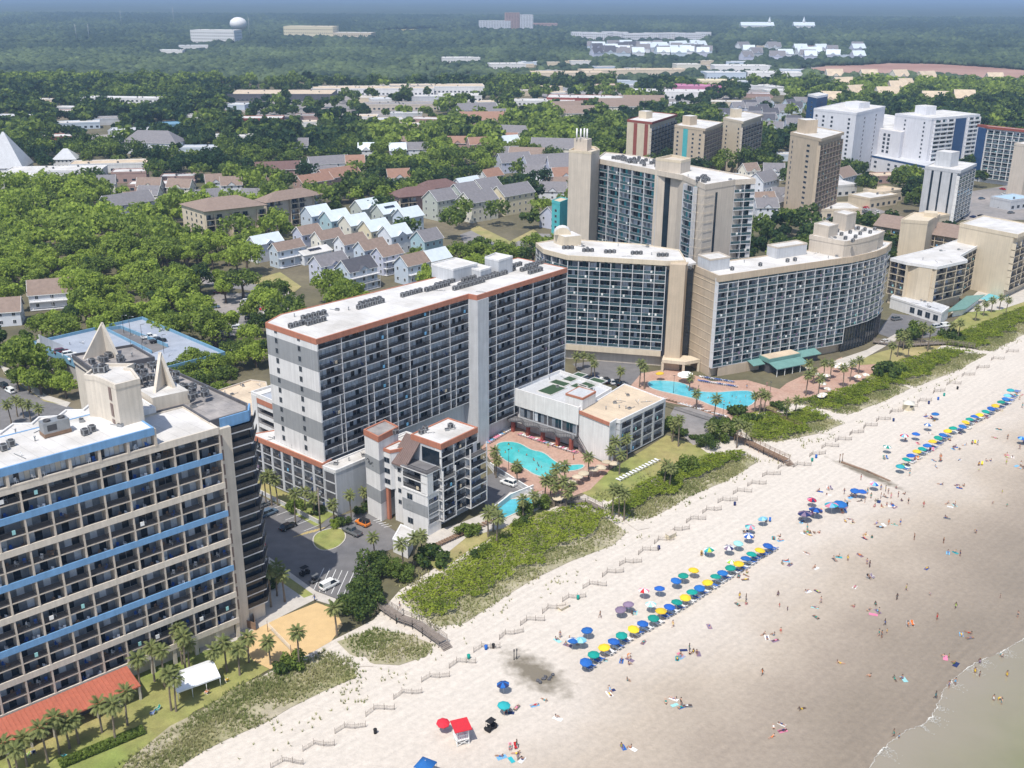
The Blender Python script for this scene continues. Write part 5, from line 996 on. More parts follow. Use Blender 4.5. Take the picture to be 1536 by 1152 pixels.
# broken foam line along the edge of the sea
m = MB(); q = random.Random(8)
pts = []
for i in range(len(S) - 1):
    for k in range(40): pts.append(Vector(lerp(S[i], S[i + 1], k / 40)))
from mathutils import noise as mn
for i in range(len(pts) - 1):      # a thin wandering line of froth that widens into lace in two places
    n = (lambda t: Vector((-t.y, t.x)))((pts[i + 1] - pts[i]).normalized()); f = lambda j: .35 * mn.noise((j * .11, 0, 0)) + .2 * mn.noise((j * .4, 3, 0)); k = mn.noise((i * .035, 5, 0)) + .25
    if k < -.12 or q.random() < .04: continue
    w0, w1 = [(.03 + .12 * max(0, mn.noise((j * .035, 5, 0)) + .2) * (1 + .6 * mn.noise((j * .9, 8, 0)))) for j in (i, i + 1)]
    m.face([(*(pts[i] + n * (f(i) - w0)), .17), (*(pts[i + 1] + n * (f(i + 1) - w1)), .17), (*(pts[i + 1] + n * (f(i + 1) + w1)), .17), (*(pts[i] + n * (f(i) + w0)), .17)], 'sea_foam')
    if k > .3:
        for _ in range(7): p = pts[i] - n * abs(q.gauss(0, 1.1)); r = q.uniform(.02, .07); m.face([(p.x + r * cos(a_) * q.uniform(.7, 2.2), p.y + r * sin(a_), .165) for a_ in (0, 1.05, 2.1, 3.1, 4.2, 5.2)], 'sea_foam')
struct(m.build('foam', None), 'stuff')
LOT = [(386, 741), (478, 792), (490, 778), (545, 765), (578, 787), (602, 803), (592, 822), (550, 838), (546, 872), (522, 905), (474, 886), (438, 868), (398, 832), (384, 790), (370, 760), (300, 690), (318, 672)]
sheet('car_park', LOT, .012, 'asphalt')
sheet('lawn', [(378, 700), (400, 708), (505, 768), (486, 782), (474, 790), (386, 738), (372, 712)], .02, 'lawn'); sheet('path', [(378, 690), (402, 702), (508, 764), (505, 769), (400, 709), (377, 698)], .03, 'path_concrete')
sheet('path', [(474, 887), (524, 906), (518, 914), (472, 900), (420, 926), (352, 962), (300, 980), (300, 970), (372, 938), (440, 893), (398, 838), (404, 836)], .03, 'path_concrete')
sheet('gravel_bed', [(376, 905), (400, 862), (418, 868), (452, 895), (400, 925), (384, 925)], .025, 'path_concrete'); sheet('lawn', [(424, 862), (436, 868), (470, 892), (456, 897), (420, 872)], .04, 'lawn')
sheet('sand_court', [(364, 954), (420, 926), (475, 904), (503, 914), (514, 938), (497, 962), (462, 982), (405, 1004), (378, 990)], .028, 'court_sand')
sheet('lawn', [(-30, 1200), (-30, 1112), (60, 1085), (110, 1062), (205, 1010), (290, 968), (350, 950), (378, 990), (404, 1004), (372, 1022), (330, 1048), (290, 1068), (262, 1096), (205, 1138), (165, 1190)], .022, 'lawn')
sheet('lawn', [(640, 842), (690, 812), (720, 796), (800, 764), (838, 768), (800, 784), (740, 806), (700, 828), (660, 858)], .024, 'dry_grass')
sheet('lawn', [(870, 738), (905, 712), (960, 678), (1000, 653), (1045, 668), (1065, 682), (1010, 702), (960, 728), (906, 756)], .024, 'lawn'); sheet('lawn', [(1085, 630), (1110, 622), (1160, 600), (1175, 606), (1160, 622), (1120, 636)], .032, 'lawn')
sheet('lawn', [(1265, 548), (1320, 528), (1370, 515), (1420, 512), (1400, 528), (1330, 560), (1290, 575)], .024, 'dry_grass'); sheet('lawn', [(1415, 495), (1445, 470), (1500, 462), (1560, 440), (1560, 466), (1480, 490), (1440, 505)], .024, 'lawn')
sheet('pool_deck', [(722, 672), (735, 655), (778, 640), (870, 676), (905, 695), (925, 684), (930, 690), (905, 715), (885, 735), (850, 748), (800, 742), (748, 708)], .03, 'paver')
sheet('pool_terrace', [(640, 800), (690, 785), (738, 765), (765, 738), (814, 742), (820, 758), (755, 792), (700, 806), (668, 832), (640, 838)], .03, 'path_concrete')
sheet('pool_deck', [(945, 580), (962, 560), (1010, 552), (1068, 572), (1120, 570), (1190, 590), (1160, 606), (1120, 622), (1095, 632), (1040, 612), (975, 598)], .03, 'paver')
sheet('terrace', [(1150, 600), (1180, 575), (1262, 536), (1290, 548), (1330, 545), (1290, 572), (1225, 600), (1180, 606)], .031, 'paver')
sheet('path', [(1240, 545), (1300, 525), (1345, 500), (1352, 506), (1305, 533), (1262, 556)], .04, 'path_concrete'); sheet('road', [(1315, 500), (1338, 470), (1380, 475), (1432, 490), (1400, 505), (1350, 512)], .02, 'asphalt')
sheet('car_park', [(726, 716), (746, 706), (800, 742), (770, 752), (742, 768), (722, 752)], .02, 'asphalt'); sheet('car_park', [(858, 546), (900, 540), (970, 548), (960, 575), (925, 580), (880, 565)], .02, 'asphalt')
sheet('car_park', [(1000, 632), (1012, 610), (1050, 612), (1095, 635), (1075, 655), (1040, 668)], .02, 'asphalt_pale')
sheet('far_pool_deck', [(1425, 470), (1452, 450), (1475, 430), (1560, 420), (1560, 445), (1500, 465)], .02, 'path_concrete')
POOLS = [('swimming_pool', [(743, 668), (755, 663), (778, 664.5), (796, 676), (815, 679), (830, 692), (846, 700), (872, 697), (877, 700), (867, 706), (838, 708), (825, 717), (804, 714), (786, 702), (762, 694), (749, 684)], 'pool_water', 'kidney-shaped turquoise swimming pool below the restaurant terrace'),
 ('swimming_pool', [(749, 781), (747, 763), (766, 750), (799, 747), (804, 756)], 'pool_blue', 'small blue swimming pool beside the stepped hotel'),
 ('lazy_river_pool', [(971, 573), (990, 571), (1027, 575), (1040, 587), (1073, 590), (1102, 587), (1132, 587), (1134, 606), (1098, 618), (1065, 608), (1048, 600), (1023, 594), (990, 587), (973, 581)], 'pool_blue', 'winding lazy river and pool in front of the resort'),
 ('swimming_pool', [(1470, 449), (1495, 434), (1519, 436), (1512, 444), (1483, 453)], 'pool_blue', 'small far swimming pool beside the cream L-shaped hotel')]
def smooth(P, n=2):
    for _ in range(n):
        Qp = []
        for i in range(len(P)): a, c = P[i], P[(i + 1) % len(P)]; Qp += [lerp(a, c, .25), lerp(a, c, .75)]
        P = Qp
    return P
for nm, px, mt, lb in POOLS:
    P = [G(*p) for p in px]; P = smooth(P, 2) if nm != 'swimming_pool' or len(px) > 6 else P
    if sum((P[i - 1][0] * P[i][1] - P[i][0] * P[i - 1][1]) for i in range(len(P))) < 0: P = P[::-1]
    b = Building(nm, lb, 'pool', P[0]); m = MB(); m.face([(*p, .16) for p in b.LP(P)], mt); b.part('water', m)
    m = MB(); m.ring('path_concrete', offset(b.LP(P), -.35), b.LP(P), 0, .22); b.part('coping', m); KEEP.append(P)
# streets inland
for nm, pl, mt in (('road', [(0, 590), (0, 566), (30, 574), (90, 604), (122, 618), (100, 640), (60, 660), (0, 680)], 'asphalt'), ('pavement', [(0, 548), (22, 556), (68, 592), (106, 604), (100, 611), (66, 600), (8, 562)], 'path_concrete'), ('lawn', [(4, 562), (66, 602), (92, 607), (60, 598), (20, 566)], 'dry_grass'),
 ('car_park', [(285, 480), (325, 440), (410, 440), (440, 460), (380, 500), (340, 505)], 'asphalt_pale'), ('road', [(255, 420), (300, 405), (420, 425), (455, 452), (430, 460), (400, 440), (300, 425)], 'asphalt_pale'), ('road', [(690, 352), (712, 344), (752, 368), (800, 350), (850, 352), (850, 362), (806, 362), (740, 388), (700, 372)], 'asphalt_pale'), ('verge', [(705, 345), (716, 338), (765, 362), (800, 344), (806, 348), (756, 372)], 'dry_grass'), ('verge', [(365, 425), (420, 408), (452, 430), (440, 440), (400, 428)], 'dry_grass'),
 ('car_park', [(330, 150), (700, 112), (720, 152), (600, 176), (400, 186)], 'asphalt_pale'), ('car_park', [(795, 112), (1180, 86), (1250, 106), (1120, 146), (950, 168), (820, 156)], 'asphalt_pale'), ('field', [(1195, 106), (1240, 99), (1290, 98), (1330, 95), (1400, 96), (1470, 100), (1570, 108), (1570, 127), (1480, 124), (1400, 116), (1300, 116), (1260, 118)], 'red_earth'), ('car_park', [(120, 205), (180, 200), (195, 225), (140, 232)], 'asphalt_pale'), ('car_park', [(0, 265), (110, 270), (110, 285), (0, 290)], 'asphalt_pale'), ('car_park', [(1180, 330), (1280, 300), (1330, 318), (1240, 345)], 'asphalt_pale'), ('road', [(1100, 262), (1180, 300), (1230, 322), (1215, 330), (1130, 300), (1090, 270)], 'asphalt_pale'),
 ('car_park', [(1380, 300), (1560, 270), (1560, 330), (1430, 330)], 'asphalt_pale'), ('car_park', [(520, 180), (600, 178), (640, 186), (560, 196)], 'asphalt_pale'), ('meadow', [(540, 50), (600, 44), (720, 42), (690, 46), (600, 52)], 'dry_grass')):
    o = sheet(nm, pl, .01 if nm != 'verge' else .025, mt); (KEEP.append([G(x, y) for x, y in pl]) if pl[0] not in ((330, 150), (795, 112), (285, 480)) else None)
for pl in (LOT, [(-30, 1200), (-30, 1112), (205, 1010), (350, 950), (404, 1004)], [(945, 580), (962, 560), (1190, 590), (1095, 632)], [(722, 672), (778, 640), (930, 690), (850, 748)]): KEEP.append([G(x, y) for x, y in pl])
# painted lines and the planted island of the hotel car park
m = MB(); o = G(480, 850)
def stripe(a, c, w=.12, mt='paint_white', z=.03):
    a, c = Vector(a), Vector(c); d = (c - a).normalized(); n = Vector((-d.y, d.x)) * w / 2; m.face([(*(p - Vector(o)), z) for p in (a - n, c - n, c + n, a + n)], mt)
for i in range(7): p = Vector(G(478, 868)) + CO * i * 1.0 + Vector(G(540, 850)) * 0; stripe(Vector(G(470 + i * 9, 886 + i * 1.5)), Vector(G(486 + i * 9, 852 + i * 1.2)))
for px, py in ((400, 756), (412, 763), (425, 770), (438, 777), (452, 785), (466, 793)): a = Vector(G(px + 14, py - 6)); stripe(a, a - CO * 4.6)
for i in range(6): a = Vector(G(440 + i * 6, 806 - i * 1.5)); stripe(a, a + CO * 4.2, .12, 'paint_yellow')
for i in range(5): a = Vector(G(560 + i * 4, 781 + i * 2.5)); stripe(a, a + CO * 1.8 + SE * .6, .15)
for px, py in ((1022, 615), (1034, 619), (1046, 624), (1058, 629), (1070, 634)): a = Vector(G(px, py)); stripe(a, a + CO * -3 + SE * 3.2)
struct(m.build('road_marking', None, (*o, 0)))
isl = smooth([G(x, y) for x, y in ((468, 806), (480, 796), (512, 790), (522, 806), (508, 822), (484, 828), (470, 820))], 2)[::-1]
if sum((isl[i - 1][0] * isl[i][1] - isl[i][0] * isl[i - 1][1]) for i in range(len(isl))) < 0: isl = isl[::-1]
b = Building('planted_island', 'kerbed island of grass and mulch in the hotel car park', 'traffic island', isl[0]); m = MB(); m.ring('path_concrete', b.LP(isl), offset(b.LP(isl), .25), 0, .16); b.part('kerb', m); m = MB(); m.face([(*p, .1) for p in offset(b.LP(isl), .24)], 'lawn'); b.part('grass_bed', m)
# ------------------------------------------------------------------ vegetation
rng = np.random.default_rng(4)
def leaf_material(name, dark, light, trans=.25, rough=.75):
    m = M(name, light, rough, 0); nt = m.node_tree; N, L = nt.nodes, nt.links; b = N['Principled BSDF']; b.inputs['Specular IOR Level'].default_value = .25
    at = N.new('ShaderNodeAttribute'); at.attribute_name = 'tint'; mx = N.new('ShaderNodeMix'); mx.data_type = 'RGBA'; L.new(at.outputs['Fac'], mx.inputs[0]); mx.inputs[6].default_value = (*dark, 1); mx.inputs[7].default_value = (*light, 1)
    L.new(mx.outputs[2], b.inputs['Base Color']); t = N.new('ShaderNodeBsdfTranslucent'); L.new(mx.outputs[2], t.inputs[0]); ms = N.new('ShaderNodeMixShader'); ms.inputs[0].default_value = trans
    L.new(b.outputs[0], ms.inputs[1]); L.new(t.outputs[0], ms.inputs[2]); L.new(ms.outputs[0], N['Material Output'].inputs[0]); return m
leaf_material('oak_leaves', (.034, .075, .03), (.37, .47, .075), trans=.46); leaf_material('dune_leaves', (.08, .13, .018), (.34, .40, .045), trans=.35); leaf_material('dune_blades', (.15, .20, .045), (.44, .41, .21)); leaf_material('palm_leaves', (.085, .125, .035), (.36, .36, .14)); leaf_material('far_leaves', (.024, .045, .030), (.155, .205, .085), trans=.1)
def np_mesh(name, V, F, mt, tint=None, mats=None, mi=None):
    """V (n,3), F (m,k) equal-sided faces; tint per face"""
    me = bpy.data.meshes.new(name); k = F.shape[1]; me.vertices.add(len(V)); me.vertices.foreach_set('co', V.astype(np.float32).ravel()); me.loops.add(F.size); me.loops.foreach_set('vertex_index', F.astype(np.int32).ravel())
    me.polygons.add(len(F)); me.polygons.foreach_set('loop_start', np.arange(0, F.size, k, dtype=np.int32))
    for x in (mats or [mt]): me.materials.append(MATS[x])
    if mi is not None: me.polygons.foreach_set('material_index', mi.astype(np.int32))
    if tint is not None: a = me.attributes.new('tint', 'FLOAT', 'FACE'); a.data.foreach_set('value', np.clip(tint, 0, 1).astype(np.float32))
    me.update(calc_edges=True); return me
def quads(Pc, Nn, s):
    """leaf-sized quads at Pc facing roughly Nn"""
    n = len(Pc); a = np.cross(Nn, rng.normal(size=(n, 3))); a /= np.linalg.norm(a, axis=1, keepdims=True) + 1e-9; b = np.cross(Nn, a); b /= np.linalg.norm(b, axis=1, keepdims=True) + 1e-9
    s = s[:, None]; r = rng.uniform(.6, 1.1, (n, 1)); V = np.stack([Pc - a * s, Pc - b * s * r, Pc + a * s, Pc + b * s * r], 1).reshape(-1, 3); return V, np.arange(4 * n).reshape(n, 4)
def crown_points(n, rx, rz, z0, lobes, gap=.0):
    """leaf positions on many small lobes spread through an uneven crown"""
    d = rng.normal(size=(lobes, 3)); d[:, 2] = np.abs(d[:, 2]) * 1.0 - .35; d /= np.linalg.norm(d, axis=1, keepdims=True)
    rr = rng.uniform(.45, .86, (lobes, 1)); c = d * rr * np.array([rx, rx, rz]); lr = rng.uniform(.24, .42, lobes) * min(rx, rz * 1.3)
    k = rng.integers(0, lobes, n); e = rng.normal(size=(n, 3)); e[:, 2] += .35; e /= np.linalg.norm(e, axis=1, keepdims=True)
    P = c[k] + e * (lr[k] * rng.uniform(.72, 1.08, n))[:, None]; P[:, 2] += z0; N = e + rng.normal(scale=.55, size=(n, 3)); return P, N / np.linalg.norm(N, axis=1, keepdims=True), k
def oak(name, n, rx, rz, h, lobes, tint, leaf, mt='oak_leaves'):
    P, N, k = crown_points(n, rx, rz, h - rz * .75, lobes); lt = rng.normal(0, .10, lobes)[k] + rng.normal(0, .10, n) + tint; V, F = quads(P, N, rng.uniform(leaf * .7, leaf * 1.25, n))
    me = np_mesh('crown', V, F, mt, lt); t = MB(); bh = h - rz * 1.35; q = random.Random(name + str(n))
    t.path('bark', [(0, 0, 0), (.1, .05, bh * .5), (.05, -.1, bh), (0, 0, h - rz * .5)], [.055 * h, .042 * h, .035 * h, .012 * h], 8)
    for i in range(6): a = i * 1.05 + q.random(); z = bh * q.uniform(.75, 1.1); t.path('bark', [(0, 0, z), (cos(a) * rx * .35, sin(a) * rx * .35, z + rz * .4), (cos(a) * rx * .7, sin(a) * rx * .7, z + rz * .75)], [.022 * h, .014 * h, .005 * h], 6)
    return me, t.mesh('trunk')
SHAPES = [(5.4, 3.8, 9.5, 22), (4.4, 3.8, 8.5, 13), (6.8, 4.0, 10.5, 34)]; TINTS = [.10, .35, .62, .85]
PROTO = [[oak(f'oak{i}{j}', 1900, rx, rz, h, lo, TINTS[j], .42) for j in range(4)] for i, (rx, rz, h, lo) in enumerate(SHAPES)]
from mathutils import noise as mn
def zone(px, py):
    """how light the leaves are: tone by place, with cloud-shadow bands painted into the leaf colour"""
    return grove(px, py) + (.42 if py < 280 else .2) * mn.noise((px * .011, py * .06, 0)) + .2 * mn.noise((px * .04, py * .2, 4))
def grove(px, py):  # leaf tone by place; the dark bands paint cloud shadow over the wood
    if py < 40: return .06
    if py < 74: return .16 if px > 700 else .12
    if px < 430 and py > 280: return .72
    if px < 560 and py > 128 and py < 285: return .16
    if px < 760 and py < 128: return .34
    if px < 860 and 165 < py < 262: return .58
    if px > 1150 and 105 < py < 150: return .55
    if px > 930: return .18
    if px < 900 and py < 300: return .22
    return .5
BOX = [(min(p[0] for p in pl) - 5, min(p[1] for p in pl) - 5, max(p[0] for p in pl) + 5, max(p[1] for p in pl) + 5, pl) for pl in KEEP]
def free(x, y, r=0):
    for x0, y0, x1, y1, pl in BOX:
        if x0 - r < x < x1 + r and y0 - r < y < y1 + r:
            if inside((x, y), pl): return False
            if r:
                for i in range(len(pl)):
                    a, b = Vector(pl[i - 1][:2]), Vector(pl[i][:2]); d = b - a; t = max(0, min(1, (Vector((x, y)) - a).dot(d) / max(d.length_squared, 1e-6)))
                    if (a + d * t - Vector((x, y))).length < r: return False
    return True
def wood_at(px, py, q):
    """share of the ground under trees there"""
    if 285 < px < 440 and 436 < py < 506: return .3
    if px < 440 and 285 < py < 600: return .82
    if 440 <= px < 620 and py > 300: return .3
    if 300 < py and px > 600: return .22 if px < 860 else .42
    if 600 < px < 1250 and 86 < py < 150: return .5
    if 600 < px < 1100 and py <= 170 and py > 86: return .4
    if 330 < px < 720 and 118 < py < 182: return .25
    if 1080 < px < 1215 and 148 < py < 200 : return .15
    if 860 < px < 1080 and 52 < py < 82: return .25
    if px > 1400 and py > 260: return .3
    return .93
spots = []; q = random.Random(21)
sea_lim = seaw(G(600, 880)) - 62
y = 330.0
while y < 1500:
    st = 8.6 if y < 700 else 9.8
    x = -y * .53 - 20
    while x < y * .53 + 20:
        X, Y = x + q.uniform(-.48, .48) * st, y + q.uniform(-.48, .48) * st; x += st; px, py = proj((X, Y, 4))
        if not (-40 < px < 1580 and py < 640) or seaw((X, Y)) > sea_lim: continue
        if q.random() < wood_at(px, py, q) and free(X, Y, 2.2 if Y < 800 else 0): spots.append((X, Y, px, py))
    y += st
for px, py in [(28, 585), (45, 588), (62, 592), (78, 590), (95, 584), (40, 575), (60, 572), (85, 570), (100, 597), (262, 578), (285, 572), (305, 580), (325, 570), (340, 585), (300, 592), (270, 594), (330, 598), (292, 566)]:
    X, Y = G(px, py); spots.append((X, Y, px, py - 20))
spots.sort(key=lambda s: (s[0] ** 2 + s[1] ** 2))

near, rest = spots[:300], spots[300:]
TL = {0: 'dark green oak', 1: 'mid-green oak', 2: 'light green oak', 3: 'yellow-green oak'}
def place(X, Y):
    if Y < 345 and X < -60: return 'in the wood around the blue parking deck'
    px, py = proj((X, Y, 4))
    if px < 440: return 'in the wood inland of the blue parking deck'
    if px < 700: return 'between the beach houses and the long hotel'
    if px < 900: return 'near the street behind the curved resort wing'
    return 'among the towers inland of the resort'
for X, Y, px, py in near:
    j = min(range(4), key=lambda k: abs(TINTS[k] - zone(px, py) - q.gauss(0, .3))); i = q.randrange(3); e = empty('oak_tree', (X, Y, 0), q.uniform(0, 6.28), f'{TL[j]} with rounded crown {place(X, Y)}', 'tree', f'{TL[j]}s {place(X, Y)}'); s = q.uniform(.7, 1.35) * (.66 if Y < 352 and X > -150 else 1); e.scale = (s, s, s * q.uniform(.85, 1.12))
    link('crown', PROTO[i][j][0], e); link('trunk', PROTO[i][j][1], e)
# the rest of the wood: one mass of crowns, thinner in detail the farther off
LOWP = []
for rx, rz, h, lo in SHAPES:
    for v in range(2): P, N, k = crown_points(360, rx, rz, h - rz * .75, lo); LOWP.append((P, N, rng.normal(0, .12, lo)[k]))
VV, TT = [], []; FARP = []
for rx, rz, h, lo in SHAPES: P, N, k = crown_points(95, rx, rz, h - rz * .75, lo); FARP.append((P, N, rng.normal(0, .12, lo)[k]))
for X, Y, px, py in rest:
    far = Y > 820; P, N, l = (FARP if far else LOWP)[q.randrange(3 if far else 6)]; a = q.uniform(0, 6.28); s = q.uniform(.65, 1.45); c, sn = cos(a) * s, sin(a) * s
    Pw = np.stack([P[:, 0] * c - P[:, 1] * sn + X, P[:, 0] * sn + P[:, 1] * c + Y, P[:, 2] * s * q.uniform(.9, 1.3)], 1); Nw = np.stack([N[:, 0] * c - N[:, 1] * sn, N[:, 0] * sn + N[:, 1] * c, N[:, 2] * s], 1) / s
    V, F = quads(Pw, Nw, rng.uniform(.62, 1.1, len(P)) * (2.3 if far else 1.0)); VV.append(V); TT.append(l + zone(px, py) + q.gauss(0, .17) + rng.normal(0, .08, len(P)))
V = np.concatenate(VV); o = link('wood', np_mesh('wood', V, np.arange(len(V)).reshape(-1, 4), 'oak_leaves', np.concatenate(TT))); struct(o, 'stuff'); VV = TT = None
def blobs(d0, d1, st, size, sub, name):
    bm = bmesh.new(); bmesh.ops.create_icosphere(bm, subdivisions=sub, radius=1.0); bv = np.array([v.co for v in bm.verts]); bf = np.array([[v.index for v in f.verts] for f in bm.faces]); bm.free()
    VV, FF, TT = [], [], []; n = 0; y = d0
    while y < d1:
        k = int(y * 1.06 / st) + 2; xs = -y * .53 + np.arange(k) * st + rng.uniform(-.5, .5, k) * st; ys = y + rng.uniform(-.5, .5, k) * st
        for X, Y in zip(xs, ys):
            px, py = proj((X, Y, 4))
            if not -30 < px < 1570: continue
            if rng.random() > wood_at(px, py, q) or not free(X, Y): continue
            s = size * rng.uniform(.7, 1.25); v = bv * rng.uniform(.72, 1.2, (len(bv), 1)) * np.array([s, s, s * .8]); v[:, 2] += s * .55; VV.append(v + np.array([X, Y, 0])); FF.append(bf + n); n += len(bv); TT.append(np.full(len(bf), zone(px, py) * .9 + rng.normal(0, .13)) + rng.normal(0, .06, len(bf)))
        y += st
    o = link(name, np_mesh(name, np.concatenate(VV), np.concatenate(FF), 'far_leaves', np.concatenate(TT))); struct(o, 'stuff')
blobs(1490, 2500, 10.5, 6.6, 2, 'far_wood'); blobs(2500, 5600, 16, 10.5, 1, 'far_wood')
M('canopy', (.020, .040, .018), .95, .3, .004, col2=(.045, .065, .028), patch=.0012, bump=1.0, bscale=.05)
sheet('far_wood', [(-4000, 5500), (4000, 5500), (26000, 34000), (-26000, 34000)], 7.0, 'canopy', True, 'stuff')
# ---- shrubs and hedges
def shrub_mesh(n, rx, rz, tint, leaf, mt='oak_leaves'):
    P, N, k = crown_points(n, rx, rz, rz * .55, 16); P[:, 2] = np.abs(P[:, 2]); V, F = quads(P, N, rng.uniform(leaf * .7, leaf * 1.2, n)); return np_mesh('shrub', V, F, mt, rng.normal(tint, .1, n))
SH = [shrub_mesh(1100, 2.0, 1.6, .45, .20), shrub_mesh(1100, 2.2, 1.4, .2, .22), shrub_mesh(900, 1.8, 1.3, .7, .20), shrub_mesh(2600, 4.6, 4.4, .2, .30), shrub_mesh(2400, 4.2, 4.0, .36, .30)]
SK = ['round green shrub', 'dark green shrub', 'light green shrub', 'tall dark wind-blown shrub tree', 'tall olive shrub tree']
for px, py, k, s, lb in ((443, 765, 0, 1.25, 'by the low wall of the hotel car park'), (556, 764, 1, 1.0, 'at the foot of the lift shaft of the stepped hotel'), (540, 770, 1, .8, 'left of the lift shaft beside the grey podium'), (476, 770, 1, .9, 'beside the utility pole'), (502, 790, 2, .9, 'on the planted island'), (515, 786, 1, 1.0, 'behind the grey pickup'), (696, 803, 0, 1.2, 'at the near end of the sunbathing terrace'), (714, 800, 0, 1.0, 'at the far end of the same clipped hedge'), (648, 846, 1, 1.9, 'below the palm trio on the beach lawn'), (728, 828, 0, .9, 'on the dune edge under the palm pair'), (716, 838, 1, .8, 'lower on the dune edge'), (790, 786, 1, .9, 'under the two tall palms by the small pool'), (776, 791, 0, .8, 'near the two tall palms by the small pool'), (775, 708, 1, .8, 'beside the white off-road car'), (1005, 648, 0, 1.7, 'at the corner of the tan-roofed wing'), (1022, 652, 1, 1.0, 'along the path from the tan-roofed wing'), (1040, 658, 1, .7, 'further along the path from the tan-roofed wing'), (1000, 715, 1, 1.3, 'under the palms at the lawn edge'), (1030, 706, 0, 1.6, 'on the dune below the lawn'), (1165, 610, 1, 1.1, 'on the small resort lawn'), (1175, 616, 1, .9, 'by the resort dune path'), (1328, 566, 1, 2.2, 'on the terrace edge near the sand path'), (1346, 560, 0, 1.5, 'right of the terrace shrub'), (1360, 508, 1, 2.0, 'beside the resort drive'), (1372, 503, 0, 2.0, 'right of the drive shrub'), (1435, 512, 1, 1.8, 'on the far green lawn'), (1420, 508, 1, 1.8, 'on the far green lawn edge'), (1095, 645, 1, 1.6, 'below the resort pool fence'), (1110, 640, 0, 1.4, 'below the resort pool fence corner'), (1130, 632, 1, 1.3, 'near the pool dune path'), (560, 862, 3, 1.25, 'at the seaward corner of the car park'), (600, 868, 4, 1.0, 'nearest the bright dune shrubs'), (548, 905, 3, 1.25, 'at the landward end of the wooden boardwalk'), (530, 925, 3, 1.1, 'beside the volleyball sand'), (1085, 660, 4, 1.15, 'at the landward end of the brown boardwalk'), (1075, 648, 3, 1.0, 'behind the brown boardwalk'), (1060, 672, 3, .9, 'left of the brown boardwalk'), (1105, 622, 1, 1.5, 'beside the pool fence palms'), (440, 1000, 0, 1.3, 'at the lower corner of the volleyball sand'), (425, 1006, 1, 1.0, 'near the lower corner of the volleyball sand'), (790, 770, 0, 1.3, 'between the pools near the boarded planter'), (812, 760, 0, 1.2, 'in the boarded planter'), (405, 880, 1, .9, 'in the gravel bed')):
    o = link('shrub', SH[k], None, (*G(px, py), 0), R.random() * 6, ); s *= .74 if k > 2 else 1; o.scale = (s, s, s * R.uniform(.9, 1.15)); tag(o, f'{SK[k]} {lb}', 'shrub', 'garden shrubs')
# clipped hedge by the lower lawn
P0h, P1h = Vector(G(90, 1150)), Vector(G(215, 1098)); n = 2600; t = rng.random(n)[:, None]; a_ = rng.uniform(0, 2 * pi, n); dn = (P1h - P0h).normalized()
Pc = np.array(P0h)[None] * (1 - t) + np.array(P1h)[None] * t; Pc = np.concatenate([Pc + np.stack([-dn.y * np.cos(a_), dn.x * np.cos(a_)], 1) * .9, (.6 + .6 * np.sin(a_))[:, None]], 1); V, F = quads(Pc, rng.normal(size=(n, 3)), rng.uniform(.15, .28, n))
tag(link('hedge', np_mesh('hedge', V, F, 'oak_leaves', rng.normal(.45, .12, n))), 'low clipped green hedge between the palm lawn and the dune', 'hedge')
# ---- palms
def palm(seed, h, fr=34, L_=2.0):
    q = random.Random(seed); t = MB(); lean = q.uniform(-.5, .5); t.path('palm_bark', [(0, 0, 0), (lean * .1, 0, h * .3), (lean * .45, .1, h * .7), (lean, .1, h)], [.26, .19, .17, .19], 8)
    for i in range(14): z = h * (.86 + .14 * i / 14); a = i * 2.4; t.tube('palm_bark', (lean * z / h + .16 * cos(a), .1 + .16 * sin(a), z), (lean * z / h + .42 * cos(a), .1 + .42 * sin(a), z + .28), .05, .02, 4)
    V, T = [], []
    for i in range(fr):
        a = i * 2.39996 + q.uniform(-.2, .2); el = 1.25 - 2.0 * (i / fr) ** .9; ln = L_ * q.uniform(.85, 1.1); tint = .3 + .5 * (i / fr) ** 2 + q.uniform(-.1, .15); p = Vector((lean, .1, h + .1)); d = Vector((cos(a) * cos(el), sin(a) * cos(el), sin(el))); side = Vector((-sin(a), cos(a), 0)); st = 7
        for k in range(st):
            pn = p + d * ln / st; d = (d + Vector((0, 0, -.14))).normalized(); up = d.cross(side)
            if k >= 2:
                for s in (-1, 1):
                    for e in (0, .5):
                        b = p.lerp(pn, e); tip = b + (side * s * .75 + d * .75 - up * .12 + Vector((0, 0, -.22))) * (.62 * (1.15 - .09 * k)); w = d * .10; V += [b - w, tip, tip + d * .05, b + w]; T.append(tint + q.uniform(-.08, .08))
            else: V += [p - side * .05, pn - side * .05, pn + side * .05, p + side * .05]; T.append(.6)
            p = pn
    V = np.array([tuple(v) for v in V]); return np_mesh('crown', V, np.arange(len(V)).reshape(-1, 4), 'palm_leaves', np.array(T)), t.mesh('trunk'), h
PALMS = [palm(1, 6.6), palm(2, 7.6), palm(3, 5.6), palm(4, 8.6)]
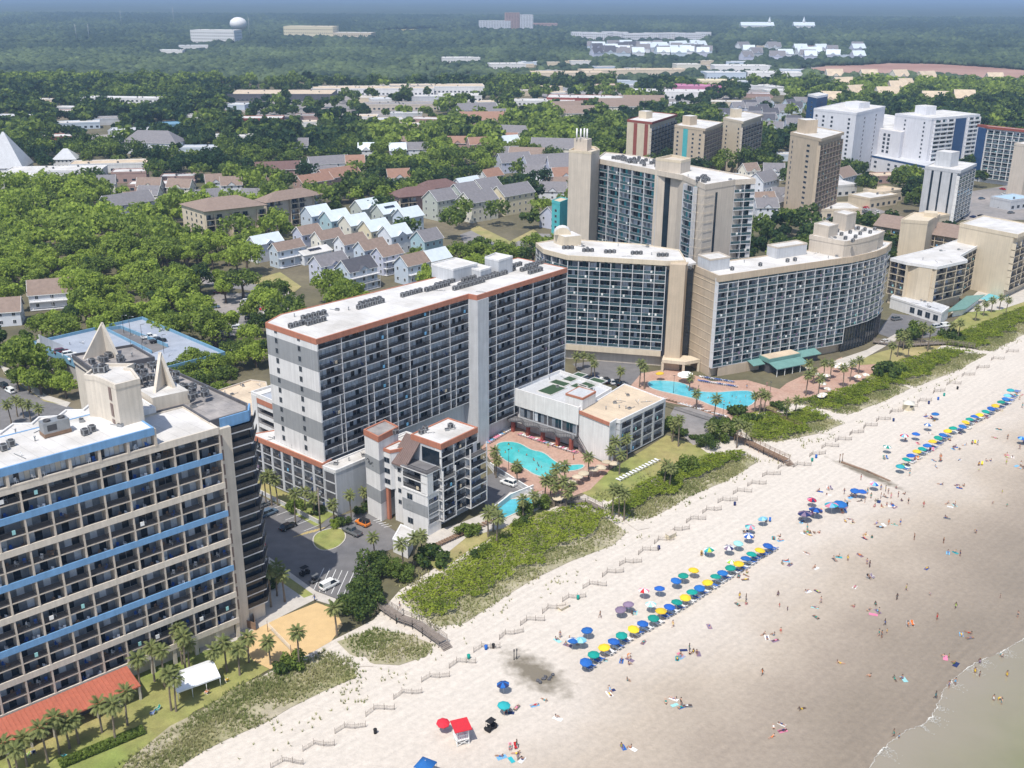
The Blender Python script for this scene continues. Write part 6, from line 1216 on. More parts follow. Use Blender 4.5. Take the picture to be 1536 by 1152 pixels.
PL = [('in the cluster on the lawn under the red arcade roof', [(8, 1115), (33, 1110), (62, 1090), (80, 1080), (98, 1085), (112, 1078), (146, 1056), (165, 1060), (184, 1040), (204, 988), (225, 972), (240, 978), (267, 943), (280, 968), (250, 1012), (258, 1018), (318, 978), (336, 966), (356, 976), (370, 958), (20, 1128), (272, 955)]),
 ('along the wall of the hotel car park', [(396, 718), (404, 713), (414, 720), (440, 741), (456, 738), (470, 746), (525, 742), (545, 738), (500, 756)]), ('around the car park and sunbathing terrace', [(561, 806), (604, 815), (620, 806), (632, 803), (402, 858), (412, 850), (424, 862)]), ('by the small blue pool', [(732, 769), (740, 766), (745, 776), (785, 750), (800, 744)]), ('around the volleyball sand', [(403, 963), (445, 950), (503, 912)]),
 ('around the kidney-shaped pool', [(742, 676), (744, 690), (776, 698), (826, 716), (836, 703), (848, 699), (832, 730), (850, 738), (884, 686), (818, 722), (842, 722), (858, 730)]), ('beside the tan-roofed wing', [(922, 662), (942, 658), (915, 676), (930, 682), (920, 736), (930, 734), (938, 740), (998, 697), (1006, 702), (1010, 636), (1020, 630)]),
 ('in front of the curved resort wing', [(864, 534), (875, 533), (888, 536), (893, 546), (930, 556), (961, 545), (968, 552)]), ('around the resort pool', [(1035, 566), (1046, 590), (1073, 598), (1134, 594), (1142, 590), (1148, 594), (1182, 604), (1195, 600), (1090, 640), (1108, 636), (1120, 640), (1068, 640)]),
 ('on the resort terrace', [(1212, 562), (1222, 556), (1238, 545), (1268, 552), (1278, 545), (1248, 545), (1215, 545), (1230, 568), (1290, 540)]), ('on the far lawn past the resort drive', [(1338, 518), (1350, 505), (1358, 500), (1386, 490), (1396, 494), (1440, 484), (1428, 488), (1466, 462), (1478, 455), (1490, 450), (1502, 446), (1512, 450), (1365, 515)]),
 ('on the verge beside the road at the left', [(12, 606), (22, 600), (32, 604), (42, 607), (57, 612)]), ('in the street row behind the long hotel', [(752, 378), (762, 380), (772, 382), (783, 384), (795, 382), (806, 380), (818, 378), (830, 376), (842, 372), (770, 366), (790, 372)])]
for loc, L_ in PL:
    L_ = sorted(L_, key=lambda p: -p[1])
    for i, (px, py) in enumerate(L_):
        me, tr, h = PALMS[R.randrange(4)]; s = R.uniform(.84, 1.0); x, y = G(px, py, h * s); e = empty('palm_tree', (x, y, 0), R.random() * 6.28, f'palm {loc}, {nth(i, "nearest")} one', 'palm', f'palms {loc}'); e.scale = (s, s, s)
        link('crown', me, e); link('trunk', tr, e)
# ---- dune plants
VEG = [('grass', [(175, 1150), (245, 1092), (305, 1062), (355, 1026), (410, 1006), (450, 992), (490, 974), (530, 988), (548, 1012), (500, 1032), (440, 1062), (400, 1086), (340, 1112), (300, 1132), (250, 1165), (150, 1180)], 17), ('grass', [(500, 962), (560, 942), (612, 950), (655, 966), (645, 985), (600, 1000), (560, 998), (520, 982)], 15),
 ('mix', [(588, 898), (622, 880), (690, 836), (762, 790), (830, 765), (880, 755), (918, 772), (952, 796), (930, 816), (862, 842), (800, 872), (742, 908), (692, 942), (650, 948), (608, 922)], 9), ('mix', [(900, 764), (955, 728), (1010, 702), (1064, 682), (1112, 676), (1142, 692), (1092, 722), (1030, 748), (992, 772), (944, 788)], 15),
 ('mix', [(1092, 628), (1128, 622), (1165, 622), (1212, 612), (1272, 636), (1230, 652), (1170, 664), (1125, 662)], 14), ('mix', [(1182, 604), (1234, 592), (1290, 575), (1340, 568), (1372, 582), (1330, 602), (1272, 624), (1225, 614)], 14), ('mix', [(1295, 572), (1350, 540), (1420, 522), (1482, 532), (1440, 556), (1374, 582)], 12), ('mix', [(1380, 512), (1440, 498), (1490, 478), (1560, 450), (1560, 492), (1490, 528), (1430, 522)], 12), ('grass', [(640, 846), (700, 826), (760, 794), (700, 832), (655, 868), (600, 890), (590, 880)], 6), ('grass', [(880, 742), (905, 758), (955, 728), (1005, 704), (990, 702), (930, 728)], 5), ('sparse', [(420, 1010), (560, 1000), (650, 985), (740, 905), (860, 842), (950, 796), (1030, 748), (1140, 692), (1180, 664), (1272, 640), (1330, 604), (1440, 558), (1536, 500), (1536, 512), (1440, 568), (1330, 616), (1270, 650), (1180, 690), (1060, 752), (960, 815), (880, 865), (800, 910), (720, 960), (650, 1003), (560, 1055), (420, 1130), (330, 1150), (400, 1080)], 1.3)]
GV, GT, BV, BT = [], [], [], []
def edge_dist(p, pl):
    m_ = 1e9
    for i in range(len(pl)):
        a, b = Vector(pl[i - 1]), Vector(pl[i]); d = b - a; t = max(0, min(1, (p - a).dot(d) / max(d.length_squared, 1e-6))); m_ = min(m_, (a + d * t - p).length)
    return m_
from mathutils import noise as mn
for kind, px, den in VEG:
    pl = [G(*p) for p in px]; xs = [p[0] for p in pl]; ys = [p[1] for p in pl]; A = (max(xs) - min(xs)) * (max(ys) - min(ys))
    smin = max(seaw(p) for p in pl)
    for _ in range(int(A * den)):
        p = Vector((q.uniform(min(xs), max(xs)), q.uniform(min(ys), max(ys))))
        if not inside(p, pl): continue
        ed = edge_dist(p, pl); nz = mn.noise((p.x * .16, p.y * .16, 0)); sd = smin - seaw(p)
        if ed < 3.5 and q.random() > (ed / 3.5) * .8 + .12 + nz * .5: continue
        bush = kind == 'mix' and sd > (7 if px[0][0] < 600 else 6) + nz * 5 and ed > .6
        if kind == 'sparse' and (nz < -.05 or q.random() > .5): continue
        if bush:
            hgt = .35 + 1.0 * abs(mn.noise((p.x * .28, p.y * .28, 3))) + .5 * mn.noise((p.x * .9, p.y * .9, 7)) + min(.6, ed * .3)
            for _k in range(3): BV.append((p.x + q.uniform(-.3, .3), p.y + q.uniform(-.3, .3), max(.1, hgt + q.uniform(-.25, .2)))); BT.append((.62 if px[0][0] < 600 else .5) + .5 * mn.noise((p.x * .25, p.y * .25, 9)) + q.gauss(0, .12))
        else:
            if sd < 9 and q.random() < .25 - nz: continue
            tn = .42 + .45 * mn.noise((p.x * .12, p.y * .12, 5)) + (.16 if sd < 8 else -.14) + q.gauss(0, .14); hh = q.uniform(.45, .95)
            for _k in range(4):
                a = q.uniform(0, 6.28); r = q.uniform(.15, .5); w = q.uniform(.06, .12); GV += [(p.x - sin(a) * w, p.y + cos(a) * w, 0), (p.x + sin(a) * w, p.y - cos(a) * w, 0), (p.x + cos(a) * r, p.y + sin(a) * r, hh * q.uniform(.6, 1))]; GT.append(tn + q.gauss(0, .08))

GV = np.array(GV); struct(link('dune_grass', np_mesh('dune_grass', GV, np.arange(len(GV)).reshape(-1, 3), 'dune_blades', np.array(GT))), 'stuff')
BV = np.array(BV); Nn = rng.normal(scale=.6, size=BV.shape) + np.array([0, 0, 1]); Nn /= np.linalg.norm(Nn, axis=1, keepdims=True); V, F = quads(BV, Nn, rng.uniform(.14, .26, len(BV))); struct(link('dune_shrubbery', np_mesh('dune_shrubbery', V, F, 'dune_leaves', np.array(BT))), 'stuff')
# lone sprigs on the bare sand below the dunes
for i, (kind, px, den) in enumerate(VEG[:8]):
    pl = [G(*p) for p in px]; c = Vector((sum(p[0] for p in pl) / len(pl), sum(p[1] for p in pl) / len(pl)))
    P = [tuple(c + (Vector(p) - c) * .93) for p in pl]; sheet('dune', P, .012, 'dune_soil', True)
# ------------------------------------------------------------------ beach furniture and people
M('skin_light', (.55, .33, .23), .6, .05); M('skin_tan', (.36, .19, .115), .6, .05); M('skin_dark', (.12, .06, .04), .6, .05); M('hair_dark', (.02, .014, .01), .6, .1); M('hair_fair', (.35, .23, .10), .6, .1); M('hair_brown', (.09, .05, .03), .6, .1); M('eye', (.01, .01, .01), .3, 0)
def umbrella(cols, r=1.22, hz=2.05, n=8, tilt=0.0, name='beach_umbrella'):
    c = MB(); ring = [[(rr * cos(2 * pi * i / n), rr * sin(2 * pi * i / n), z) for i in range(n)] for rr, z in ((r, 0), (r * .72, .22), (r * .36, .40))]; apex = (0, 0, .47)
    for i in range(n):
        j = (i + 1) % n; m = 'cloth_' + cols[i % len(cols)]; mid = lambda k: tuple((ring[k][i][t] + ring[k][j][t]) / 2 for t in range(3))
        c.face([ring[0][i], ring[0][j], ring[1][j], ring[1][i]], m); c.face([ring[1][i], ring[1][j], ring[2][j], ring[2][i]], m); c.face([ring[2][i], ring[2][j], apex], m)
        d = lambda p: (p[0] * .985, p[1] * .985, p[2] - .17); c.face([ring[0][j], ring[0][i], d(ring[0][i]), d(ring[0][j])], m)
    c.tube('cloth_' + cols[0], (0, 0, .45), (0, 0, .56), .05, .02)
    p = MB(); p.tube('rail_white', (0, 0, 0), (0, 0, hz + .45), .026, .022, 6)
    for i in range(n): p.bar('steel', (0, 0, hz + .42), (ring[0][i][0] * .97, ring[0][i][1] * .97, hz + .0), .018)
    return c.mesh('canopy'), p.mesh('pole'), hz
UM = {}
def put_umbrella(px, py, cols, label, group, r=1.22, hz=2.05, tilt=0.0, nm='beach_umbrella', zz=None):
    k = (tuple(cols), r, hz)
    if k not in UM: UM[k] = umbrella(cols, r, hz)
    c, p, h = UM[k]; x, y = G(px, py, h + .25); e = empty(nm, (x, y, 0), R.random() * 6, label, 'umbrella', group); link('pole', p, e); o = link('canopy', c, e, (0, 0, h)); e.rotation_euler[0] = R.uniform(-.13, .13) + tilt; e.rotation_euler[1] = R.uniform(-.13, .13); return (x, y)
LM = []      # landmarks for describing what lies near them
ROWA = 'b878,990 g891,980 y908,969 b920,961 g933,951 y949,941 b964,934 g980,925 y992,915 b1003,909 g1015,902 y1028,894 g1039,887 b1050,880 y1063,872 g1074,864 b1084,858 g1097,850 y1109,844 b1119,837 g1127,830 y1139,824 b1151,817'
ROWB = 't1351,698 g1359,688 b1368,682 y1376,676 g1383,672 b1392,667 y1400,661 g1407,655 b1414,651 y1423,645 g1431,641 b1443,638 y1447,632 g1455,628 b1462,624 y1471,621 g1478,616 b1486,611 y1494,607 g1503,602 b1508,597 k1512,592 t1517,584'
CN = dict(b='blue', g='green', y='yellow', t='teal', k='skyblue')
for row, nm in ((ROWA, 'nearer'), (ROWB, 'farther')):
    cnt = {}
    for i, s in enumerate(row.split()):
        c = CN[s[0]]; px, py = map(float, s[1:].split(',')); w = 'light blue' if c == 'skyblue' else c; k = cnt.get(c, 0); cnt[c] = k + 1
        xy = put_umbrella(px, py, [c], f'{w} rental umbrella, {nth(k)} {w} one along the {nm} long row', 'rental umbrellas in the long rows'); LM.append((f'beside umbrella place {nth(i)} of the {nm} row', xy)) if i % 2 == 0 else None
        # two folding loungers in its shade
LM = [(a.replace('umbrella place ', 'the ').replace(' of the', ' umbrella of the'), b) for a, b in LM]
for px, py, cols, lb in ((990, 882, ['blue'], 'blue umbrella standing apart behind the nearer row'), (1013, 869, ['blue'], 'blue umbrella, first of the short back row'), (1026, 862, ['green'], 'green umbrella in the middle of the short back row'), (1040, 854, ['yellow'], 'yellow umbrella, last of the short back row'), (966, 885, ['red', 'white', 'pink', 'white'], 'red, pink and white striped umbrella behind the nearer row'), (977, 905, ['white', 'aqua'], 'white patterned umbrella pressed against the nearer row'), (933, 912, ['purple'], 'left of two purple umbrellas'), (944, 905, ['purple'], 'right of two purple umbrellas'), (882, 944, ['blue'], 'blue umbrella just inland of the nearer row end'), (859, 960, ['blue', 'white', 'blue', 'blue'], 'blue umbrella with one white gore by a standing family'), (872, 959, ['aqua', 'skyblue'], 'pale blue umbrella touching the blue one by the family'), (756, 1025, ['navy', 'blue'], 'dark blue umbrella beside the damp hollow'), (755, 1056, ['teal'], 'teal umbrella seaward of the lifeguard cart'), (664, 1081, ['red'], 'red umbrella beside the lifeguard stand'),
 (1066, 823, ['green', 'white', 'teal', 'lime'], 'green and white umbrella standing alone inland of the nearer row'), (1094, 819, ['white', 'navy', 'white', 'purple'], 'white and navy striped umbrella'), (1107, 813, ['aqua'], 'pale aqua umbrella beside the navy striped one'), (1124, 788, ['aqua', 'pink', 'teal'], 'aqua and pink umbrella above a red chair'), (1124, 801, ['blue', 'white'], 'blue and white striped umbrella inland of the nearer row end'), (1147, 777, ['aqua', 'skyblue'], 'light blue tilted umbrella with a board on the sand'), (1095, 841, ['lime', 'white'], 'lime and white small umbrella behind the nearer row'), (1260, 754, ['blue'], 'very large blue umbrella'), (1249, 756, ['teal', 'pink', 'skyblue'], 'teal and pink umbrella leaning on the very large blue one'), (1223, 764, ['navy', 'blue'], 'navy umbrella in the cluster left of the very large blue one'), (1209, 769, ['purple', 'navy'], 'dark striped umbrella in the cluster left of the very large blue one'), (1217, 748, ['red', 'navy', 'pink'], 'red and navy umbrella above the dark cluster'),
 (1374, 650, ['blue'], 'blue umbrella standing apart inland of the farther row'), (1357, 652, ['red', 'skyblue', 'white'], 'red, white and blue umbrella inland of the farther row'), (1393, 636, ['blue', 'white'], 'blue umbrella with white gores inland of the farther row'), (1404, 620, ['blue'], 'blue umbrella beside two sitting people near the dune kiosk'), (1330, 669, ['green', 'white'], 'green umbrella with a white ring near the drain posts'), (1310, 724, ['blue', 'white', 'pink', 'skyblue'], 'rainbow striped umbrella at the end of the drain trench'), (1283, 734, ['blue'], 'left of two touching blue umbrellas near the crowd'), (1293, 736, ['blue'], 'right of two touching blue umbrellas near the crowd'), (1533, 656, ['blue', 'skyblue'], 'blue umbrella at the right edge of the view')):
    xy = put_umbrella(px, py, cols, lb, 'umbrellas brought by visitors', 1.75 if 'very large' in lb else (1.0 if 'small' in lb else 1.2), 2.3 if 'very large' in lb else 2.0, .12 if 'tilted' in lb else 0); LM.append(('under the ' + lb.split(' standing')[0].split(' inland')[0] if len(lb) < 34 else 'near the ' + ' '.join(lb.split()[:5]), xy))
TGp = 'tan umbrellas beside the kidney-shaped pool'
for i, (px, py) in enumerate(((866, 714), (876, 708), (889, 702), (900, 699), (911, 692), (922, 694), (838, 744), (858, 722))): put_umbrella(px, py, ['beige'], f'tan thatched umbrella by the pool bar tables, {nth(i)} from the water', TGp, 1.5, 2.4, nm='patio_umbrella')
for i, (px, py) in enumerate(((1225, 560), (1240, 562), (1235, 574), (1254, 548), (1262, 545), (1288, 563), (1298, 561), (1241, 582), (1232, 592), (1280, 545), (1214, 550), (1316, 552), (1236, 590))): put_umbrella(px, py, ['white', 'beige'], f'cream umbrella on the resort terrace, {nth(i)} in the scattered group', 'cream umbrellas on the resort terrace', 1.3, 2.2, nm='patio_umbrella')
put_umbrella(1029, 553 + 7, ['white'], 'wide white canopy umbrella at the resort door', 'canopies at the resort door', 2.6, 3.0, nm='patio_umbrella'); put_umbrella(991, 559, ['yellow'], 'yellow mushroom fountain canopy at the lazy river', 'canopies at the resort door', 1.4, 2.6, nm='patio_umbrella'); put_umbrella(836, 728, ['yellow'], 'yellow umbrella under the palms by the kidney-shaped pool', TGp, 1.2, 2.2, nm='patio_umbrella')
# ---- people: one skinned body per pose
def body(pose, seed=0):
    J = dict(pelvis=(0, 0, .95), waist=(0, 0, 1.10), chest=(0, .01, 1.30), neck=(0, 0, 1.47), head=(0, .015, 1.57), crown=(0, .01, 1.69)); 
    for s, t in ((-1, 'l'), (1, 'r')): J.update({t + 'sh': (s * .17, 0, 1.40), t + 'el': (s * .25, -.02, 1.13), t + 'wr': (s * .27, .06, .90), t + 'hip': (s * .09, 0, .90), t + 'kn': (s * .10, .03, .50), t + 'an': (s * .10, -.02, .09), t + 'toe': (s * .12, .14, .035)})
    if pose == 'walking': J.update(lkn=(-.10, .20, .53), lan=(-.10, .22, .10), ltoe=(-.10, .38, .05), rkn=(.10, -.05, .50), ran=(.10, -.33, .14), rtoe=(.11, -.20, .04), lel=(-.26, -.12, 1.16), lwr=(-.25, -.20, .93), rel=(.26, .10, 1.15), rwr=(.25, .28, .98))
    if pose == 'bending': J.update(waist=(0, .10, 1.05), chest=(0, .30, 1.15), neck=(0, .46, 1.20), head=(0, .55, 1.20), crown=(0, .66, 1.16), lsh=(-.17, .40, 1.16), rsh=(.17, .40, 1.16), lel=(-.22, .48, .88), rel=(.22, .48, .88), lwr=(-.18, .56, .62), rwr=(.18, .56, .62))
    if pose == 'waving': J.update(rel=(.34, .02, 1.58), rwr=(.32, .10, 1.84), lel=(-.32, 0, 1.20), lwr=(-.22, .16, 1.08))
    if pose == 'sitting':
        J = {k: (x, y, z - .83) for k, (x, y, z) in J.items()}; J.update(waist=(0, -.05, .27), chest=(0, -.09, .47), neck=(0, -.10, .64), head=(0, -.07, .74), crown=(0, -.07, .86))
        for s, t in ((-1, 'l'), (1, 'r')): J.update({t + 'sh': (s * .17, -.10, .57), t + 'el': (s * .26, -.02, .33), t + 'wr': (s * .18, .24, .38), t + 'hip': (s * .09, .03, .11), t + 'kn': (s * .14, .40, .40), t + 'an': (s * .12, .62, .08), t + 'toe': (s * .13, .78, .04)})
    if pose == 'leaning':
        J = {k: (x, y, z - .83) for k, (x, y, z) in J.items()}; J.update(waist=(0, -.12, .22), chest=(0, -.28, .36), neck=(0, -.42, .48), head=(0, -.46, .58), crown=(0, -.50, .70))
        for s, t in ((-1, 'l'), (1, 'r')): J.update({t + 'sh': (s * .17, -.38, .43), t + 'el': (s * .24, -.50, .22), t + 'wr': (s * .26, -.58, .04), t + 'hip': (s * .09, .03, .11), t + 'kn': (s * .11, .46, .18), t + 'an': (s * .11, .88, .08), t + 'toe': (s * .14, .95, .19)})
    if pose in ('lying', 'prone'):
        f = {k: (x, z - .9, .12) for k, (x, y, z) in J.items()}; J = f; sg = 1 if pose == 'lying' else -1
        for s, t in ((-1, 'l'), (1, 'r')): J.update({t + 'el': (s * .30, .25, .08), t + 'wr': (s * .24, .02, .06), t + 'toe': (s * .13, -.90, .20 if sg > 0 else .03), t + 'kn': (s * .11, -.40, .13 if s < 0 or sg < 0 else .30), t + 'an': (s * .11, -.80, .07)})
        if sg < 0: J.update(lel=(-.30, .62, .07), lwr=(-.10, .72, .08), rel=(.30, .62, .07), rwr=(.10, .74, .08))
    Rr = dict(pelvis=.135, waist=.115, chest=.14, neck=.055, head=.085, crown=.07, sh=.06, el=.042, wr=.028, hip=.095, kn=.058, an=.038, toe=.032)
    E = [('pelvis', 'waist'), ('waist', 'chest'), ('chest', 'neck'), ('neck', 'head'), ('head', 'crown')]
    for t in 'lr': E += [('chest', t + 'sh'), (t + 'sh', t + 'el'), (t + 'el', t + 'wr'), ('pelvis', t + 'hip'), (t + 'hip', t + 'kn'), (t + 'kn', t + 'an'), (t + 'an', t + 'toe')]
    V = [Vector(v) for v in J.values()]; K = list(J); Rad = [Rr.get(k, Rr.get(k[1:], .05)) for k in K]; ED = [(K.index(a), K.index(b)) for a, b in E]
    for t in 'lr':      # palm, four unequal fingers and a thumb from the side of the palm
        w = Vector(J[t + 'wr']); d = (w - Vector(J[t + 'el'])).normalized(); sd = d.orthogonal().normalized(); up = d.cross(sd); pm = w + d * .075; V.append(pm); Rad.append(.030); pi_ = len(V) - 1; ED.append((K.index(t + 'wr'), pi_))
        for i, ln in enumerate((.062, .075, .070, .052)):
            b = pm + sd * (i - 1.5) * .019 + d * .01; V += [b + d * ln * .55, b + d * ln + up * .02]; Rad += [.0095, .008]; ED += [(pi_, len(V) - 2), (len(V) - 2, len(V) - 1)]
        V += [w + d * .04 + sd * .045, w + d * .075 + sd * .062]; Rad += [.011, .009]; ED += [(K.index(t + 'wr'), len(V) - 2), (len(V) - 2, len(V) - 1)]
    me = bpy.data.meshes.new('figure'); me.from_pydata([tuple(v) for v in V], ED, []); o = bpy.data.objects.new('figure', me); C.objects.link(o)
    m = o.modifiers.new('s', 'SKIN'); m.use_smooth_shade = True
    for i, sv in enumerate(me.skin_vertices[0].data): sv.radius = (Rad[i], Rad[i]); sv.use_root = i == 0
    o.modifiers.new('d', 'SUBSURF').levels = 1
    dg = bpy.context.evaluated_depsgraph_get(); out = bpy.data.meshes.new_from_object(o.evaluated_get(dg)); bpy.data.objects.remove(o); out.name = 'person'
    out.materials.clear(); [out.materials.append(MATS[x]) for x in ('skin_tan', 'cloth_blue', 'eye')]
    B_ = [(Vector(J[a]), Vector(J[b]), k) for a, b, k in [('pelvis', 'waist', 1), ('lhip', 'pelvis', 1), ('rhip', 'pelvis', 1), ('chest', 'neck', 0), ('neck', 'crown', 0), ('waist', 'chest', 2)] + [(t + a, t + b, 0) for t in 'lr' for a, b in (('sh', 'el'), ('el', 'wr'), ('kn', 'an'), ('an', 'toe'))] + [(t + 'hip', t + 'kn', 3) for t in 'lr']]
    for p in out.polygons:
        c = p.center; best = min(B_, key=lambda e: (lambda t: (e[0].lerp(e[1], t) - c).length)(max(0, min(1, (c - e[0]).dot(e[1] - e[0]) / max((e[1] - e[0]).length_squared, 1e-6))))); k = best[2]
        if k == 3: t = (c - best[0]).dot(best[1] - best[0]) / (best[1] - best[0]).length_squared; k = 1 if t < .42 else 0
        if k == 2: t = (c - best[0]).dot(best[1] - best[0]) / (best[1] - best[0]).length_squared; k = 1 if t > .45 and seed == 0 else (0 if seed == 0 else 1)
        p.material_index = 1 if k == 1 else 0; p.use_smooth = True
    # face: eyes, nose, mouth; ears with the hair cap
    h, cr = Vector(J['head']), Vector(J['crown']); up = (cr - h).normalized(); fw = Vector((0, 0, 1)) if pose == 'lying' else (Vector((0, 0, -1)) if pose == 'prone' else Vector((0, 1, 0))); fw = (fw - up * fw.dot(up)).normalized(); sd = up.cross(fw); fm = MB()
    for s in (-1, 1): e = h + up * .025 + fw * .083 + sd * s * .032; fm.tube('eye', e, e + fw * .008, .012, .008, 6)
    nb = h + fw * .078; fm.grid([nb + sd * .014 - up * .02, nb - sd * .014 - up * .02, nb + up * .03, nb + fw * .03 - up * .018], [(0, 1, 3), (1, 2, 3), (2, 0, 3)], 'skin_tan'); mo = h - up * .045 + fw * .076; fm.tube('eye', mo - sd * .02, mo + sd * .02, .006, .006, 5)
    bm = bmesh.new(); bm.from_mesh(out); f2 = fm.mesh('t'); 
    n0 = len(bm.faces); bm.from_mesh(f2); bm.faces.ensure_lookup_table()
    for i in range(n0, len(bm.faces)): bm.faces[i].material_index = 2 if fm.names[fm.m[i - n0]] == 'eye' else 0
    bm.to_mesh(out); bm.free()
    ha = MB(); c = h.lerp(cr, .5) - fw * .012; n = 10; rings = []
    for k in range(6): el = pi / 2 * (1 - k / 3.4); rings.append([c + (up * sin(el) + (fw * cos(a) + sd * sin(a)) * cos(el)) * .118 * (1 if cos(a) < .35 or el > .3 else .82) for a in [2 * pi * i / n for i in range(n)]])
    ha.grid([v for r in rings for v in r], [(k * n + i, k * n + (i + 1) % n, (k + 1) * n + (i + 1) % n, (k + 1) * n + i) for k in range(5) for i in range(n) if not (k >= 3 and i in (9, 0, 1))], 'hair_dark', True)
    return out, ha.mesh('hair')
POSES = ['standing', 'walking', 'bending', 'waving', 'sitting', 'leaning', 'lying', 'prone']; PM = {(p, s): body(p, s) for p in POSES for s in ((0, 1) if p in ('standing', 'walking', 'sitting') else (0,))}
WORD = dict(standing='standing', walking='walking', bending='bending down', waving='raising one arm', sitting='sitting', leaning='leaning back', lying='lying face up', prone='lying face down')
COLS = ['blue', 'red', 'black', 'teal', 'pink', 'white', 'navy', 'orange', 'purple', 'yellow', 'green', 'skyblue', 'lime', 'grey']; SEEN = set()
LM += [('by the lifeguard stand', G(690, 1115)), ('by the damp hollow', G(815, 1015)), ('at the drain trench', G(1310, 715)), ('on open sand', G(1110, 902)), ('on the wet sand', G(1330, 950)), ('near the foam line', G(1400, 1045)), ('on the low damp sand', G(1200, 1065)), ('on the damp flat', G(1260, 994)), ('on the upper sand', G(1230, 735)), ('in the crowd', G(1330, 748)), ('seaward of the crowd', G(1300, 805)), ('on sand below the nearer row', G(1209, 887)), ('on sand below the lime umbrella', G(1167, 850)), ('on sand near the wet edge', G(1310, 918)), ('near the shoreline', G(1430, 940)), ('on sand below the farther row', G(1434, 690)), ('on the far sand', G(1430, 740)), ('on the far damp sand', G(1430, 820)), ('on the near sand', G(930, 1090)), ('on sand by the lifeguard cart', G(775, 1110)), ('on sand between cart and hollow', G(820, 1060)), ('on the middle sand', G(1020, 1010))]
PSPOT = []
def person(x, y, pose, z=0.0, where=None, kid=False, rz=None, shirt=None, group='people on the beach'):
    s = (shirt if shirt is not None else R.random() < .35) and (pose, 1) in PM; me, hr = PM[(pose, 1 if s else 0)]
    where = where or min(LM, key=lambda l: (l[1][0] - x) ** 2 + (l[1][1] - y) ** 2)[0]
    for t in range(400):
        c = R.choice(COLS); h = R.choice(['dark', 'dark', 'brown', 'fair']); lb = f"{'child' if kid else 'person'} in {c.replace('skyblue', 'light blue')} {'shirt' if s else 'swimwear'} {WORD[pose]} {where}"
        if t > 25: lb = lb.replace(' in ', f' with {h} hair in ', 1)
        if lb not in SEEN: break
    SEEN.add(lb); o = tag(link('person', me, None, (x, y, z), R.random() * 6.28 if rz is None else rz), lb, 'person', group); k = .66 if kid else R.uniform(.94, 1.06); o.scale = (k, k, k)
    recolor(o, 'skin_tan', R.choice(['skin_light', 'skin_light', 'skin_tan', 'skin_tan', 'skin_dark'])); recolor(o, 'cloth_blue', 'cloth_' + c); q_ = link('hair', hr, o); recolor(q_, 'hair_dark', 'hair_' + h); PSPOT.append((x, y)); return o
TW = MB(); nx, ny = 7, 12; TW.grid([((i / (nx - 1) - .5) * .95, (j / (ny - 1) - .5) * 1.9, .035 + .015 * sin(i * 2.1 + j) + .01 * cos(j * 1.7)) for j in range(ny) for i in range(nx)], [(j * nx + i, j * nx + i + 1, (j + 1) * nx + i + 1, (j + 1) * nx + i) for j in range(ny - 1) for i in range(nx - 1)], 'cloth_blue', True); TWM = TW.mesh('beach_towel')
def towel(x, y, a, where=None):
    where = where or min(LM, key=lambda l: (l[1][0] - x) ** 2 + (l[1][1] - y) ** 2)[0]
    for t in range(200):
        c = R.choice(['blue', 'white', 'pink', 'skyblue', 'navy', 'aqua', 'purple', 'beige', 'grey', 'teal', 'white']); lb = f'{c.replace("skyblue", "light blue")} towel spread on the sand {where}'
        if t > 30: lb = lb.replace(' towel', ' rumpled towel')
        if t > 60: lb = lb.replace(' spread', ' folded half open')
        if lb not in SEEN: break
    SEEN.add(lb); o = tag(link('beach_towel', TWM, None, (x, y, 0), a), lb, 'towel', 'towels on the beach'); recolor(o, 'cloth_blue', 'cloth_' + c); k = R.uniform(.75, .95); o.scale = (k, k, 1); return o
def sling_chair():
    f = MB(); c = MB()
    for s in (-.28, .28): f.bar('rail_white', (s, -.45, .02), (s, .35, .38), .035); f.bar('rail_white', (s, .35, .02), (s, -.40, .42), .035); f.bar('rail_white', (s, -.25, .25), (s, -.62, .95), .035); f.bar('rail_white', (s, -.4, .5), (s, .25, .55), .05)
    c.bar('cloth_blue', (0, -.28, .27), (0, .34, .36), .54, .03); c.bar('cloth_blue', (0, -.29, .29), (0, -.60, .93), .54, .03); return f.mesh('frame'), c.mesh('sling')
SCH = sling_chair()
def beach_chair(x, y, a):
    where = min(LM, key=lambda l: (l[1][0] - x) ** 2 + (l[1][1] - y) ** 2)[0]
    for t in range(200):
        c = R.choice(COLS); lb = f'{c.replace("skyblue", "light blue")} folding beach chair {where}'
        if t > 40: lb = lb.replace('folding', 'low folding')
        if lb not in SEEN: break
    SEEN.add(lb); e = empty('beach_chair', (x, y, 0), a, lb, 'chair', 'folding chairs on the beach'); link('frame', SCH[0], e); o = link('sling', SCH[1], e); recolor(o, 'cloth_blue', 'cloth_' + c)
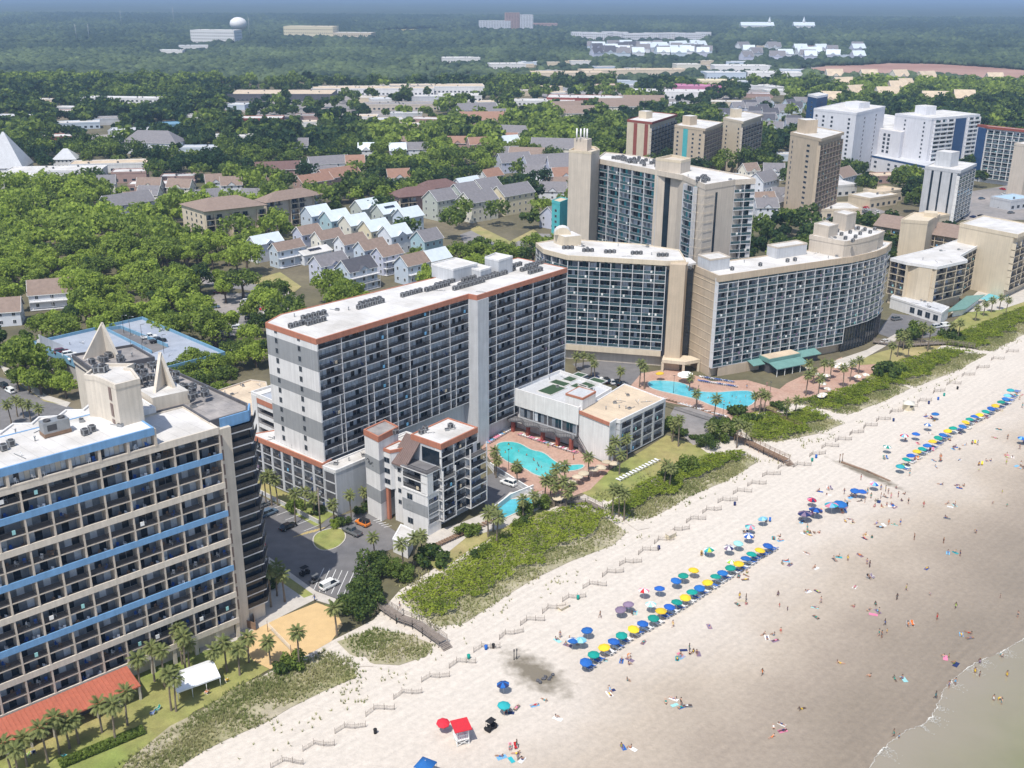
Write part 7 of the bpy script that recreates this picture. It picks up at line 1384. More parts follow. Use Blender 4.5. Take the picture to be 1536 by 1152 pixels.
# s standing, w walking, g group on towels, l lying on a towel, t sitting on the sand, c chairs, k child
PP = '''s1371,810 s1415,815 g1429,831 l1390,853 l1210,830 g1258,839 l1290,833 s1300,847 s1304,851 g1179,845 t1222,852 c1303,868 l1282,881 s1359,886 s1109,898 g1112,905 t1167,892 t1210,887 l1226,887 s1231,905 l1222,911 k1169,911 k1181,916 l1224,926 g1310,918 w1327,938 w1318,954 s1322,957 k1330,950 c1362,939 s1405,930 w1433,913 g1450,953 l1064,940 t1145,952 g1158,957 t1171,947 t1045,980 w1143,1013 t1260,995 t1305,1015 t1342,1019 t1353,1018 t1415,986 k1423,987 t1431,996 w1403,1048 w1423,1032 s1432,1028 s1340,1105 k1348,1108 t1202,1064 g1169,1091 t1158,1106 s1526,927 k1500,897
s1321,735 s1328,737 t1274,746 s1277,744 t1290,752 s1297,754 s1301,742 t1312,760 s1321,748 t1322,760 t1330,758 s1336,748 s1347,746 l1342,761 w1362,756 t1357,742 w1385,761 t1228,737 c1242,735 g1426,758 t1411,727 g1440,730 s1364,714 t1404,701 g1405,690 s1411,689 g1434,673 t1447,668 c1458,666 l1439,690 t1479,692 t1486,692 g1513,685 g1530,701 l1498,644 l1492,657 s1529,600 w1529,674 c1326,689 g1393,626 g1320,788 g1301,806 g1215,800 t1229,800 g1274,782 l1342,787 t1270,752 t1316,752 t1337,757 s1306,748 t1352,752 t1326,745 s1332,741
s840,957 t834,960 t849,967 s854,964 w1009,941 l965,964 g940,993 s941,988 t941,1021 t915,1035 l914,1041 t834,1077 l802,1058 t817,1051 l775,1062 s756,1072 t762,1068 g1007,1053 l1022,1061 l1031,1059 t932,1120 t946,1122 c765,1124 s775,1121 g775,1137 t750,1135 g1027,980 t1020,985 t1040,978 l1016,988
g1167,808 g1208,798 t1064,828 c1052,833 t1204,782 t1110,848 g1115,866 t1120,860 t948,921 l953,919 c936,915 t1240,742 c1352,702 t1360,697 w900,927 t891,988 l905,990 t870,967 c1226,770 c1214,773 l1203,783 t1130,806 c1117,802 t1126,806 c1149,783 t1259,762 t1266,761 c1252,763 t1535,664 s1533,612 g1528,592 t1521,596 l1396,651 t1358,660 l1377,665 t1402,632 w1466,668 t1463,634 t1438,650 t1501,616 l1424,660 c1476,628 c1395,677 c1372,690 t1344,733'''
for i in range(16): px = (1290 + R.gauss(0, 26), 1440 + R.random() * 90)[i % 2]; py = (752 + R.gauss(0, 14) if i % 2 == 0 else 760 - (px - 1440) * .6 + R.uniform(-70, 60)); PP += f' {R.choice("sstkc")}{px:.0f},{py:.0f}'
for i in range(6): px = 1180 + R.random() * 350; py = 1010 - (px - 1180) * .62 + R.uniform(-130, 60); PP += f' {R.choice("sswttkl")}{px:.0f},{py:.0f}'
for tok in PP.split():
    k = tok[0]; px, py = map(float, tok[1:].split(',')); x, y = G(px, py)
    if k in 'sw': person(x, y, R.choice(['standing', 'standing', 'walking', 'bending', 'waving']) if k == 's' else 'walking')
    elif k == 'k': person(x, y, R.choice(['bending', 'walking', 'standing']), kid=True)
    elif k == 'l': a = R.random() * 6.28; towel(x, y, a); person(x, y, R.choice(['lying', 'prone']), .035, rz=a)
    elif k == 't': person(x, y, R.choice(['sitting', 'leaning'])); towel(x + .3, y - .2, R.random() * 3) if R.random() < .4 else None
    elif k == 'c': a = R.uniform(2.5, 3.8); beach_chair(x, y, a); person(x + .05 * sin(a), y, 'sitting', .30, rz=a); beach_chair(x + .95, y + .2, a + .2)
    elif k == 'g':
        a0 = R.random() * 6
        for i in range(3):
            a = a0 + i * 2.1; X, Y = x + 1.0 * cos(a), y + 1.0 * sin(a)
            if i < 2: towel(X, Y, a)
            p = R.choice(['sitting', 'lying', 'prone', 'leaning', 'sitting', 'standing']); person(X + (1.1 if p == 'standing' else 0), Y, p, .035 if p != 'standing' else 0, rz=a)
for px, py, p in ((1469, 996, 'standing'), (1462, 1010, 'standing'), (1469, 1015, 'standing'), (1510, 1015, 'standing'), (1490, 1051, 'standing'), (1497, 1051, 'bending'), (1502, 1057, 'standing'), (1500, 985, 'bending')): person(*G(px, py), p, -.35, 'wading in the shallow sea')
for px, py in ((767, 674), (778, 678), (800, 690), (801, 692), (808, 700), (805, 706), (812, 702), (830, 708), (806, 697), (818, 712), (790, 684), (758, 680), (845, 703), (763, 668)): person(*G(px, py), 'standing', -.95, 'bathing in the kidney-shaped pool', group='bathers in the pools')
for px, py in ((1098, 596), (1104, 598), (1094, 606), (1110, 604), (1086, 604), (1118, 596), (1030, 582), (1062, 598), (1078, 596)): person(*G(px, py), 'standing', -.95, 'bathing in the resort pool', group='bathers in the pools')
for px, py, p, w in ((600, 918, 'walking', 'on the grey boardwalk'), (595, 935, 'bending', 'beside the grey boardwalk'), (472, 902, 'walking', 'on the path by the white van'), (398, 822, 'walking', 'in the shade by the striped hotel'), (1120, 583, 'standing', 'on the resort pool deck'), (1150, 580, 'standing', 'beside the terrace bar'), (860, 690, 'standing', 'on the brick pool deck'), (822, 672, 'standing', 'by the restaurant loungers'), (1105, 652, 'standing', 'at the brown boardwalk'), (1112, 655, 'walking', 'on the brown boardwalk')): person(*G(px, py), p, .8 if w == 'on the grey boardwalk' else 0, w, group='people around the hotels')
# ---- sun loungers on the decks
def lounger(cush, frame='rail_white'):
    f = MB(); c = MB()
    for s in (-.3, .3): f.bar(frame, (s, -.95, .3), (s, .95, .3), .05); [f.bar(frame, (s, y_, 0), (s, y_, .3), .05) for y_ in (-.8, .7)]
    f.bar(frame, (-.3, .45, .3), (-.3, .95, .72), .04); f.bar(frame, (.3, .45, .3), (.3, .95, .72), .04)
    c.box(cush, -.29, .29, -.93, .42, .325, .40); c.bar(cush, (0, .42, .37), (0, .98, .80), .58, .08); return f.mesh('frame'), c.mesh('cushion')
LG = {k: lounger(*v) for k, v in dict(white=('chair_white',), pink=('cloth_pink',), blue=('chair_blue',), brown=('wood_brown', 'wood_brown'), aqua=('cloth_skyblue',)).items()}
def loungers(pts, kinds, what, group, rz, swim=.0):
    cnt = {}
    for i, (x, y) in enumerate(pts):
        k = R.choice(kinds); n = cnt.get(k, 0); cnt[k] = n + 1; e = empty('sun_lounger', (x, y, 0), rz + R.uniform(-.08, .08), f'{k.replace("aqua", "light blue")} sun lounger {what}, {nth(n)} {k.replace("aqua", "light blue")} one along', 'sun lounger', group); link('frame', LG[k][0], e); link('cushion', LG[k][1], e)
        if R.random() < swim: person(x, y, 'lying', .32, 'on a lounger ' + what.replace('in the row ', ''), rz=rz, group='people around the hotels')
def line(a, c, n): A_, B_ = G(*a), G(*c); return [lerp(A_, B_, (i + .5) / n) for i in range(n)]
loungers(line((778, 652), (866, 681), 22), ['white', 'pink', 'white', 'aqua'], 'in the row under the restaurant deck', 'loungers beside the kidney-shaped pool', 2.45, .4); loungers(line((730, 666), (768, 643), 14), ['white', 'aqua', 'pink'], 'in the row below the long hotel', 'loungers beside the kidney-shaped pool', -2.27, .3)
for row, nm in ((ROWA, 'nearer'), (ROWB, 'farther')):
    pts = [G(*map(float, s[1:].split(','))) for s in row.split()]; pts = [(x - CO.x * .6 + d * CO.x + SE.x * 1.1, y - CO.y * .6 + d * CO.y + SE.y * 1.1 - 1.6) for x, y in pts for d in (0, 1.1)]; loungers(pts, ['blue', 'white'], f'in the shade of the {nm} umbrella row', 'loungers under the rental umbrellas', -2.36)
loungers(line((640, 826), (704, 797), 16), ['brown'], 'on the sunbathing terrace', 'brown loungers on the terrace', -2.3); loungers(line((710, 795), (740, 781), 6), ['brown'], 'past the clipped hedge', 'brown loungers on the terrace', -2.3); loungers(line((926, 722), (988, 690), 13), ['white'], 'in the row on the pool lawn', 'white loungers on the pool lawn', -2.36)
loungers(line((1048, 572), (1105, 581), 18), ['blue', 'white', 'blue'], 'in the row at the resort wall', 'loungers at the resort pool', -2.64); loungers(line((1050, 566), (1100, 574), 14), ['blue', 'white'], 'in the rear row at the resort wall', 'loungers at the resort pool', -2.64); loungers(line((970, 592), (1090, 626), 24), ['white', 'brown'], 'along the near edge of the lazy river', 'loungers at the resort pool', -2.2); loungers(line((1112, 634), (1130, 640), 4) + line((1125, 628), (1150, 622), 6), ['white'], 'on the small resort lawn', 'loungers at the resort pool', -.8)
# ------------------------------------------------------------------ vehicles
def car_meshes(kind, col):
    Lh, W, hb, hr, cab = dict(sedan=(2.3, .88, .88, 1.42, (-1.75, -1.15, .35, 1.05)), suv=(2.35, .94, 1.05, 1.75, (-2.2, -1.9, .55, 1.2)), pickup=(2.75, .97, 1.08, 1.82, (-.75, -.5, .75, 1.3)), van=(2.3, .9, 1.0, 1.85, (-2.22, -2.1, .85, 1.55)), jeep=(2.0, .9, 1.08, 1.82, (-1.85, -1.8, .40, .62)))[kind]
    b = MB(); m = 'car_' + col; S = [(-Lh, .42, hb - .1, W * .86), (-Lh + .12, .28, hb - .02, W * .96), (-1.2, .24, hb, W), (.9, .24, hb, W), (Lh - .5, .26, hb - .08, W * .98), (Lh - .1, .30, hb - .2, W * .92), (Lh, .42, hb - .3, W * .82)]
    if kind == 'pickup': S = [(-Lh, .5, hb, W * .95), (-Lh + .06, .42, hb, W), (-.8, .36, hb, W), (1.2, .36, hb, W), (Lh - .5, .38, hb - .04, W * .98), (Lh - .08, .42, hb - .12, W * .94), (Lh, .5, hb - .2, W * .86)]
    V = []
    for x, z0, z1, w in S: V += [(x, -w * .94, z0), (x, -w, z0 + .25), (x, -w * .97, z1 - .08), (x, -w * .86, z1), (x, w * .86, z1), (x, w * .97, z1 - .08), (x, w, z0 + .25), (x, w * .94, z0)]
    F = [(k * 8 + i, (k + 1) * 8 + i, (k + 1) * 8 + (i + 1) % 8, k * 8 + (i + 1) % 8) for k in range(len(S) - 1) for i in range(8)] + [tuple(range(8)), tuple(range((len(S) - 1) * 8, len(S) * 8))[::-1]]
    b.grid(V, F, m, True); a0, a1, a2, a3 = cab; wt, wb = W * .72, W * .88
    cb = [(a0, -wb, hb), (a3, -wb, hb), (a3, wb, hb), (a0, wb, hb), (a1, -wt, hr - .05), (a2, -wt, hr - .05), (a2, wt, hr - .05), (a1, wt, hr - .05)]
    g = MB(); g.grid(cb, [(0, 1, 5, 4), (1, 2, 6, 5), (2, 3, 7, 6), (3, 0, 4, 7)], 'glass_dark')
    if kind == 'van':
        for s in (-1, 1): g.grid([(a0 + .2, s * wb * 1.02, hb), (-.2, s * wb * 1.02, hb), (-.2, s * wt * 1.06, hr - .1), (a0 + .2, s * wt * 1.06, hr - .1)], [(0, 1, 2, 3)], m)
    b.box(m if kind != 'jeep' else 'cloth_black', a1 - .04, a2 + .04, -wt - .03, wt + .03, hr - .06, hr)
    for p, q in ((0, 4), (1, 5), (2, 6), (3, 7)): b.bar(m, cb[p], cb[q], .09)
    for s in (-1, 1): b.bar(m, ((a0 + a3) / 2, s * wb, hb), ((a1 + a2) / 2, s * wt, hr - .05), .09)
    if kind == 'pickup': b.box('steel_dark', -Lh + .12, -.85, -W * .8, W * .8, hb - .02, hb + .015); [b.box(m, -Lh + .05, -.85, s * W * .8 - .05, s * W * .8 + .05, hb, hb + .12) for s in (-1, 1)]; b.box(m, -Lh + .02, -Lh + .12, -W * .8, W * .8, hb, hb + .12)
    w = MB(); w.lathe('tyre', [(.0, -.11), (.22, -.11), (.33, -.10), (.35, -.05), (.35, .05), (.33, .10), (.22, .11), (0, .11)], 16); w.lathe('silver_rim' if 'silver_rim' in MATS else 'steel', [(0, .125), (.12, .12), (.20, .113)], 10); w.lathe('steel', [(.20, -.113), (.12, -.12), (0, -.125)], 10)
    hl = MB(); hl.box('lamp_glass', Lh - .14, Lh - .01, -.16, .16, hb - .32, hb - .2); tl = MB(); tl.box('lamp_red', -Lh - .01, -Lh + .1, -.12, .12, hb - .3, hb - .14)
    return b.mesh('body'), g.mesh('window'), w.mesh('wheel'), hl.mesh('headlight'), tl.mesh('tail_light'), Lh, W, hb
CARS = {}
def car(px, py, kind, col, rz, label, group=None, z=0.0, name='car', cat=None, xy=None):
    if (kind, col) not in CARS: CARS[(kind, col)] = car_meshes(kind, col)
    b, g, w, hl, tl, Lh, W, hb = CARS[(kind, col)]; x, y = xy or G(px, py, z + .6); e = empty(name, (x, y, z), rz, label, cat or {'pickup': 'pickup truck', 'van': 'van'}.get(kind, 'car'), group); link('body', b, e); link('window', g, e)
    for sx in (-Lh * .62, Lh * .62):
        for s in (-1, 1): o = link('wheel', w, e, (sx, s * (W - .1), .35)); o.rotation_euler = (-s * pi / 2, 0, 0)
    for s in (-1, 1): link('headlight', hl, e, (0, s * W * .62, 0)); link('tail_light', tl, e, (0, s * W * .66, 0))
    return e
aP = AC + pi; LG_ = 'cars in the hotel car park'
car(403, 769, 'suv', 'steelblue', .85, 'steel-blue hatchback parked by the curb of the hotel car park', LG_); car(393, 757, 'sedan', 'grey', .85, 'dark grey car half hidden behind the steel-blue hatchback', LG_); car(432, 789, 'sedan', 'black', .85, 'black sedan parked alone beside the white bay lines', LG_); car(544, 784, 'jeep', 'orange', 2.45, 'orange off-road car with a black top near the lift shaft', LG_); car(528, 797, 'pickup', 'grey', 2.45, 'grey pickup beside the orange off-road car', LG_, cat='pickup truck'); car(494, 877, 'van', 'white', .85, 'small white van with dark windows at the striped bays', LG_); car(763, 724, 'suv', 'white', 2.5, 'white off-road car parked below the kidney-shaped pool', LG_)
def cart(px, py, col, lb):
    x, y = G(px, py); e = empty('golf_cart', (x, y, 0), .85, lb, 'golf cart', 'golf carts'); b = MB(); b.box('cloth_' + col, -1.1, 1.1, -.55, .55, .3, .5); b.box('cloth_' + col, .6, 1.15, -.55, .55, .5, .85); b.box('cloth_' + col, -1.15, -.7, -.55, .55, .5, .8); b.build('body', e)
    s = MB(); s.box('cloth_black', -.35, .1, -.5, .5, .5, .75); s.box('cloth_black', -.45, -.35, -.5, .5, .75, 1.15); s.build('seat', e); r = MB(); r.box('cloth_' + col, -.8, .8, -.6, .6, 1.85, 1.92)
    for sx in (-.7, .75):
        for sy in (-.52, .52): r.bar('steel_dark', (sx, sy, .5), (sx * .95, sy, 1.85), .04)
    r.build('roof', e)
    for sx in (-.75, .75):
        for sy in (-.5, .5): w = MB(); w.tube('tyre', (sx, sy - .1, .24), (sx, sy + .1, .24), .24, .24, 12, sm=False); w.build('wheel', e)
    return e
cart(457, 862, 'black', 'black golf cart at the curb beside the gravel bed'); cart(472, 873, 'grey', 'grey golf cart between the black cart and the white van'); cart(736, 1094, 'black', 'dark lifeguard buggy on the sand beside the red-roofed stand')
for px, py, k, c, lb in ((92, 527, 'suv', 'maroon', 'maroon car on the deck'), (104, 531, 'suv', 'white', 'white car beside the maroon one on the deck'), (113, 537, 'sedan', 'white', 'nearer white car on the deck'), (185, 528, 'suv', 'navy', 'dark blue car beside the ramp on the deck'), (224, 505, 'pickup', 'white', 'white pickup on the blue-edged parking deck'), (237, 511, 'pickup', 'black', 'black pickup on the blue-edged parking deck')): car(px, py, k, c, .55, lb + (' roof' if 'parking' not in lb else ''), 'vehicles on the parking deck', 6.8)
car(396, 500, 'suv', 'navy', .8, 'dark blue car on the roof of the white garage', None, 17.6, xy=(-58.5, 258))
LC = 'cars in the tree-shaded car park'
for i, (px, py, k, c) in enumerate(((330, 438, 'pickup', 'maroon'), (321, 460, 'suv', 'steelblue'), (319, 473, 'sedan', 'grey'), (329, 479, 'suv', 'white'), (337, 483, 'sedan', 'silver'), (349, 488, 'pickup', 'white'), (357, 492, 'suv', 'silver'), (369, 497, 'sedan', 'black'), (404, 469, 'suv', 'white'), (398, 463, 'sedan', 'red'), (369, 451, 'sedan', 'white'), (354, 524, 'sedan', 'silver'), (380, 452, 'sedan', 'black'), (312, 452, 'sedan', 'white'), (376, 477, 'suv', 'black'), (366, 470, 'sedan', 'navy'))): car(px, py, k, c, .2, f'{c.replace("steelblue", "steel-blue")} {dict(pickup="pickup", suv="tall car", sedan="sedan")[k]} in the tree-shaded car park, {nth(i)} listed inland to shore', LC)
for i, (px, py, k, c) in enumerate(((5, 578, 'suv', 'black'), (15, 586, 'van', 'white'), (3, 650, 'sedan', 'white'), (9, 661, 'suv', 'white'))): car(px, py, k, c, 2.4 if i < 2 else .4, f'{c} {"van" if k == "van" else "car"} on the road at the left edge, {nth(i)} from the top', 'vehicles on the left road')
for i in range(9): c = ['black', 'grey', 'black', 'navy', 'white', 'black', 'silver', 'black', 'grey'][i]; x, y = lerp(G(868, 566), G(934, 578), i / 8); car(0, 0, 'suv' if i % 2 else 'sedan', c, 1.9, f'{c} car under the curved resort wing, {nth(i)} from the long hotel', 'cars under the curved resort wing', xy=(x, y))
for i, (px, py, k, c) in enumerate(((1418, 488, 'van', 'white'), (1405, 490, 'suv', 'silver'), (1328, 512, 'sedan', 'white'), (1345, 478, 'suv', 'grey'))): car(px, py, k, c, .4, f'{c} {"van" if k == "van" else "car"} on the resort drive, {nth(i)} counted from the pavilion', 'cars on the resort drive')
# small far cars
sm = {}
for c in ('white', 'silver', 'black', 'red', 'navy', 'grey', 'steelblue'):
    b, g, w, hl, tl, Lh, W, hb = car_meshes('sedan', c); m = MB(); m.grid([tuple(v.co) for v in b.vertices], [tuple(p.vertices) for p in b.polygons], 'car_' + c); m.grid([tuple(v.co) for v in g.vertices], [tuple(p.vertices) for p in g.polygons], 'glass_dark')
    for sx in (-1.4, 1.4):
        for s in (-.78, .78): m.tube('tyre', (sx, s - .1, .33), (sx, s + .1, .33), .33, .33, 8, sm=False)
    sm[c] = m.mesh('far_car')
LOTS = [('in the shopping centre lots', [(345, 152), (690, 122), (700, 150), (600, 170), (420, 180)], 60), ('in the strip mall lots', [(810, 118), (1160, 95), (1200, 108), (1100, 140), (950, 160)], 70), ('in the lot behind the tan tower', [(1190, 330), (1275, 303), (1325, 318), (1245, 342)], 16), ('in the lot below the teal banded hotel', [(1390, 305), (1530, 280), (1530, 325), (1435, 328)], 22), ('on the street behind the resort', [(1105, 268), (1180, 302), (1225, 322), (1130, 296)], 8), ('beside the white church', [(5, 268), (105, 273), (105, 283), (5, 287)], 9), ('on the street behind the long hotel', [(702, 352), (745, 372), (800, 356), (846, 356), (806, 360), (742, 384)], 5)]
qc = random.Random(77)
for where, px, n in LOTS:
    pl = [G(*p) for p in px]; xs = [p[0] for p in pl]; ys = [p[1] for p in pl]; D = []; tries = 0
    while len(D) < n and tries < 4000:
        tries += 1; p = (qc.uniform(min(xs), max(xs)), qc.uniform(min(ys), max(ys)))
        if not inside(p, pl) or any(math.hypot(p[0] - a, p[1] - c) < 5 for a, c in D): continue
        D.append(p); c = qc.choice(['white', 'white', 'silver', 'black', 'grey', 'red', 'navy', 'steelblue']); tag(link('far_car', sm[c], None, (*p, .03), qc.choice((.3, 1.87)) + qc.uniform(-.05, .05)), f'small {c.replace("steelblue", "steel-blue")} car parked {where}', 'car', f'{c} cars {where}')
# ------------------------------------------------------------------ things on the sand and round the hotels
def slat_fence(seed):
    q = random.Random(seed); m = MB(); n = 27; pts = [(i * .14, .25 * sin(i * .16 + seed), 0) for i in range(n)] + [(-.12 * i, -.13 * i, 0) for i in range(1, 13)]
    for i, (x, y, z) in enumerate(pts): h = 1.05 + q.uniform(-.12, .08); m.bar('wood_grey', (x, y, -.1), (x + q.uniform(-.05, .05), y + q.uniform(-.08, .08), h), .036, .016)
    for z in (.3, .85):
        for i in range(n - 1): m.bar('wood_grey', (pts[i][0], pts[i][1], z), (pts[i + 1][0], pts[i + 1][1], z), .02)
        for i in range(n, len(pts) - 1): m.bar('wood_grey', (pts[i][0], pts[i][1], z), (pts[i + 1][0], pts[i + 1][1], z), .02)
    for k in (0, 13, 26, len(pts) - 1): m.tube('wood_grey', (pts[k][0], pts[k][1], 0), (pts[k][0], pts[k][1], 1.35), .05, .045, 6)
    return m.mesh('sand_fence')
FN = [slat_fence(s) for s in (1, 2, 3)]
for i, (px, py) in enumerate(((423, 1134), (470, 1108), (517, 1082), (561, 1056), (603, 1031), (645, 1006), (685, 985), (722, 962), (758, 942), (790, 922), (822, 904), (853, 887), (884, 868), (911, 850), (938, 834), (964, 817), (988, 801), (1012, 786), (1036, 770), (1060, 756), (1084, 741), (1106, 728), (1128, 716), (1150, 702), (1172, 690), (1196, 688), (1219, 672), (1238, 660), (1258, 650), (1278, 640), (1298, 630), (1318, 620), (1338, 608), (1358, 600), (1380, 592), (1402, 578), (1424, 566), (1446, 553), (1468, 542), (1490, 529), (1512, 518))):
    tag(link('sand_fence', FN[i % 3], None, (*G(px, py + 10), 0), .05 + R.uniform(-.12, .12)), f'grey slatted sand fence panel at the dune foot, {nth(i)} from the near end', 'sand fence', 'slatted sand fences along the dune foot')
def boardwalk(px, z, w, mt, label, side=None):
    P = [Vector((*G(x, y, z), z)) for x, y in px]; o = P[0].copy(); P = [p - o for p in P]; e = empty('boardwalk', (o.x, o.y, 0), 0, label, 'boardwalk'); d = MB(); r = MB()
    def nrm(i): a = P[max(0, i - 1)]; b_ = P[min(len(P) - 1, i + 1)]; t = (b_ - a).normalized(); return Vector((-t.y, t.x, 0)) * w / 2
    for i in range(len(P) - 1):
        a, b_ = P[i], P[i + 1]; ln = (b_ - a).length; n = max(1, int(ln / .32))
        for k in range(n): p = a.lerp(b_, k / n); q_ = a.lerp(b_, (k + .92) / n); d.bar(mt, (*p.xy, z), (*q_.xy, z), w, .07)
        for s in (-1, 1):
            A_, B_ = a + nrm(i) * s, b_ + nrm(i + 1) * s
            for zz in (z + .45, z + .78, z + 1.1): r.bar(mt, (*A_.xy, zz), (*B_.xy, zz), .05, .08)
            k = max(1, int(ln / 1.8))
            for j in range(k + 1): p = A_.lerp(B_, j / k); r.box(mt, p.x - .06, p.x + .06, p.y - .06, p.y + .06, 0, z + 1.2)
    d.build('deck', e); r.build('railing', e); t = (P[-1] - P[-2]).normalized(); s = MB(); nst = max(2, int(z / .18))
    for k in range(nst): p = P[-1] + t * (.25 + .3 * k); s.bar(mt, (*p.xy, z - .17 * (k + 1)), (*(p + t * .28).xy, z - .17 * (k + 1)), w, .06)
    s.build('steps', e); return e
boardwalk([(573, 908), (600, 926), (624, 934), (640, 945), (664, 962)], 1.0, 2.2, 'wood_grey', 'weathered grey wooden boardwalk with railings and steps down to the sand')
boardwalk([(1098, 652), (1122, 662), (1150, 676), (1180, 690)], 1.0, 2.4, 'wood_brown', 'brown wooden boardwalk with railings over the dune'); boardwalk([(1310, 512), (1352, 518), (1420, 514), (1462, 520)], .8, 1.8, 'wood_grey', 'long narrow boardwalk crossing the far lawn to the dune')
boardwalk([(812, 745), (850, 752), (880, 752), (900, 762)], .7, 1.8, 'wood_grey', 'low boardwalk from the pool deck past the bright dune shrubs'); boardwalk([(1140, 612), (1162, 618), (1178, 632), (1200, 640)], .5, 1.4, 'wood_brown', 'narrow winding boardwalk below the resort lawn')
for nm, pxs in (('sand_path', [(895, 758), (930, 778), (956, 796), (975, 792), (950, 772), (905, 750)]), ('sand_path', [(1195, 636), (1225, 650), (1250, 652), (1235, 642), (1205, 632)]), ('sand_path', [(482, 984), (520, 1000), (560, 1000), (548, 986), (520, 986), (498, 970)])): sheet(nm, pxs, .03, 'beach_sand')
# lifeguard stand
x, y = G(692, 1112); e = empty('lifeguard_stand', (x, y, 0), .35, 'white lifeguard stand with a square red roof on the sand', 'lifeguard stand'); e.scale = (.76, .76, .9)
m = MB()
for sx in (-1.3, 1.3):
    for sy in (-1.3, 1.3): m.bar('paint_white', (sx * 1.1, sy * 1.1, 0), (sx, sy, 3.7), .13)
for a in range(4):
    c_, s_ = cos(a * pi / 2), sin(a * pi / 2); f = lambda u, z: (c_ * u - s_ * 1.35, s_ * u + c_ * 1.35, z)
    m.bar('paint_white', f(-1.35, .1), f(1.35, 1.15), .1); m.bar('paint_white', f(1.35, .1), f(-1.35, 1.15), .1); m.bar('paint_white', f(-1.35, 2.3), f(1.35, 2.3), .1)
    for i in range(7): m.bar('paint_white', f(-1.3 + i * .43, 1.3), f(-1.3 + i * .43, 2.3), .06)
m.build('frame', e); m = MB(); m.box('paint_white', -1.45, 1.45, -1.45, 1.45, 1.18, 1.3); m.build('floor', e); m = MB(); m.box('paint_white', -.5, .5, -.3, .3, 1.3, 1.75); m.box('paint_white', -.5, .5, .25, .3, 1.75, 2.3); m.build('seat', e)
m = MB(); m.grid([(-2, -2, 3.7), (2, -2, 3.7), (2, 2, 3.95), (-2, 2, 3.95), (-2, -2, 3.55), (2, -2, 3.55), (2, 2, 3.8), (-2, 2, 3.8)], [(0, 1, 2, 3), (7, 6, 5, 4), (0, 4, 5, 1), (1, 5, 6, 2), (2, 6, 7, 3), (3, 7, 4, 0)], 'cloth_red'); m.build('roof', e)
# tents
x, y = G(292, 1030); e = empty('party_tent', (x, y, 0), .62, 'white gabled party tent on the lawn between palms', 'tent'); m = MB(); w, d = 4.0, 3.0
m.grid([(-w, -d, 2.4), (w, -d, 2.4), (w, d, 2.4), (-w, d, 2.4), (-w, 0, 3.9), (w, 0, 3.9)], [(0, 1, 5, 4), (2, 3, 4, 5), (3, 0, 4), (1, 2, 5)], 'canvas'); m.ring('canvas', [(-w - .02, -d - .02), (w + .02, -d - .02), (w + .02, d + .02), (-w - .02, d + .02)], [(-w, -d), (w, -d), (w, d), (-w, d)], 2.1, 2.41); m.build('canopy', e)
for sx in (-3.9, -1.3, 1.3, 3.9):
    for sy in (-2.9, 2.9): m = MB(); m.tube('paint_white', (sx, sy, 0), (sx, sy, 2.4), .06, .06, 6); m.build('pole', e)
x, y = G(638, 1147, 2); e = empty('beach_canopy', (x, y, 0), .3, 'square blue pop-up canopy cut by the lower edge of the view', 'canopy'); m = MB(); m.lathe('cloth_blue', [(2.0, 2.0), (1.9, 2.15), (.1, 2.9)], 4); m.build('roof', e)
for a in range(4): m = MB(); m.tube('steel', (1.9 * cos(a * pi / 2), 1.9 * sin(a * pi / 2), 0), (1.9 * cos(a * pi / 2), 1.9 * sin(a * pi / 2), 2.1), .03, .03, 5); m.build('leg', e)
# bins, boxes, kiosk
def bin_(px, py, c, lb):
    x, y = G(px, py); e = empty('litter_bin', (x, y, 0), 0, lb, 'bin', 'bins on the sand'); m = MB(); m.lathe('cloth_' + c, [(.0, .0), (.28, 0), (.33, .85), (.30, .85), (.28, .1)], 12); m.build('barrel', e); m = MB(); m.lathe('cloth_' + c, [(.34, .85), (.34, .92), (.2, 1.02), (0, 1.05)], 12); m.build('lid', e)
for i, (px, py, c) in enumerate(((563, 1100, 'black'), (703, 988, 'green'), (729, 974, 'blue'), (867, 899, 'green'), (988, 824, 'navy'), (1102, 758, 'navy'), (1218, 692, 'green'), (1224, 687, 'blue'), (1340, 632, 'navy'), (1393, 606, 'navy'), (1407, 600, 'blue'), (1416, 594, 'green'), (1436, 584, 'black'), (740, 972, 'black'))): bin_(px, py, c, f'{c} litter bin at the dune foot, {nth(i)} from the near end')
for px, py, s, lb in ((1006, 806, 1.0, 'yellow plywood storage box with a pitched lid below the sand fences'), (845, 912, .9, 'long yellow plywood box lying on the sand')):
    x, y = G(px, py); e = empty('storage_box', (x, y, 0), .75, lb, 'box', 'yellow boxes on the sand'); m = MB(); m.box('house_yellow', -1.3 * s, 1.3 * s, -.6 * s, .6 * s, 0, 1.1 * s * (1 if s == 1 else .6)); m.build('crate', e); m = MB(); z = 1.1 * s * (1 if s == 1 else .6); m.grid([(-1.4, -.7, z), (1.4, -.7, z), (1.4, .7, z + .12), (-1.4, .7, z + .12), (-1.4, -.7, z + .08), (1.4, -.7, z + .08), (1.4, .7, z + .2), (-1.4, .7, z + .2)], [(3, 2, 1, 0), (4, 5, 6, 7), (0, 1, 5, 4), (1, 2, 6, 5), (2, 3, 7, 6), (3, 0, 4, 7)], 'beige_wall'); m.build('lid', e)
x, y = G(1362, 614); e = empty('beach_kiosk', (x, y, 0), .5, 'small cream kiosk with an overhanging pyramid roof at the dune foot', 'kiosk'); m = MB(); m.box('house_yellow', -1.2, 1.2, -1.2, 1.2, 0, 2.1); m.box('dark_grey', -.7, .7, -1.22, -1.18, 1.0, 1.8); m.build('wall', e); m = MB(); m.lathe('house_cream', [(2.4, 2.0), (2.4, 2.15), (.05, 2.9)], 4); m.build('roof', e)
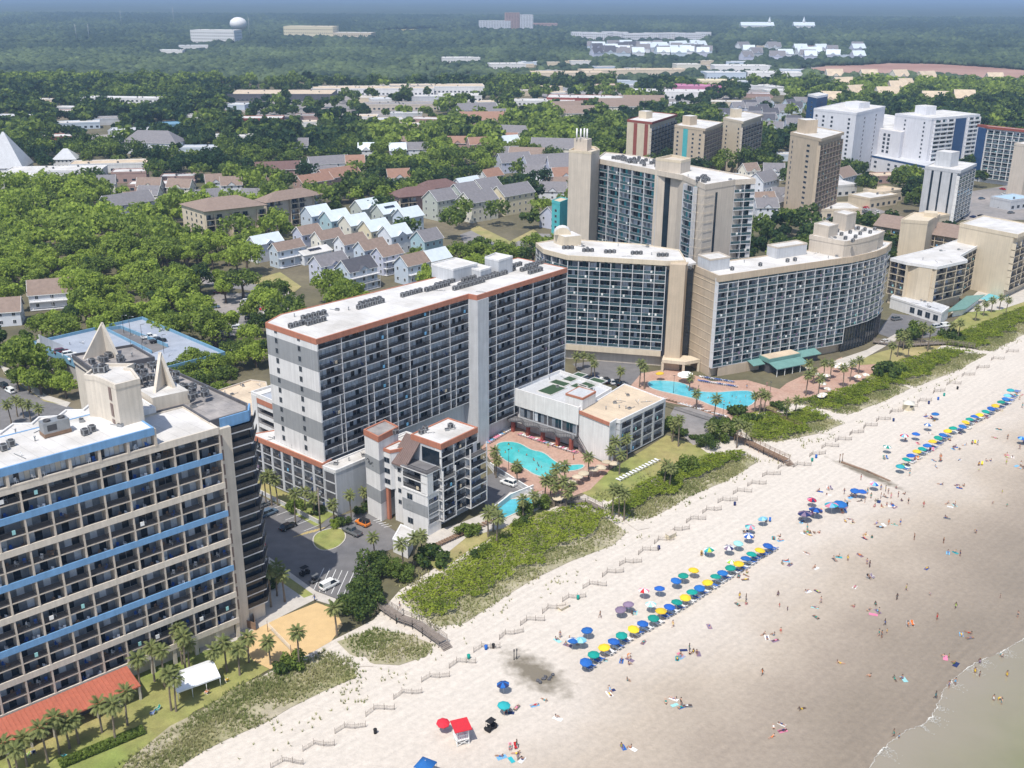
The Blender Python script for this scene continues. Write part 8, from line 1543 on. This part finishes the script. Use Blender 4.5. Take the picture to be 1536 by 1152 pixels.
# drain hollow and trench with marker posts
for i, (px, py, lb) in enumerate(((771, 990, 'left'), (775, 989, 'right'))): m = MB(); m.tube('steel_dark', (0, 0, 0), (0, 0, 2.4), .09, .08, 7); m.box('steel_dark', -.14, .14, -.02, .02, 1.9, 2.4); tag(m.build('marker_post', None, (*G(px, py), 0)), f'dark marker post at the head of the damp hollow, the {lb} one', 'post', 'drain marker posts')
for i, (px, py, lb) in enumerate(((1259, 694, 'left'), (1263, 693, 'right'))): m = MB(); m.tube('wood_brown', (0, 0, 0), (0, 0, 2.6), .09, .08, 7); m.box('wood_brown', -.14, .14, -.02, .02, 2.1, 2.6); tag(m.build('marker_post', None, (*G(px, py), 0)), f'brown marker post at the head of the drain trench, the {lb} one', 'post', 'drain marker posts')
m = MB(); P = [Vector((*G(1262, 694), .2)), Vector((*G(1300, 707), .12)), Vector((*G(1335, 722), .05))]; o = P[0].copy(); m.path('wood_brown', [p - o for p in P], [.3, .3, .28], 10); tag(m.build('drain_pipe', None, tuple(o)), 'brown drain pipe lying half buried in the trench', 'pipe')
for i in range(9): m = MB(); bm = bmesh.new(); bmesh.ops.create_icosphere(bm, subdivisions=2, radius=.35); q8 = random.Random(i); m.grid([tuple(v.co * q8.uniform(.75, 1.2)) for v in bm.verts], [tuple(v.index for v in f.verts) for f in bm.faces], 'dark_grey'); bm.free(); px, py = 806 + i * 2.6 + q8.uniform(-3, 3), 1024 - i * 1.2 + q8.uniform(-3, 3); tag(m.build('rock', None, (*G(px, py), .12)), 'dark rock at the seaward end of the damp hollow', 'rock', 'rocks in the damp hollow')
# volleyball net, utility pole, street lamps, walls
a, c = G(402, 948), G(437, 985); e = empty('volleyball_net', (*a, 0), 0, 'volleyball net between two posts on the yellow sand court', 'net'); d = (c[0] - a[0], c[1] - a[1])
for p in ((0, 0), d): m = MB(); m.tube('wood_brown', (*p, 0), (*p, 2.6), .08, .08, 6); m.build('post', e)
m = MB()
for z in (1.5, 1.75, 2.0, 2.25, 2.45): m.bar('rail_white', (0, 0, z), (*d, z), .025)
for i in range(24): t = i / 23; m.bar('rail_white', (d[0] * t, d[1] * t, 1.5), (d[0] * t, d[1] * t, 2.45), .02)
m.build('net', e)
x, y = G(481, 797); e = empty('utility_pole', (x, y, 0), .8, 'grey wooden utility pole with a cross arm on the planted island', 'utility pole'); m = MB(); m.tube('wood_grey', (0, 0, 0), (0, 0, 11.5), .2, .14, 8); m.build('pole', e); m = MB(); m.bar('wood_grey', (-1.2, 0, 10.9), (1.2, 0, 10.9), .12); m.build('cross_arm', e); m = MB(); m.lathe('steel', [(.0, 9), (.3, 9), (.3, 9.9), (0, 10)], 10, (.4, 0, 0)); m.build('transformer', e)
for i, (px, py, h) in enumerate(((1083, 640, 7), (763, 705, 6), (1010, 590, 6), (1046, 606, 6), (1154, 600, 6))):
    x, y = G(px, py); e = empty('lamp_post', (x, y, 0), R.random() * 3, f'dark lamp post around the pools, {nth(i)} of five listed by pool', 'lamp post', 'lamp posts around the pools'); e['label'] = ['slim lamp post at the edge of the resort pool lawn', 'dark lamp post on the near deck of the kidney-shaped pool', 'lamp post beside the start of the lazy river', 'lamp post at the bend of the lazy river', 'lamp post in front of the terrace bar'][i]
    m = MB(); m.tube('steel_dark', (0, 0, 0), (0, 0, h), .08, .05, 6); m.build('pole', e); m = MB(); m.box('steel_dark', -.35, .35, -.12, .12, h, h + .12); m.box('lamp_glass', -.3, .3, -.1, .1, h - .03, h); m.build('lamp_head', e)
def wall(pxs, h, mt, label, t=.25, cap=None, name='garden_wall', cat='wall'):
    P = [Vector(G(*p)) for p in pxs]; o = P[0]; e = empty(name, (*o, 0), 0, label, cat); m = MB()
    for i in range(len(P) - 1): m.bar(mt, (*(P[i] - o), h / 2), (*(P[i + 1] - o), h / 2), t, h)
    m.build('wall', e)
    if cap: k = MB(); [k.bar(cap, (*(P[i] - o), h + .04), (*(P[i + 1] - o), h + .04), t + .1, .08) for i in range(len(P) - 1)]; k.build('coping', e)
def rail_fence(pxs, h, mt, label, gap=1.6):
    P = [Vector(G(*p)) for p in pxs]; o = P[0]; e = empty('pool_fence', (*o, 0), 0, label, 'fence'); m = MB()
    for i in range(len(P) - 1):
        a, b_ = P[i] - o, P[i + 1] - o; n = max(1, int((b_ - a).length / .22))
        for z in (.15, h): m.bar(mt, (*a, z), (*b_, z), .05)
        for k in range(n + 1): p = a.lerp(b_, k / n); m.box(mt, p.x - .018, p.x + .018, p.y - .018, p.y + .018, 0, h)
    m.build('railing', e)
wall([(386, 738), (440, 766), (478, 786)], 1.0, 'light_grey', 'low grey wall along the hotel car park and lawn', .25, 'path_concrete'); wall([(735, 700), (772, 724), (798, 740)], 1.2, 'light_grey', 'grey wall between the white off-road car and the pool deck', .25, 'paint_white'); wall([(742, 768), (765, 750), (800, 736)], 1.6, 'white_stucco', 'white wall at the landward end of the small blue pool', .25, 'paint_white')
rail_fence([(1098, 632), (1120, 622), (1142, 612)], 1.3, 'wood_brown', 'brown picket fence along the seaward side of the resort pool'); rail_fence([(725, 690), (742, 712), (800, 748), (815, 742)], 1.2, 'rail_white', 'white picket rail round the kidney-shaped pool deck'); rail_fence([(940, 584), (985, 606), (1040, 624), (1090, 640)], 1.2, 'rail_dark', 'dark rail along the inland side of the lazy river')
wall([(352, 935), (384, 946), (378, 920)], 1.8, 'wood_brown', 'brown board fence round the plant yard at the striped hotel corner', .08, None, 'board_fence', 'fence'); wall([(812, 748), (842, 762), (870, 748)], 1.0, 'wood_grey', 'grey boarded planter front beside the pool deck', .1, None, 'board_fence', 'fence')
sh = [G(592, 822, 3), G(606, 829, 3), G(612, 815, 3), G(598, 808, 3)]; b = Building('utility_shed', 'small white utility shed between palms at the terrace end', 'shed', sh[0]); b.mass([G(590, 828), G(612, 838), G(623, 816), G(602, 806)], 0, 3.4, 'white_stucco', 'white_roof', 0, 'white_stucco', .3, .1)
e = empty('pergola', (*G(1365, 508), 0), .5, 'dark timber pergola on the far lawn', 'pergola'); m = MB()
for sx in (-2, 2):
    for sy in (-1.5, 1.5): m.bar('wood_brown', (sx, sy, 0), (sx, sy, 2.5), .16)
m.build('post', e); m = MB(); [m.bar('wood_brown', (-2.4, -1.8 + i * .4, 2.6), (2.4, -1.8 + i * .4, 2.6), .1, .16) for i in range(10)]; m.build('roof', e)
# picnic seats on the palm lawn
for i, (px, py) in enumerate(((40, 1136), (50, 1130), (98, 1136), (118, 1134), (228, 1072), (236, 1066), (340, 1022), (310, 1040))): beach_chair(*G(px, py), R.random() * 6)
# ------------------------------------------------------------------ air, light and camera
m = bpy.data.materials.new('haze_air'); MATS['haze_air'] = m; m.use_nodes = True; N = m.node_tree.nodes; N.remove(N['Principled BSDF']); v = N.new('ShaderNodeVolumePrincipled'); v.inputs['Color'].default_value = (.50, .70, 1.0, 1); v.inputs['Density'].default_value = 1.2e-4; v.inputs['Anisotropy'].default_value = .1; m.node_tree.links.new(v.outputs[0], N['Material Output'].inputs['Volume'])
hz = MB(); hz.box('haze_air', -22000, 22000, -2400, 35000, -1.2, 150); struct(hz.build('haze'), 'stuff')
sc = bpy.context.scene; w = bpy.data.worlds.new('World'); sc.world = w; w.use_nodes = True; nt = w.node_tree; bg = nt.nodes['Background']; sk = nt.nodes.new('ShaderNodeTexSky'); sk.sky_type = 'NISHITA'; sk.sun_disc = False
EL, AZ = rad(62), rad(27)           # sun height; it stands behind the camera and to the left, shadows fall away and to the right
sk.sun_elevation = EL; sk.sun_rotation = pi + AZ; sk.air_density = 1.0; sk.dust_density = 1.2; nt.links.new(sk.outputs[0], bg.inputs[0]); bg.inputs[1].default_value = .15
su = bpy.data.lights.new('sun', 'SUN'); su.energy = 4.2; su.angle = rad(.5); su.color = (1, .955, .88); so = bpy.data.objects.new('sun', su); C.objects.link(so); so.location = (0, -50, 300)
d = Vector((sin(AZ) * cos(EL), cos(AZ) * cos(EL), -sin(EL))); so.rotation_euler = d.to_track_quat('-Z', 'Y').to_euler()
cd = bpy.data.cameras.new('camera'); co = bpy.data.objects.new('camera', cd); C.objects.link(co); cd.sensor_fit = 'HORIZONTAL'; cd.sensor_width = 36; cd.lens = 36 * FPX / 1536; cd.clip_start = 1; cd.clip_end = 80000
mx = Matrix((cR, cU, -cF)).transposed().to_4x4(); mx.translation = CAM; co.matrix_world = mx; sc.camera = co
sc.view_settings.view_transform = 'Standard'; sc.view_settings.look = 'None'; sc.view_settings.exposure = 0.14; sc.view_settings.gamma = 1
sc.cycles.max_bounces = 6; sc.cycles.diffuse_bounces = 3; sc.cycles.volume_bounces = 0; sc.cycles.transparent_max_bounces = 6; sc.cycles.use_denoising = True
